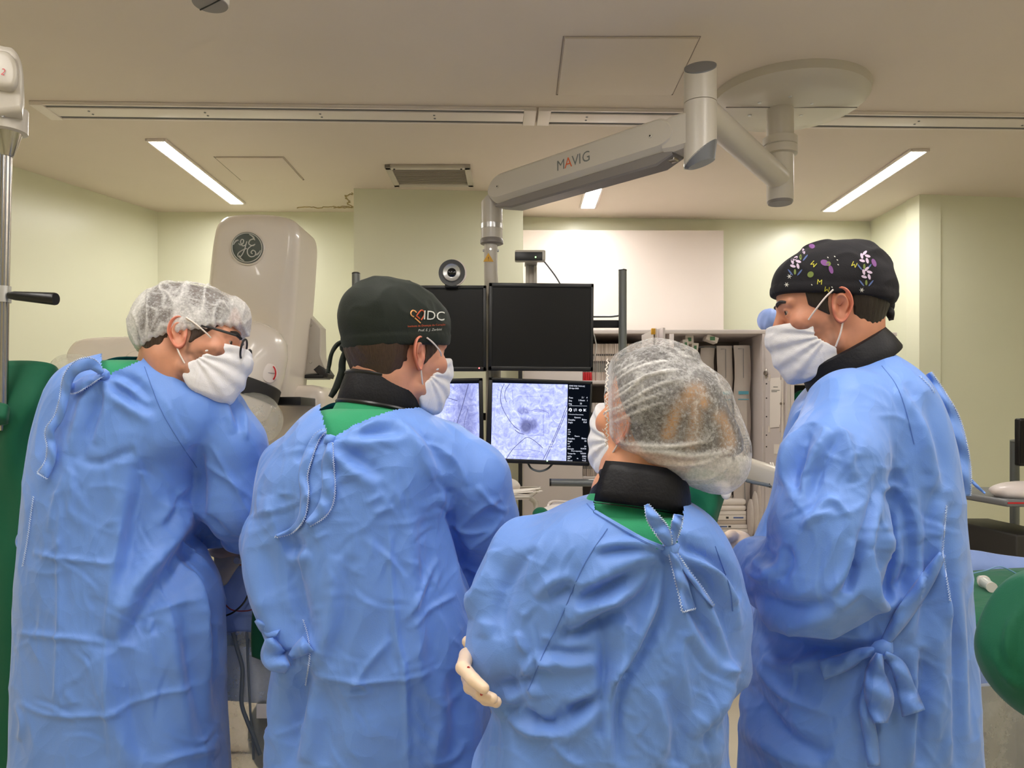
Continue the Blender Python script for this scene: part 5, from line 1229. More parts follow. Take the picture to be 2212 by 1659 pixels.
def band(name, cb, ct, rb, rt, tilt, m, parent, th=.012, n=56, open_at=None, dip=0.0):
    """padded collar band between a lower and an upper ellipse; tilt: rotation of the ellipses"""
    prof = [(0, .5), (.0, 1), (.06, 1.15), (.5, 1.25), (.94, 1.1), (1, .7), (1, .2), (.94, 0), (.5, 0), (.06, 0)]; vs = []
    for t, q in prof:
        c = Vector(cb).lerp(Vector(ct), t)
        for k in range(n):
            a = 2 * math.pi * k / n; rx = rb[0] + (rt[0] - rb[0]) * t + (q - 1) * th; ry = rb[1] + (rt[1] - rb[1]) * t + (q - 1) * th
            vs.append(c + tilt @ Vector((rx * math.cos(a), ry * math.sin(a), dip * math.sin(a) * t)))
    N = len(prof); fs = [(i * n + k, i * n + (k + 1) % n, ((i + 1) % N) * n + (k + 1) % n, ((i + 1) % N) * n + k) for i in range(N) for k in range(n)]
    return B().add(vs, fs).out(name, m, parent)
def person(label, foot):
    return thing('person', label, 'person', foot)
def finish_body(parent, T, arms, heads, hands=(), tone=None, legs=None):
    """skin: head, neck, trunk and limbs as one mesh under the clothes"""
    V, Q = build_gown(T, [[(u, v, Y, r * .62) for u, v, Y, r in ch] for ch in arms], .014, 0, 0, 2, -.035)
    V = V[:]; keep = V[:, 2] < T.zt - .03
    parts = list(heads)
    if tone is not None: parts.append((V, Q, np.tile(np.array(tone[:3]), (len(V), 1))))
    for hv in hands: parts.append(hv)
    r = T.r[0]; cx, cy = r[1], r[2]
    for s in (-1, 1):
        g = G((cx + s * .11 - .12, cy - .13, 0.0), (cx + s * .11 + .12, cy + .2, .5), .014); f = g.full()
        add_cone(g, f, (cx + s * .1, cy, .48), (cx + s * .11, cy + .01, .1), .065, .042, .03); add_cone(g, f, (cx + s * .11, cy, .05), (cx + s * .13, cy + .12, .04), .04, .035, .03)
        v, q = surface(g, f, 1); parts.append((v, q, np.tile(np.array(tone[:3]), (len(v), 1))))
    V, Q, col = join(parts); o = np_obj('body', V, Q, 'skin', parent); set_tone(o, col)
    b = B()
    for s in (-1, 1): box('shoe', (cx + s * .12, cy + .05, .045), (.1, .28, .09), 'black', parent, .03)
    return o
def hand_mesh(chains, palm, h=.0022, k=.0014):
    pts = np.array([p for ch in chains for p, r in ch] + [p for p, r in palm]); g = G(pts.min(0) - .03, pts.max(0) + .03, h); f = g.full()
    for (a, ra), (b, rb) in zip(palm, palm[1:]): add_cone(g, f, a, b, ra, rb, .012)
    for ch in chains:
        ff = g.full()
        for (a, ra), (b, rb) in zip(ch, ch[1:]): add_cone(g, ff, a, b, ra, rb, .003)
        f = smin(f, ff, k)
    return surface(g, f, 1)
def eyes(parent, Mx, s):
    for sd in (-1, 1):
        c = Mx @ Vector((.0778, sd * .032, .0195)); fw = (Mx.to_3x3() @ Vector((1, 0, -.1))).normalized()
        e = B().lathe([(0.0118 * math.sin(a) + 1e-5, -0.0118 * math.cos(a)) for a in np.linspace(0, math.pi, 13)], c, fw, 20).out('eye', 'eyewhite', parent)
        B().lathe([(.0068, .0100), (.0045, .0115), (0.0005, .0121)], c, fw, 16).out('iris', 'iris', e)
def brows(parent, Mx, m='hair_dark', sides=(-1, 1)):
    for sd in sides:
        pts = [Mx @ Vector(p) for p in ((.0975, sd * .012, .036), (.0985, sd * .022, .041), (.094, sd * .036, .043), (.084, sd * .05, .038))]
        B().tube([Vector(p) for p in spline(pts, 5)], [.0012 + .0024 * math.sin(math.pi * (i + 2) / 20) for i in range(16)], 8).out('eyebrow', m, parent)
def loops(mask_obj, Mx, side, up, dn):
    for pts in (up, dn):
        B().tube([Mx @ Vector((x, y * side, z)) for x, y, z in spline(pts, 6)], .0016, 6).out('ear_loop', 'stitch' if False else 'white', mask_obj)
def glove_color(V): return np.tile(np.array(RGB(236, 202, 170)[:3]), (len(V), 1))
def face_person(parent, Mx, neck_world, tone, beard, lean=1.0):
    inv = Mx.inverted(); nb = inv @ Vector(neck_world)
    V, Q, col = head_mesh(nb, tone, beard, lean=lean); parts = [(to_world(Mx, V), Q, col)]
    for sd in (-1, 1):
        v, q, c = ear_mesh(sd, tone); parts.append((to_world(Mx, v), q, c))
    return parts
def crinkles(T, arms, seed):
    """short sharp creases scattered over a gown, thickest where the sleeve bends and the waist is drawn in"""
    rs = random.Random(seed * 13 + 1); out = []; r = T.r; vs = [(CY - F * (q[0] - CAM) / q[2], CX + F * (q[1] - q[3]) / q[2], CX + F * (q[1] + q[3]) / q[2]) for q in r[1:]]; vs.sort()
    for i in range(95):
        v = rs.uniform(vs[0][0] + 50, 1655); uL = float(np.interp(v, [a[0] for a in vs], [a[1] for a in vs])); uR = float(np.interp(v, [a[0] for a in vs], [a[2] for a in vs])); u = rs.uniform(uL + 20, uR - 20)
        a = rs.choice((rs.gauss(1.45, .3), rs.gauss(.5, .35), rs.gauss(2.5, .3), rs.gauss(1.5, .2))); L = rs.uniform(22, 80); bend = rs.uniform(-.3, .3)
        p = [(u - L * math.cos(a - bend), v - L * math.sin(a - bend)), (u, v), (u + L * math.cos(a + bend), v + L * math.sin(a + bend))]; w = rs.uniform(3.6, 6)
        out.append((rs.choice('rrrf'), w, rs.uniform(.0012, .0026), p))
        if rs.random() < .35:
            b = a + rs.choice((-1, 1)) * rs.uniform(.5, 1.1); out.append(('r', w * .9, rs.uniform(.0012, .0024), [(u, v), (u + L * .5 * math.cos(b), v + L * .5 * math.sin(b)), (u + L * math.cos(b + .2), v + L * math.sin(b + .2))]))
    return out
def make_gown(par, T, arms, seed, lines, holes=(), h=.004, drape=.006):
    V, Q = build_gown(T, arms, h, seed, drape)
    V = creases(V, normals(V, Q), [(k, w, h * 1.2, p) for k, w, h, p in lines] + crinkles(T, arms, seed))
    V = relaxed(V, Q, 1, .3)
    bv = tree(V, Q)
    if holes:
        uv = px_of(V); N = normals(V, Q); near = V[:, 1] < T.r[-1, 2] + .03; m = np.zeros(len(V), bool)
        for hp in holes: m |= in_poly(uv, hp) & near
        V2, Q2, _ = cut(V, Q, m)
    else: V2, Q2 = V, Q
    o = np_obj('surgical_gown', V2, Q2, 'gown', par)
    return o, bv
def seam_line(par, bv, pts, m='seam', r=.0008, off=.0005): B().tube(on_gown(bv, pts, off), r, 5).out('seam', m, par)
def stitch_line(par, bv, pts): overlock(on_gown(bv, pts, .002), par)
def binding(par, bv, pts, r=.003): B().tube(on_gown(bv, pts, .001), r, 6).out('neck_binding', 'gown', par)
def scrub(par, T, arms=(), neck=None, grow=-.014):
    V, Q = build_gown(T, [[(u, v, Y, r) for u, v, Y, r in ch] for ch in arms], .009, 0, 0, 2, grow)
    V, Q, _ = cut(V, Q, V[:, 2] < T.zt - .11)
    return np_obj('scrub_top', V, Q, 'scrub', par)
def ellipsoid_fn(c, r):
    return lambda X_, Y_, Z_: d_sphere(X_, Y_, Z_, c, np.array(r))

# ================================================================== man leaning in, glasses and net cap
p1 = person('man in blue surgical gown, white hair net and black glasses, leaning toward the table', (-.78, 1.62, 0))
tone1 = RGB(206, 146, 116)
M1 = pose((386, 722), 1.49, 8, 12, -15, .95, -1)
T1 = Torso([(768, 225, 400, 1.60, .075), (778, 180, 425, 1.60, .10), (790, 145, 447, 1.60, .12), (812, 120, 478, 1.60, .135), (840, 103, 505, 1.60, .145), (870, 91, 520, 1.60, .15), (900, 82, 520, 1.60, .155), (950, 69, 505, 1.60, .16),
            (1000, 61, 440, 1.60, .165), (1050, 56, 432, 1.60, .165), (1100, 50, 432, 1.60, .165), (1160, 46, 430, 1.60, .165), (1210, 42, 446, 1.60, .165), (1250, 39, 470, 1.60, .165), (1300, 37, 481, 1.60, .165), (1400, 33, 484, 1.60, .17), (1500, 29, 482, 1.60, .17), (1659, 26, 488, 1.60, .175)])
arms1 = [[(470, 905, 1.60, .062), (500, 960, 1.60, .066), (520, 1080, 1.63, .082), (540, 1125, 1.70, .064), (585, 1150, 1.86, .045)], [(150, 900, 1.6, .05), (140, 1060, 1.66, .055), (170, 1150, 1.82, .045)], [(425, 1090, 1.69, .05), (452, 1148, 1.75, .042)]]
L1 = [('r', 6, .006, [(131, 1060), (129, 1205), (128, 1372), (118, 1545)]), ('r', 6, .006, [(262, 1130), (248, 1217), (231, 1388), (236, 1540), (240, 1655)]),
      ('r', 6, .006, [(70, 1193), (129, 1205), (248, 1218)]), ('r', 6, .006, [(38, 1367), (128, 1375), (232, 1388)]), ('r', 6, .006, [(32, 1515), (115, 1545), (236, 1540), (330, 1503), (448, 1476)]),
      ('f', 26, .022, [(436, 1105), (372, 1215), (305, 1290), (262, 1388)]), ('v', 18, .014, [(425, 1150), (350, 1235), (300, 1300)]), ('r', 8, .007, [(330, 1655), (390, 1632), (475, 1618)]),
      ('r', 9, .010, [(392, 1190), (430, 1280), (443, 1400), (449, 1470)]), ('f', 13, .010, [(405, 1180), (436, 1270), (452, 1420), (462, 1560)]),
      ('f', 11, .010, [(224, 812), (252, 850), (330, 900)]), ('f', 12, .012, [(222, 815), (195, 880), (162, 985)]), ('r', 10, .009, [(226, 816), (232, 880), (205, 960)]), ('f', 10, .008, [(230, 810), (280, 830), (320, 870)]),
      ('f', 20, .012, [(296, 985), (275, 1150), (245, 1300)]), ('v', 10, .006, [(155, 985), (215, 1000), (292, 970)]), ('v', 12, .012, [(428, 960), (430, 1040), (433, 1120)]),
      ('r', 7, .006, [(352, 1120), (390, 1060), (432, 1040)]), ('r', 6, .005, [(350, 1095), (400, 1095), (432, 1085)]), ('f', 9, .006, [(372, 1065), (362, 1110), (345, 1140)]), ('f', 9, .008, [(490, 860), (505, 905), (512, 935)]), ('r', 6, .006, [(520, 868), (530, 900), (532, 950)]),
      ('r', 7, .006, [(440, 1000), (500, 1040), (545, 1080)]), ('r', 5, .005, [(455, 960), (490, 1020), (540, 1110)]), ('f', 10, .008, [(440, 1120), (480, 1165), (535, 1185)]), ('r', 6, .005, [(150, 1010), (120, 1080), (105, 1150)]), ('r', 6, .005, [(160, 1020), (150, 1120)]),
      ('r', 7, .006, [(300, 1340), (360, 1310), (430, 1295)]), ('f', 9, .006, [(335, 1340), (325, 1370)]), ('v', 14, .01, [(262, 1390), (285, 1350), (300, 1330)]), ('f', 22, .012, [(250, 1400), (260, 1520), (300, 1650)]), ('f', 18, .01, [(380, 1300), (400, 1450), (430, 1600)]), ('r', 6, .006, [(35, 1520), (50, 1560), (42, 1600)])]
go1, bv1 = make_gown(p1, T1, arms1, 1, L1, [[(222, 812), (222, 740), (330, 740), (302, 778), (262, 794)]])
scrub(p1, T1)
heads = face_person(p1, M1, P(330, 850, 1.60), tone1, 0.75)
finish_body(p1, T1, arms1, heads, (), tone1)
eyes(p1, M1, 1); brows(p1, M1)
seam_line(go1, bv1, [(312, 792), (345, 880), (385, 950), (425, 1010)])
stitch_line(go1, bv1, [(73, 1072), (66, 1120), (60, 1165), (49, 1225)])
ribbon('gown_tie', [(222, 806), (196, 786), (165, 795), (146, 822), (139, 862), (127, 902), (108, 932), (112, 965), (108, 1000), (92, 1028)], [10, 26, 26, 22, 20, 20, 20, 20, 22, 26], [1.44, 1.42, 1.42, 1.43, 1.43, 1.43, 1.43, 1.43, 1.43, 1.43], 'gown', go1, bv1, .008, .004, edge='re', seed=1)
ribbon('gown_tie', [(224, 808), (190, 822), (160, 838), (146, 835)], [8, 22, 24, 20], None, 'gown', go1, bv1, .012, .006, edge='l', seed=2)
B().lathe([(0.001, -.012), (.010, -.006), (.012, 0), (.010, .006), (.001, .012)], hit(bv1, 224, 809, .006)[0], (1, 0, .4), 14).out('knot', 'gown', go1)
ribbon('side_flap', [(60, 1150), (48, 1158), (44, 1175), (56, 1192)], [16, 20, 20, 14], [1.5, 1.5, 1.5, 1.5], 'gown', go1, None, 0, .006, seed=3)
sk = skull
def cap1(X_, Y_, Z_):
    d = sk(X_, Y_, Z_) - .009
    d = smin(d, d_sphere(X_, Y_, Z_, (-.062, 0, .035), np.array([.062, .074, .062])), .03)
    d = smin(d, d_sphere(X_, Y_, Z_, (.055, 0, .092), np.array([.05, .06, .038])), .02)
    return smax(d, (.012 + .50 * X_) - Z_ - .002, .006)
def w1(V):
    e = np.abs(ridged(np.stack([V[:, 0] * 34 + V[:, 2] * 12, V[:, 1] * 20, V[:, 2] * 16 - V[:, 0] * 6], 1), 1)) ; r = np.clip(ridged(np.stack([V[:, 0] * 42 + V[:, 2] * 14, V[:, 1] * 18, V[:, 2] * 14], 1), 1), 0, 1) ** 3
    r2 = np.clip(ridged(V * 30, 7), 0, 1) ** 5
    ed = np.clip(1 - (V[:, 2] - (.012 + .5 * V[:, 0])) / .012, 0, 1)
    pf = np.clip((V[:, 0] - .055) / .02, 0, 1) * .6 + np.clip((-.075 - V[:, 0]) / .02, 0, 1) * .7
    return .0035 * r + .002 * r2 + .002 * ed * np.sin(V[:, 0] * 500), np.maximum.reduce([r * .8, r2 * .6, ed, pf])
shell_obj('bouffant_cap', M1, cap1, 'bouffant', p1, h=.0028, wrinkle=w1, fold=True)
def hair_fn(front, top, zb=-.075, off=.0045):
    def fn(X_, Y_, Z_):
        d = sk(X_, Y_, Z_) - .0022 - off * np.clip((-X_ - .02) / .03, 0, 1) + .0006 * np.sin(X_ * 420 + Z_ * 90 + Y_ * 300)
        d = np.maximum(d, (1 - np.sqrt(((X_ + .004) / .021) ** 2 + ((Z_ - .0) / .037) ** 2)) * .02); d = np.maximum(d, X_ - front(Z_)); d = smax(d, zb - Z_ - .12 * (X_ + .1) + .002 * np.sin(Y_ * 330 + X_ * 500), .01); return np.maximum(d, Z_ - top(X_))
    return fn
M['hair_brown'] = hair_mat('brown_hair', RGB(58, 42, 32))
shell_obj('hair', M1, hair_fn(lambda Z_: np.where(Z_ > -.012, np.minimum(.074, .022 + .8 * (Z_ + .01)), -.03), lambda X_: .15 + 0 * X_, -.062), 'hair_brown', p1, h=.0028)
mk1, _, _ = shell_obj('surgical_mask', M1, mask_fn, 'mask', p1, h=.0024, wrinkle=mask_wrinkle)
loops(mk1, M1, -1, [(.057, .073, .009), (.044, .084, .016), (.022, .090, .027), (.004, .092, .034)], [(.022, .069, -.056), (.010, .077, -.042), (.0, .08, -.028)])
def rim(sd):
    c = Vector((.121, sd * .035, .012)); return [M1 @ (c + Vector((-.008 * abs(math.cos(a)) * 0 - .006 * (math.cos(a) * sd * 1 if sd * math.cos(a) > 0 else 0) * sd * 0 - .004, .026 * math.cos(a), .021 * math.sin(a) - .002 * math.cos(a) * sd))) for a in [2 * math.pi * i / 32 for i in range(32)]]
glo = B().tube(rim(-1), .0021, 8, False, True).tube(rim(1), .0021, 8, False, True).tube([M1 @ Vector(p) for p in ((.118, -.010, .018), (.125, 0, .021), (.118, .010, .018))], .002, 8)
for sd in (-1, 1): glo.tube([M1 @ Vector(p) for p in ((.113, sd * .062, .024), (.104, sd * .073, .026), (.05, sd * .080, .028), (.0, sd * .083, .028), (-.015, sd * .082, .02))], [.003, .0028, .0024, .0022, .0015], 8)
glo = glo.out('eyeglasses', 'black', p1)
ml, nt, bs = new_mat('spectacle_lens'); bs.inputs['Alpha'].default_value = .22; bs.inputs['Roughness'].default_value = .05; bs.inputs['Base Color'].default_value = RGB(190, 170, 190)
for sd in (-1, 1):
    r = rim(sd); mesh_obj('lens', r, [tuple(range(32))], ml, glo, False)

# ================================================================== man in the dark green lettered cap
p2 = person('man in blue surgical gown and dark green lettered cap, seen from behind', (-.2, 1.5, 0))
tone2 = RGB(208, 148, 120)
M2 = pose((902, 766), 1.46, 43, 7, 0, .975, -1)
T2 = Torso([(868, 700, 880, 1.50, .08), (878, 682, 905, 1.50, .10), (900, 652, 940, 1.50, .125), (925, 630, 975, 1.50, .14), (950, 608, 1003, 1.50, .15), (980, 586, 1015, 1.50, .155), (1015, 566, 1010, 1.50, .16), (1060, 553, 985, 1.50, .165), (1120, 547, 972, 1.50, .165),
            (1200, 548, 988, 1.50, .165), (1270, 556, 1010, 1.50, .165), (1330, 575, 1025, 1.50, .165), (1400, 592, 1035, 1.50, .165), (1450, 600, 1045, 1.50, .155), (1520, 596, 1052, 1.50, .155), (1590, 580, 1060, 1.50, .155), (1659, 570, 1068, 1.50, .155)])
arms2 = [[(960, 985, 1.50, .068), (1015, 1040, 1.50, .075), (1042, 1120, 1.53, .066), (1035, 1230, 1.62, .055), (1000, 1300, 1.80, .045)], [(620, 1010, 1.5, .05), (600, 1160, 1.54, .055), (640, 1240, 1.72, .045)]]
L2 = [('f', 11, .011, [(712, 950), (790, 912), (862, 886)]), ('f', 12, .009, [(714, 952), (800, 945), (880, 938)]), ('f', 14, .010, [(712, 955), (760, 1000), (820, 1040)]), ('v', 9, .006, [(700, 945), (670, 960), (640, 1000)]),
      ('f', 10, .012, [(955, 1095), (970, 1150), (990, 1230), (1018, 1310)]), ('r', 6, .007, [(838, 1120), (846, 1260), (856, 1370), (874, 1466), (880, 1655)]), ('r', 6, .006, [(668, 1456), (760, 1472), (866, 1466), (965, 1440)]), ('r', 7, .008, [(766, 1478), (800, 1430), (846, 1378)]),
      ('r', 7, .008, [(866, 1345), (905, 1290), (945, 1205)]), ('r', 6, .006, [(880, 1360), (940, 1310), (985, 1285)]), ('f', 24, .02, [(556, 1110), (580, 1240), (636, 1400)]), ('f', 20, .016, [(598, 1070), (612, 1230), (648, 1400)]), ('v', 12, .01, [(570, 1180), (600, 1300), (640, 1395)]),
      ('r', 6, .005, [(750, 1490), (776, 1470), (795, 1495), (770, 1500)]), ('r', 6, .006, [(960, 1130), (1010, 1150), (1060, 1145)]), ('r', 6, .006, [(985, 1150), (1040, 1095), (1085, 1075)]), ('r', 5, .006, [(1010, 1190), (1060, 1150), (1085, 1115)]), ('r', 5, .005, [(1000, 1225), (1050, 1238), (1085, 1230)]),
      ('r', 6, .006, [(1030, 1050), (1065, 1090), (1098, 1105)]), ('f', 12, .01, [(960, 1060), (975, 1100), (960, 1120)]), ('f', 16, .01, [(740, 1200), (730, 1330), (700, 1440)]), ('f', 18, .008, [(900, 1100), (910, 1300), (930, 1500)]), ('r', 6, .005, [(790, 1090), (830, 1065)]), ('r', 6, .005, [(805, 1110), (850, 1095)]), ('r', 6, .005, [(680, 1165), (712, 1148)]),
      ('f', 14, .008, [(605, 1200), (640, 1195), (665, 1185)]), ('r', 5, .005, [(645, 1260), (650, 1200), (650, 1190)]), ('f', 22, .016, [(640, 1430), (610, 1530), (580, 1655)]), ('f', 14, .012, [(650, 1440), (625, 1550), (610, 1655)]), ('f', 20, .01, [(680, 1480), (690, 1560), (680, 1650)]), ('r', 6, .006, [(600, 1590), (640, 1570), (655, 1590)]), ('f', 20, .01, [(960, 1450), (970, 1560), (960, 1655)]),
      ('r', 6, .006, [(920, 1650), (980, 1640), (1010, 1600)]), ('f', 14, .01, [(870, 900), (920, 960), (950, 1030)]), ('r', 8, .006, [(930, 950), (985, 1000), (1010, 1050)])]
go2, bv2 = make_gown(p2, T2, arms2, 4, L2, [[(694, 884), (694, 840), (920, 840), (912, 878), (850, 884), (800, 900), (755, 920), (717, 946), (708, 930)]])
scrub(p2, T2)
heads = face_person(p2, M2, P(812, 900, 1.50), tone2, 0.25)
finish_body(p2, T2, arms2, heads, (), tone2)
eyes(p2, M2, 1); brows(p2, M2)
stitch_line(go2, bv2, [(706, 926), (684, 935), (666, 965), (650, 1022), (655, 1063), (652, 1114), (632, 1147), (592, 1160)])
ribbon('back_flap', [(704, 930), (686, 942), (668, 978), (655, 1025), (658, 1065), (652, 1115), (630, 1145), (596, 1158)], [6, 14, 20, 20, 18, 14, 12, 6], None, 'gown', go2, bv2, .005, .003, edge='l', seed=4)
ribbon('gown_tie', [(714, 955), (708, 1000), (710, 1050), (705, 1085), (690, 1110), (664, 1132)], [10, 26, 28, 30, 26, 14], None, 'gown', go2, bv2, .006, .004, edge='l', seed=5)
B().lathe([(0.001, -.012), (.008, -.006), (.010, 0), (.008, .006), (.001, .012)], hit(bv2, 712, 950, .004)[0], (1, 0, .6), 14).out('knot', 'gown', go2)
stitch_line(go2, bv2, [(655, 1338), (664, 1368), (669, 1400), (668, 1430), (660, 1481)])
ribbon('waist_tie', [(556, 1337), (575, 1358), (598, 1372)], [16, 26, 30], [1.38, 1.37, 1.36], 'gown', go2, None, .01, .012, seed=6)
ribbon('waist_tie', [(585, 1378), (592, 1420), (622, 1446)], [24, 56, 22], [1.36, 1.355, 1.35], 'gown', go2, None, .01, .014, seed=7)
ribbon('waist_tie', [(628, 1420), (645, 1405), (666, 1390)], [14, 30, 40], None, 'gown', go2, bv2, .01, .006, seed=8)
def cap2(X_, Y_, Z_):
    d = sk(X_, Y_, Z_) - .008
    d = smin(d, d_sphere(X_, Y_, Z_, (-.018, 0, .072), np.array([.112, .088, .083])), .02)
    band_ = np.where((Z_ - (.020 + .2 * X_)) < .022, .0015, 0)
    return smax(d - band_, (.020 + .2 * X_) - Z_, .004)
def w2(V):
    q = np.stack([V[:, 0] * 10 + V[:, 2] * 14, V[:, 1] * 12, V[:, 2] * 10 - V[:, 0] * 10], 1); hi = np.clip((V[:, 2] - .055) / .03, 0, 1)
    return (.0035 * ridged(q, 4) + .0025 * np.maximum(0, ridged(V * 22, 6)) ** 2) * hi, np.zeros(len(V))
M['cap_green'] = cloth_mat('dark_green_cap_cotton', RGB(20, 28, 20), 0.25, 0.75, 0.3, 0.05, 0.1, .004, 14)
co2, Wc2, Qc2 = shell_obj('surgical_cap', M2, cap2, 'cap_green', p2, wrinkle=w2)
bvc2 = tree(Wc2, Qc2)
def cap_text(parent, bvh, s, u, v, size_px, m, rot=0.0, align='C', off=.0012, spacing=1.0, shear=0):
    if hit(bvh, u - size_px * .6, v)[0] is None or hit(bvh, u, v - size_px * .6)[0] is None: return
    vs, fs = text_geo(s, 1.0, spacing, shear); mx = min(x for x, y in vs); out = []
    for x, y in vs:
        x = x - (mx if align == 'L' else 0); uu = u + (x * math.cos(rot) - y * math.sin(rot) * -1 * -1) * size_px; vv = v - (y * math.cos(rot) + x * math.sin(rot)) * size_px
        p, n = hit(bvh, uu, vv, off); out.append(p if p is not None else P(uu, vv, 1.45))
    return mesh_obj('cap_lettering', out, fs, m, parent, False)
def cap_line(parent, bvh, pts, r, m, k=6, name='cap_emblem'):
    q = [hit(bvh, u, v, .0008)[0] for u, v in spline(pts, k)]; q = [p for p in q if p is not None]
    if len(q) > 1: B().tube(q, r, 6).out(name, m, parent)
M['thread_white'] = mat('white_thread', RGB(206, 206, 198), .6); M['thread_red'] = mat('orange_thread', RGB(196, 84, 44), .6); M['thread_gold'] = mat('gold_thread', RGB(222, 160, 96), .6)
def lg(x, y): return 860 + x * 140 / 1936, 640 + y * 120 / 1659
cap_line(co2, bvc2, [lg(*q) for q in ((550, 490), (500, 440), (430, 425), (380, 490), (400, 570), (470, 615))], .0013, 'thread_gold')
cap_line(co2, bvc2, [lg(*q) for q in ((500, 650), (590, 730), (665, 800))], .0013, 'thread_gold', 2)
cap_line(co2, bvc2, [lg(*q) for q in ((645, 670), (590, 620), (555, 585), (610, 500), (680, 425), (740, 430), (790, 500), (760, 600), (690, 710))], .0013, 'thread_red')
cap_text(co2, bvc2, 'IDC', *lg(1075, 590), 28, 'thread_white', -.06, off=.0025)
cap_text(co2, bvc2, 'Instituto de Doenças do Coração', *lg(850, 872), 6.0, 'thread_red', .05)
cap_text(co2, bvc2, 'Prof. E. J. Zerbini', *lg(945, 1005), 7.4, 'thread_white', .05, shear=.3)
B().lathe([(0.001, -.014), (.012, -.007), (.015, 0), (.012, .007), (.001, .014)], P(749, 752, 1.53), (.3, 0, 1), 16).out('cap_knot', 'cap_green', co2)
ribbon('cap_tie', [(747, 735), (728, 745), (716, 765), (711, 790), (708, 806)], [9, 9, 8, 8, 8], [1.53] * 5, 'cap_green', co2, None, 0, .003, seed=9)
ribbon('cap_tie', [(748, 750), (740, 780), (738, 805), (727, 835), (714, 858)], [9, 14, 16, 15, 10], [1.52] * 5, 'cap_green', co2, None, 0, .003, seed=10)
shell_obj('hair', M2, hair_fn(lambda Z_: np.where(Z_ > -.018, np.minimum(.05, .024 + .9 * (Z_ + .01)), -.03), lambda X_: .06 + 0 * X_, -.078, .007), 'hair_brown', p2, h=.0028)
crumple_shell('hair_tuft', P(755, 715, 1.54), (.012, .015, .022), 'hair_dark', p2, 60, .3, (20, 12))
mk2, _, _ = shell_obj('surgical_mask', M2, mask_fn, 'mask', p2, h=.0024, wrinkle=mask_wrinkle)
loops(mk2, M2, -1, [(.057, .073, .009), (.044, .084, .016), (.022, .090, .027), (.004, .092, .034)], [(.022, .069, -.056), (.012, .077, -.042), (.004, .082, -.026)])
tl = Matrix.Rotation(math.radians(9), 3, 'Y') @ Matrix.Rotation(math.radians(-6), 3, 'X')
cn = P(815, 888, 1.50)
tc_ = band('thyroid_collar', cn, cn + tl @ Vector((0, 0, .070)), (.079, .074), (.071, .068), tl, 'collar', p2)
ct_ = band('collar_trim', cn + tl @ Vector((0, 0, .002)), cn + tl @ Vector((0, 0, .010)), (.080, .075), (.0795, .0745), tl, 'black', tc_, .013)
band('collar_trim', cn + tl @ Vector((0, 0, .060)), cn + tl @ Vector((0, 0, .068)), (.073, .069), (.0715, .0685), tl, 'black', tc_, .0125)

band('scrub_neck', cn + tl @ Vector((0, 0, -.05)), cn + tl @ Vector((0, 0, .015)), (.095, .085), (.076, .072), tl, 'scrub', p2, .004)
# ================================================================== woman in the big sheer hair net
p3 = person('woman in blue surgical gown and large sheer hair net, arms folded, nearest of the group', (.17, 1.2, 0))
tone3 = RGB(214, 152, 116)
M3 = pose((1352, 925), 1.155, 130, -15, 3, .88, 1)
T3 = Torso([(1074, 1262, 1470, 1.20, .085), (1084, 1232, 1500, 1.20, .105), (1100, 1198, 1525, 1.20, .12), (1125, 1150, 1550, 1.20, .13), (1150, 1105, 1566, 1.20, .135), (1175, 1080, 1580, 1.20, .14), (1210, 1062, 1592, 1.20, .135), (1260, 1052, 1600, 1.20, .135), (1330, 1050, 1606, 1.20, .135),
            (1400, 1052, 1606, 1.20, .135), (1460, 1056, 1602, 1.20, .135), (1510, 1062, 1596, 1.20, .135), (1550, 1058, 1586, 1.20, .135), (1600, 1040, 1580, 1.20, .135), (1659, 1018, 1574, 1.20, .138)])
arms3 = [[(1140, 1195, 1.20, .058), (1114, 1300, 1.19, .064), (1107, 1400, 1.17, .064), (1116, 1435, 1.18, .062), (1190, 1440, 1.30, .045)], [(1520, 1256, 1.20, .046), (1533, 1330, 1.20, .048), (1530, 1450, 1.21, .052), (1480, 1450, 1.30, .045)]]
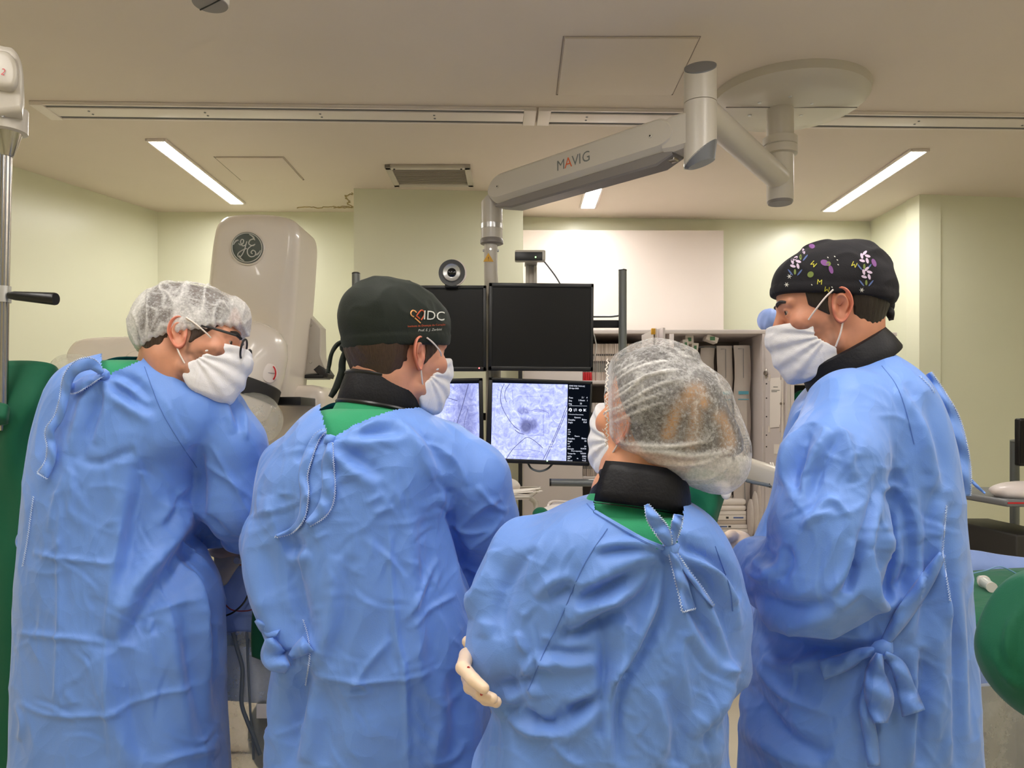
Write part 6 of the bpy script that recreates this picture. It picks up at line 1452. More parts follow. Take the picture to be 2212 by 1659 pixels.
L3 = [('f', 9, .009, [(1437, 1187), (1345, 1182), (1285, 1192)]), ('f', 18, .016, [(1437, 1190), (1350, 1235), (1240, 1290)]), ('f', 17, .014, [(1440, 1193), (1365, 1290), (1230, 1352)]), ('r', 12, .010, [(1380, 1225), (1320, 1290), (1240, 1320)]),
      ('f', 11, .014, [(1443, 1197), (1425, 1300), (1370, 1420), (1330, 1480), (1322, 1560), (1330, 1655)]), ('f', 12, .012, [(1458, 1188), (1540, 1225), (1590, 1300)]), ('f', 15, .012, [(1460, 1196), (1535, 1300), (1598, 1470)]), ('f', 14, .010, [(1455, 1200), (1490, 1330), (1560, 1440)]), ('r', 9, .009, [(1465, 1190), (1560, 1250), (1600, 1360)]),
      ('r', 12, .012, [(1225, 1358), (1290, 1328), (1352, 1272)]), ('v', 16, .014, [(1190, 1380), (1260, 1362), (1330, 1310)]), ('f', 12, .010, [(1165, 1410), (1230, 1425), (1290, 1420)]), ('r', 8, .008, [(1165, 1425), (1205, 1450)]), ('f', 16, .012, [(1185, 1590), (1240, 1560), (1300, 1500)]), ('r', 9, .009, [(1190, 1600), (1230, 1640), (1260, 1655)]),
      ('v', 14, .014, [(1296, 1340), (1306, 1450), (1300, 1590)]), ('r', 10, .009, [(1350, 1330), (1340, 1430), (1318, 1520)]), ('f', 18, .016, [(1062, 1508), (1115, 1498), (1150, 1468)]), ('v', 14, .016, [(1070, 1520), (1110, 1525), (1150, 1495)]), ('r', 9, .009, [(1112, 1490), (1140, 1440), (1168, 1410)]), ('r', 8, .009, [(1118, 1365), (1128, 1395), (1140, 1410)]),
      ('f', 22, .014, [(1100, 1160), (1058, 1230), (1030, 1340)]), ('f', 16, .010, [(1140, 1170), (1080, 1260), (1060, 1380)]), ('f', 20, .012, [(1600, 1445), (1560, 1530), (1500, 1600)]), ('f', 20, .012, [(1605, 1480), (1575, 1560), (1560, 1655)]), ('f', 16, .01, [(1420, 1480), (1450, 1560), (1440, 1655)]), ('r', 8, .008, [(1550, 1445), (1590, 1440), (1605, 1450)]),
      ('v', 12, .014, [(1130, 1530), (1160, 1560), (1200, 1570)]), ('r', 12, .012, [(1100, 1545), (1150, 1580), (1230, 1580)]), ('f', 14, .01, [(1245, 1250), (1200, 1270), (1165, 1300)]), ('f', 12, .009, [(1300, 1500), (1250, 1520), (1220, 1525)]), ('r', 10, .008, [(1480, 1360), (1470, 1420), (1490, 1530)])]
go3, bv3 = make_gown(p3, T3, arms3, 7, L3, [[(1286, 1106), (1286, 1040), (1474, 1040), (1474, 1110), (1466, 1150), (1452, 1186), (1432, 1184), (1378, 1158)]], h=.0036)
scrub(p3, T3, grow=-.019)
seam_line(go3, bv3, [(1312, 1142), (1270, 1205), (1245, 1255), (1205, 1350), (1178, 1402), (1150, 1470), (1140, 1492)])
seam_line(go3, bv3, [(1545, 1180), (1565, 1235), (1578, 1275), (1583, 1320)])
seam_line(go3, bv3, [(1268, 1088), (1285, 1105), (1330, 1135), (1385, 1168), (1436, 1187)], 'seam', .001)
binding(go3, bv3, [(1286, 1106), (1340, 1138), (1390, 1166), (1438, 1186)], .0035)
ribbon('gown_tie', [(1447, 1182), (1432, 1150), (1410, 1118), (1396, 1090)], [12, 30, 26, 8], [1.06, 1.045, 1.04, 1.045], 'gown', go3, None, 0, .006, edge='lr', seed=11)
ribbon('gown_tie', [(1450, 1182), (1456, 1155), (1462, 1130), (1466, 1112)], [10, 18, 22, 20], [1.065, 1.055, 1.05, 1.055], 'gown', go3, None, 0, .005, edge='lr', seed=12)
ribbon('gown_tie', [(1450, 1190), (1464, 1230), (1476, 1270), (1488, 1318)], [12, 22, 26, 30], None, 'gown', go3, bv3, .008, .005, edge='re', seed=13)
ribbon('gown_tie', [(1455, 1192), (1480, 1230), (1510, 1270), (1541, 1310)], [10, 10, 10, 5], None, 'gown', go3, bv3, .006, .003, edge='l', seed=14)
B().lathe([(0.001, -.014), (.009, -.008), (.012, 0), (.009, .008), (.001, .014)], hit(bv3, 1448, 1185, .005)[0], (1, 0, .35), 14).out('knot', 'gown', go3)
heads = face_person(p3, M3, P(1352, 1070, 1.19), tone3, 0.0)
# gloved fingers wrapped round her own upper arm
def HP(u, v, Y): return np.array(P(u, v, Y))
hc = [[(HP(1034, 1398, 1.22), .012), (HP(1008, 1416, 1.15), .0112), (HP(1000, 1442, 1.10), .0104), (HP(1022, 1468, 1.072), .0094), (HP(1045, 1487, 1.06), .0082)],
      [(HP(1042, 1440, 1.22), .012), (HP(1012, 1462, 1.15), .0110), (HP(1016, 1484, 1.11), .0100), (HP(1040, 1501, 1.08), .0092), (HP(1064, 1509, 1.07), .008)],
      [(HP(1045, 1470, 1.20), .0115), (HP(1032, 1496, 1.14), .0098), (HP(1050, 1510, 1.10), .009), (HP(1072, 1516, 1.085), .008)],
      [(HP(1055, 1480, 1.2), .011), (HP(1052, 1506, 1.14), .0085), (HP(1072, 1518, 1.11), .0075)],
      [(HP(1040, 1412, 1.24), .012), (HP(1020, 1398, 1.22), .0110), (HP(1011, 1386, 1.20), .0098)]]
gv, gq = hand_mesh(hc, [(HP(1050, 1430, 1.24), .022), (HP(1110, 1440, 1.28), .022)])
np_obj('glove', gv, gq, 'glove', p3)
M['nail'] = mat('blood_spot', RGB(176, 60, 56), .5)
for u, v in ((1012, 1442), (1040, 1500)):
    p, n = hit(tree(gv, gq), u, v, .0005)
    if p is not None: B().lathe([(.0022, 0), (.0015, .0008)], p, (-.2, -1, 0), 10).out('blood_spot', 'nail', p3)
finish_body(p3, T3, arms3, heads, (), tone3)
eyes(p3, M3, 1); brows(p3, M3)
mk3, _, _ = shell_obj('surgical_mask', M3, mask_fn, 'mask', p3, h=.0024, wrinkle=mask_wrinkle)
loops(mk3, M3, 1, [(.057, .073, .009), (.044, .084, .016), (.022, .090, .027), (.004, .092, .034)], [(.022, .069, -.056), (.010, .077, -.042), (.0, .082, -.026)])
def net_field(g, grow):
    f = g.full(); Yn = 1.205
    def Sp(u, v, r, dy=0.0, k=.05): r = (r[0], r[1] * 1.25, r[2]); add_sphere(g, f, np.array(P(u, v, Yn + dy)), np.array(r) + grow, k)
    Sp(1412, 846, (.078, .084, .080)); Sp(1375, 880, (.052, .075, .062)); Sp(1512, 930, (.060, .066, .068)); Sp(1478, 985, (.062, .05, .036)); Sp(1545, 985, (.034, .045, .042)); Sp(1530, 1020, (.030, .04, .022), 0, .04); Sp(1430, 985, (.055, .058, .034), 0, .04)
    c0, c1 = P(1318, 966, Yn), P(1480, 1046, Yn); n = np.array([c1[2] - c0[2], 0, -(c1[0] - c0[0])]); n = n / np.linalg.norm(n); n = n if n[2] < 0 else -n
    pl2 = (g.X - c0[0]) * n[0] + (g.Z - c0[2]) * n[2] - grow; f = smax(f, np.broadcast_to(pl2, f.shape).astype(np.float32), .02)
    A = np.array(M3.inverted()); sl = f.shape; lx, ly, lz = [(A[i, 0] * g.X + A[i, 1] * g.Y + A[i, 2] * g.Z + A[i, 3]).astype(np.float32) for i in range(3)]
    d = skull(lx, ly, lz) * .9 - .015 - grow; d = np.maximum(d, np.maximum(.0 - lz - .02, lx - .06 - (.4 * lz))); f = smin(f, d.astype(np.float32), .02)
    a = P(1316, 772, Yn); b = P(1312, 962, Yn)                                          # elastic front edge
    pl = -(g.X - (a[0] + (g.Z - a[2]) * (b[0] - a[0]) / (b[2] - a[2]))) + grow * 0 - grow; f = smax(f, np.broadcast_to(pl, f.shape).astype(np.float32), .014)
    return f
cN = P(1450, 890, 1.19); gN = G((cN.x - .15, 1.05, cN.z - .16), (cN.x + .16, 1.34, cN.z + .16), .003)
V, Q = surface(gN, net_field(gN, 0), 2); N = normals(V, Q); fo = np.zeros(len(V)); rr = np.clip(ridged(V * 26, 3), 0, 1) ** 4; V = V + N * (.0014 * vnoise(V * 40, 4) + .0012 * rr)[:, None]; fo = rr * .35
LN = [('r', 2.6, .003, q) for q in ([(1316, 835), (1370, 797), (1440, 778), (1520, 785)], [(1316, 858), (1375, 822), (1440, 800), (1500, 795)], [(1314, 872), (1360, 840), (1400, 812), (1470, 800)], [(1314, 892), (1365, 862), (1420, 832), (1480, 815)], [(1314, 900), (1385, 866), (1440, 846)],
      [(1314, 918), (1370, 892), (1430, 868)], [(1320, 800), (1370, 770), (1430, 757), (1490, 764)], [(1320, 815), (1380, 780), (1450, 765), (1520, 778)], [(1330, 785), (1380, 757), (1440, 748)], [(1340, 770), (1400, 750), (1470, 755)])] + \
     [('r', 5, .004, [(1330, 956), (1400, 962), (1470, 962), (1540, 950)]), ('r', 8, .005, [(1340, 970), (1420, 975), (1500, 985), (1570, 975)]), ('r', 5, .004, [(1360, 985), (1430, 1000), (1520, 1000), (1585, 965)]), ('r', 4, .003, [(1400, 1005), (1460, 1030), (1540, 1030), (1590, 990)]), ('r', 4, .003, [(1420, 1015), (1480, 1042), (1540, 1042)])]
V = creases(V, N, LN, fo); uv = px_of(V)
low = np.clip((uv[:, 1] - (957 + .16 * (uv[:, 0] - 1330).clip(0, 120))) / 22, 0, 1) * .62; edge = np.clip((1326 - uv[:, 0]) / 8, 0, 1) * .7
bo3 = np_obj('bouffant_cap', V, Q, 'bouffant', p3); set_fold(bo3, np.clip(np.maximum.reduce([fo, low, edge]), 0, 1))
el_ = [P(1313 + 2 * math.sin(i * .9) - (3 if i % 2 else 0) * 1.4, 775 + i * 4.6, 1.115 - .03 * math.sin(i / 41 * math.pi)) for i in range(42)]
B().tube(el_, .0010, 5).out('elastic_edge', 'white', bo3)
gH = G((cN.x - .15, 1.05, cN.z - .16), (cN.x + .16, 1.34, cN.z + .16), .004); fH = net_field(gH, -.011)
ex_ = P(1378, 905, 1.19); pf = -(gH.X - (ex_[0] - .022 - .35 * (gH.Z - ex_[2]))); fH = smax(fH, np.broadcast_to(pf, fH.shape).astype(np.float32), .01); lowH = P(1400, 985, 1.19)[2]
fH = smax(fH, np.broadcast_to(lowH - gH.Z, fH.shape).astype(np.float32), .02)
V, Q = surface(gH, fH, 2); uv = px_of(V)
M['hair_streaked'] = skin_mat('streaked_hair', None)
bl_ = np.zeros(len(V))
for pts in ([(1455, 905), (1480, 860), (1505, 840), (1520, 870)], [(1445, 940), (1460, 900), (1495, 850)], [(1568, 920), (1575, 960), (1560, 990)], [(1555, 900), (1572, 930), (1570, 985)], [(1500, 845), (1500, 900), (1490, 960)]):
    pts = np.array(spline(pts, 6)); d = np.min(np.hypot(uv[:, None, 0] - pts[None, :, 0], uv[:, None, 1] - pts[None, :, 1]), 1); bl_ = np.maximum(bl_, np.exp(-(d / 14) ** 2))
bl_ = np.clip(bl_ * (0.7 + .6 * vnoise(V * np.array([90, 90, 12]), 3)), 0, 1)[:, None]; k = (0.8 + .4 * vnoise(V * np.array([60, 60, 20]), 5))[:, None]
V = V + normals(V, Q) * (.0012 * vnoise(V * np.array([140, 140, 20]), 8))[:, None]
ho = np_obj('hair', V, Q, 'hair_streaked', p3); set_tone(ho, np.clip((np.array(RGB(44, 36, 36)[:3]) * (1 - bl_) + np.array(RGB(196, 140, 70)[:3]) * bl_) * k, 0, 1))
tl = Matrix.Rotation(math.radians(8), 3, 'Y') @ Matrix.Rotation(math.radians(-8), 3, 'X'); cn = P(1364, 1106, 1.185)
tc_ = band('thyroid_collar', cn, cn + tl @ Vector((-.002, 0, .062)), (.070, .066), (.052, .056), tl, 'collar', p3)
band('collar_trim', cn + tl @ Vector((0, 0, 0)), cn + tl @ Vector((0, 0, .009)), (.072, .068), (.070, .066), tl, 'black', tc_, .0125)
band('scrub_neck', cn + tl @ Vector((0, 0, -.05)), cn + tl @ Vector((0, 0, .02)), (.092, .080), (.068, .066), tl, 'scrub', p3, .004)
fl = B(); vs = []
for i in range(13):
    a = math.radians(222 + i * 10.5)
    for t in (0, .25, .5, .75, 1):
        bu = .003 * math.sin(math.pi * t); q = cn + tl @ Vector(((.084 + bu - .014 * t) * math.cos(a), (.082 + bu - .010 * t) * math.sin(a), .006 + .060 * t)); vs.append(q)
fo_ = mesh_obj('collar_flap', vs, [(i * 5 + j, i * 5 + j + 1, i * 5 + 6 + j, i * 5 + 5 + j) for i in range(12) for j in range(4)], 'collar', tc_); md = fo_.modifiers.new('thickness', 'SOLIDIFY'); md.thickness = .006

# ================================================================== tall man in the patterned cap
p4 = person('tall man in blue surgical gown and black patterned cap, in profile with gloved hand out', (.66, 1.45, 0))
tone4 = RGB(204, 142, 112)
M4 = pose((1817, 662), 1.38, 166, 14, 0, .955, 1)
T4 = Torso([(764, 1868, 1912, 1.45, .05), (774, 1842, 1938, 1.45, .075), (788, 1808, 1960, 1.45, .10), (806, 1776, 1985, 1.45, .125), (832, 1745, 2008, 1.45, .15), (870, 1716, 2030, 1.45, .165), (910, 1708, 2046, 1.45, .175), (960, 1702, 2060, 1.45, .18), (1050, 1698, 2074, 1.45, .185), (1150, 1690, 2084, 1.45, .185),
            (1250, 1675, 2092, 1.45, .185), (1310, 1645, 2098, 1.45, .185), (1380, 1625, 2103, 1.45, .18), (1450, 1614, 2108, 1.45, .185), (1550, 1608, 2112, 1.45, .19), (1659, 1600, 2118, 1.45, .195)])
arms4 = [[(1835, 890, 1.34, .075), (1800, 1000, 1.27, .078), (1790, 1150, 1.235, .086), (1782, 1240, 1.235, .082), (1720, 1250, 1.28, .066), (1660, 1235, 1.35, .054), (1634, 1216, 1.38, .045)], [(1740, 1000, 1.55, .05), (1700, 1150, 1.62, .05), (1640, 1230, 1.62, .045)]]
L4 = [('f', 14, .012, [(1770, 835), (1728, 930), (1700, 1050)]), ('f', 12, .010, [(1800, 930), (1760, 1010), (1735, 1100)]), ('v', 16, .020, [(1905, 1010), (1888, 1100), (1858, 1210), (1830, 1285)]), ('f', 16, .014, [(1925, 1010), (1905, 1120), (1880, 1230)]), ('r', 10, .010, [(1800, 900), (1830, 960), (1840, 1040)]),
      ('f', 14, .010, [(1990, 850), (2022, 950), (2034, 1060)]), ('f', 12, .008, [(1950, 830), (2000, 930), (2015, 1020)]), ('f', 12, .014, [(2046, 1085), (2036, 1190), (2052, 1300), (2062, 1480), (2056, 1655)]), ('f', 16, .012, [(1985, 1055), (1994, 1240), (1975, 1390)]), ('f', 14, .010, [(1940, 1080), (1950, 1200), (1930, 1330)]), ('f', 16, .014, [(1900, 1190), (1905, 1290), (1950, 1270), (1975, 1230)]),
      ('v', 18, .016, [(1625, 1362), (1740, 1392), (1895, 1402)]), ('r', 12, .010, [(1640, 1330), (1760, 1360), (1880, 1385)]), ('f', 12, .010, [(1650, 1410), (1700, 1425), (1760, 1415)]), ('f', 18, .014, [(1615, 1540), (1655, 1590), (1780, 1650)]), ('r', 10, .009, [(1622, 1420), (1690, 1500), (1790, 1540)]), ('f', 16, .012, [(1612, 1480), (1640, 1540), (1690, 1600)]),
      ('f', 12, .014, [(1983, 1400), (1980, 1520), (1974, 1655)]), ('f', 14, .01, [(2030, 1330), (2040, 1440), (2036, 1600)]), ('f', 12, .008, [(2080, 1250), (2092, 1400), (2096, 1600)]), ('f', 16, .014, [(1640, 1165), (1660, 1215), (1690, 1235)]), ('r', 9, .010, [(1620, 1180), (1650, 1170), (1672, 1195)]), ('r', 9, .010, [(1612, 1225), (1650, 1250), (1680, 1235)]), ('f', 12, .012, [(1685, 1180), (1690, 1220), (1672, 1245)]), ('f', 14, .012, [(1620, 1290), (1700, 1325), (1800, 1320)]), ('r', 8, .008, [(1730, 1140), (1760, 1120), (1800, 1105)]), ('r', 7, .007, [(1740, 1140), (1790, 1080), (1840, 1120)]), ('f', 12, .01, [(1860, 1170), (1840, 1240), (1800, 1290)]), ('r', 7, .007, [(1905, 1060), (1930, 1050), (1950, 1060)]),
      ('f', 10, .008, [(1720, 960), (1710, 1030), (1720, 1080)]), ('r', 6, .006, [(1742, 900), (1780, 870), (1820, 862)])]
go4, bv4 = make_gown(p4, T4, arms4, 9, L4, ())
seam_line(go4, bv4, [(1905, 790), (1935, 830), (1955, 880), (1975, 960)])
stitch_line(go4, bv4, [(2044, 1092), (2036, 1190), (2040, 1220), (2052, 1300)])
stitch_line(go4, bv4, [(1986, 812), (2005, 830), (2020, 850)])
heads = face_person(p4, M4, P(1868, 830, 1.45), tone4, 0.55, lean=1.0)
finish_body(p4, T4, arms4, heads, (), tone4)
eyes(p4, M4, 1); brows(p4, M4)
ribbon('collar_flap', [(2006, 806), (2030, 850), (2055, 905), (2070, 965), (2078, 1020), (2080, 1072)], [12, 22, 34, 38, 38, 32], [1.40, 1.395, 1.39, 1.385, 1.38, 1.38], 'gown', go4, None, 0, .008, edge='l', seed=15)
ribbon('inner_tie', [(2096, 1036), (2110, 1050), (2128, 1066)], [7, 6, 3], [1.40] * 3, 'gown', go4, None, 0, .002, seed=16)
ribbon('waist_sash', [(2036, 1196), (2000, 1255), (1950, 1330), (1906, 1396)], [16, 34, 36, 18], None, 'gown', go4, bv4, .006, .006, seed=17)
B().lathe([(0.001, -.022), (.013, -.012), (.016, 0), (.013, .012), (.001, .022)], hit(bv4, 1904, 1404, .008)[0], (1, 0, .7), 16).out('knot', 'gown', go4)
ribbon('bow_tail', [(1896, 1405), (1862, 1412), (1825, 1430), (1774, 1448)], [14, 26, 38, 44], None, 'gown', go4, bv4, .014, .006, seed=18)
ribbon('bow_loop', [(1900, 1412), (1890, 1455), (1900, 1510), (1902, 1562)], [16, 44, 62, 30], None, 'gown', go4, bv4, .022, .012, seed=19)
ribbon('bow_tail', [(1880, 1450), (1868, 1520), (1880, 1590), (1888, 1655)], [14, 26, 30, 26], None, 'gown', go4, bv4, .012, .006, seed=20)
ribbon('bow_tail', [(1910, 1412), (1940, 1440), (1958, 1490), (1974, 1541)], [16, 32, 40, 52], None, 'gown', go4, bv4, .014, .008, seed=21)
def cap4(X_, Y_, Z_):
    d = sk(X_, Y_, Z_) - .008
    d = smin(d, d_sphere(X_, Y_, Z_, (-.018, 0, .052), np.array([.096, .083, .078])), .02); d = smin(d, d_sphere(X_, Y_, Z_, (-.072, 0, .02), np.array([.042, .058, .04])), .03)
    return smax(d - np.where((Z_ - (.026 + .36 * X_)) < .018, .0014, 0), (.026 + .36 * X_) - Z_, .004)
def w4(V):
    hi = np.clip((V[:, 2] - .3 * V[:, 0] - .05) / .03, 0, 1)
    return (.002 * ridged(V * np.array([14, 10, 10]), 9) + .002 * np.maximum(0, ridged(V * 20, 2)) ** 2) * hi + .004 * np.clip((-V[:, 0] - .06) / .03, 0, 1) * ridged(V * np.array([20, 26, 34]), 5), np.zeros(len(V))
M['cap_black'] = cloth_mat('black_cap_cotton', RGB(20, 18, 24), 0.15, 0.8, 0.3, 0.02, 0.1, .004, 14)
co4, Wc4, Qc4 = shell_obj('surgical_cap', M4, cap4, 'cap_black', p4, wrinkle=w4); bvc4 = tree(Wc4, Qc4)
M['print_yellow'] = mat('yellow_cap_print', RGB(196, 190, 64), .7); M['print_lilac'] = mat('lilac_cap_print', RGB(206, 186, 212), .7); M['print_purple'] = mat('purple_cap_print', RGB(122, 72, 136), .7); M['print_green'] = mat('green_cap_print', RGB(112, 128, 60), .7); M['print_blue'] = mat('blue_cap_print', RGB(84, 104, 156), .7)
def k4(x, y): return 1600 + x * 400 / 1896, 500 + y * 350 / 1659
for s, x, y, r in (('M', 750, 330, 2.4), ('M', 1165, 335, 2.7), ('M', 808, 520, -.1), ('M', 885, 590, 3.0), ('M', 497, 248, 2.8)): cap_text(co4, bvc4, s, *k4(x, y), 16, 'print_yellow', r)
def patch(pts, m, name='cap_print'):
    q = []
    for u, v in pts:
        p, n = hit(bvc4, *k4(u, v), .0009)
        if p is None: return
        q.append(p)
    mesh_obj(name, q, [tuple(range(len(q)))], m, co4, False)
def leaf(x, y, rx, ry, rot, m):
    patch([(x + rx * math.cos(a) * math.cos(rot) - ry * math.sin(a) * math.sin(rot), y + rx * math.cos(a) * math.sin(rot) + ry * math.sin(a) * math.cos(rot)) for a in [2 * math.pi * i / 14 for i in range(14)]], m)
for x, y in ((560, 330), (1290, 440), (618, 178), (1270, 275)):       # plain generic sprigs in place of the printed figures
    for dx, dy, r in ((-30, -24, .5), (30, -24, -.5), (-26, 24, -.5), (26, 24, .5), (0, -56, 1.57)): leaf(x + dx, y + dy, 30, 14, r + 0.8, 'print_lilac')
    leaf(x - 52, y + 88, 40, 8, .9, 'print_blue'); leaf(x + 44, y + 90, 40, 8, -.9, 'print_blue'); leaf(x - 4, y + 84, 12, 28, 0, 'print_green')
for x, y, rx, ry, r, m in ((860, 320, 44, 30, .4, 'print_purple'), (925, 390, 22, 44, -.3, 'print_purple'), (900, 330, 24, 24, 0, 'print_green'), (728, 150, 32, 24, .2, 'print_purple'), (1365, 320, 22, 44, -.4, 'print_purple'), (715, 440, 34, 30, -.6, 'print_green')): leaf(x, y, rx, ry, r, m)
for x, y in ((498, 460), (470, 545), (1240, 600), (1230, 680)):
    for a in (0, 1.05, 2.1): leaf(x, y, 26, 4, a, 'thread_white')
for x, y in ((893, 266), (963, 256), (990, 292), (998, 340), (935, 570), (728, 546)): leaf(x, y, 9, 5, .7, 'thread_white')
crumple_shell('cap_knot', P(1914, 660, 1.47), (.014, .018, .016), 'cap_black', co4, 71, .3, (24, 14))
ribbon('cap_tie', [(1915, 665), (1922, 675), (1925, 692)], [14, 20, 10], [1.45] * 3, 'cap_black', co4, None, 0, .004, seed=22)
shell_obj('hair', M4, hair_fn(lambda Z_: np.where(Z_ > -.022, np.minimum(.05, .02 + 1.1 * (Z_ + .008)), -.026), lambda X_: .05 + 0 * X_, -.074, .007), 'hair_dark', p4, h=.0028)
mk4, _, _ = shell_obj('surgical_mask', M4, lambda a, b, c: mask_fn(a, b, c, .006), 'mask', p4, h=.0024, wrinkle=lambda V: mask_wrinkle(V, .006))
loops(mk4, M4, 1, [(.057, .073, -.008), (.044, .083, .004), (.022, .090, .022), (.004, .092, .033)], [(.022, .069, -.070), (.010, .077, -.050), (.0, .081, -.028)])
tl = Matrix.Rotation(math.radians(-26), 3, 'Y'); cn = P(1846, 800, 1.45)
tl = Matrix.Rotation(math.radians(-30), 3, 'Y')
tc_ = band('thyroid_collar', cn, cn + tl @ Vector((.0, 0, .05)), (.092, .088), (.082, .075), tl, 'collar', p4)
fl = [P(u, v, 1.44) for u, v in smooth_outline([(1886, 706), (1902, 724), (1926, 752), (1930, 768), (1924, 778), (1900, 770), (1872, 768), (1860, 744)], 3)]
B().slab(fl, (0, 1, 0), .05, .008).out('collar_flap', 'collar', tc_)
wr = [[(HP(1618, 1196, 1.39), .026), (HP(1592, 1180, 1.42), .030), (HP(1582, 1168, 1.44), .026)]]
fc = [[(HP(1590, 1166, 1.42), .013), (HP(1580, 1158, 1.41), .0115), (HP(1574, 1160, 1.40), .0105)],
      [(HP(1580, 1175, 1.44), .012), (HP(1566, 1176, 1.47), .0105), (HP(1556, 1184, 1.49), .0095), (HP(1560, 1194, 1.50), .009)],
      [(HP(1582, 1182, 1.45), .012), (HP(1566, 1186, 1.48), .0105), (HP(1558, 1194, 1.50), .0095), (HP(1564, 1202, 1.50), .009)],
      [(HP(1584, 1190, 1.46), .0115), (HP(1570, 1196, 1.49), .010), (HP(1564, 1204, 1.50), .009)],
      [(HP(1588, 1196, 1.46), .010), (HP(1577, 1204, 1.49), .0085), (HP(1572, 1210, 1.50), .008)]]
gv, gq = hand_mesh(fc, [(HP(1612, 1200, 1.40), .025), (HP(1592, 1182, 1.43), .029), (HP(1584, 1176, 1.44), .026)])
np_obj('glove', gv, gq, 'glove', p4)
ca, cb_ = P(1594, 1212, 1.375), P(1612, 1196, 1.375); B().tube([P(1598, 1194, 1.40), P(1610, 1204, 1.395), P(1618, 1210, 1.39)], [.031, .034, .036], 20).out('glove_cuff', 'cuff', p4)
# ------------------------------------------------------------------ drapes and equipment at both ends of the table
for nm, pts, m, lab, cat in (('green_cloth', [[P(560, 1225, 1.80), P(585, 1222, 1.79), P(640, 1225, 1.80)], [P(548, 1300, 1.77), P(580, 1305, 1.76), P(640, 1305, 1.77)], [P(543, 1380, 1.77), P(580, 1385, 1.755), P(640, 1385, 1.77)], [P(545, 1418, 1.77), P(575, 1428, 1.76), P(640, 1440, 1.77)]], 'green_drape', 'dark green cloth hanging over the table edge beside the waist tie', 'cloth'),
                              ('hanging_drape', [[P(455, 1215, 1.80), P(520, 1222, 1.79), P(575, 1230, 1.80)], [P(460, 1290, 1.79), P(520, 1295, 1.78), P(575, 1300, 1.79)], [P(465, 1366, 1.79), P(520, 1366, 1.78), P(575, 1366, 1.79)]], 'drape_blue', 'blue drape hanging at the table edge with black and red cables', 'drape')):
    tag(sheet(nm, pts, m, None, .004), lab, cat)
b_ = B()
V, Q = surface(*(lambda g: (g, (lambda f: (add_cone(g, f, np.array(P(500, 1216, 1.87)), np.array(P(610, 1222, 1.88)), .035, .035, .02), f)[1])(g.full())))(G((-.9, 1.7, .95), (-.4, 2.0, 1.25), .007)), 1)
V = V + normals(V, Q) * (.004 * vnoise(V * 25, 2))[:, None]
sko = np_obj('body', V, Q, 'skin', pt); set_tone(sko, np.tile(np.array(RGB(170, 108, 76)[:3]), (len(V), 1)))
tag(sheet('towel', [[P(463, 1200, 1.80), P(500, 1192, 1.77), P(545, 1188, 1.78), P(560, 1182, 1.84)], [P(462, 1230, 1.765), P(490, 1222, 1.76), P(515, 1214, 1.765), P(530, 1204, 1.78)], [P(458, 1262, 1.765), P(474, 1266, 1.76), P(488, 1262, 1.765), P(500, 1240, 1.77)]], mat('grey_beige_cloth', RGB(176, 164, 152), .8, noise=.08, bump=.3), None, .003), 'grey-beige towel with a metal eyelet on the patient between the two men', 'towel')
tag(crumple_shell('gauze_swab', P(515, 1190, 1.80), (.065, .035, .02), mat('stained_gauze', RGB(196, 168, 150), .8, noise=.35, nscale=18), None, 81, .3, (30, 14)), 'crumpled blood-stained gauze swab at the open wound edge', 'swab')
tag(B().tube([P(512, 1210, 1.745), P(524, 1214, 1.77)], .006, 14).lathe([(.0045, 0), (.0072, 0), (.0072, .003), (.0045, .003)], P(512, 1211, 1.744), (0, -1, 0), 18).out('tube_connector', 'silver'), 'small white-ringed tube connector on the towel', 'connector')
for nm, pts, r, m, lab in (('black_cable', [(560, 1232), (545, 1262), (528, 1300), (505, 1322), (480, 1333)], .0022, 'black', 'thin black cable over the hanging blue drape'), ('red_cable', [(484, 1303), (500, 1317), (525, 1320), (545, 1316), (560, 1300)], .0016, 'cable_red', 'thin red cable looped over the hanging blue drape'),
                           ('grey_tubing', [(503, 1366), (512, 1400), (523, 1440), (523, 1475), (522, 1520), (535, 1560), (548, 1590), (562, 1630)], .005, 'cable_grey', 'grey-green tubing hanging below the blue drape'), ('grey_cable', [(533, 1366), (535, 1420), (538, 1480), (541, 1540), (545, 1580), (548, 1640)], .003, 'cable_grey', 'slim grey cable hanging beside the thicker tubing')):
    tag(tube(nm, [P(u, v, 1.76) for u, v in spline(pts, 6)], r, m, None, 8), lab, 'cable')
tag(sheet('plastic_drape', [[P(480, 1366, 1.785), P(520, 1364, 1.775), P(560, 1368, 1.785), P(600, 1372, 1.79)], [P(478, 1440, 1.79), P(515, 1445, 1.77), P(560, 1440, 1.785), P(590, 1442, 1.78)], [P(476, 1520, 1.78), P(520, 1520, 1.77), P(555, 1522, 1.785), P(585, 1525, 1.78)], [P(474, 1600, 1.79), P(520, 1610, 1.775), P(555, 1600, 1.785), P(590, 1605, 1.79)], [P(472, 1720, 1.79), P(520, 1720, 1.78), P(555, 1720, 1.785), P(590, 1720, 1.79)]], 'plastic'), 'clear shiny plastic drape hanging under the blue drape', 'drape')
tag(sheet('blue_underdrape', [[P(476, 1360, 1.82), P(530, 1362, 1.815), P(600, 1365, 1.82)], [P(476, 1440, 1.82), P(530, 1440, 1.81), P(586, 1440, 1.82)], [P(480, 1512, 1.82), P(530, 1516, 1.815), P(584, 1522, 1.82)]], mat('pale_sheet', RGB(196, 206, 232), .6, noise=.1), None, .003), 'pale blue inner drape seen through the clear plastic', 'drape')
tag(box('white_tag', P(566, 1536, 1.755), (.025, .003, .033), 'paper', None, .001), 'little white card tag on the hanging cables', 'tag')
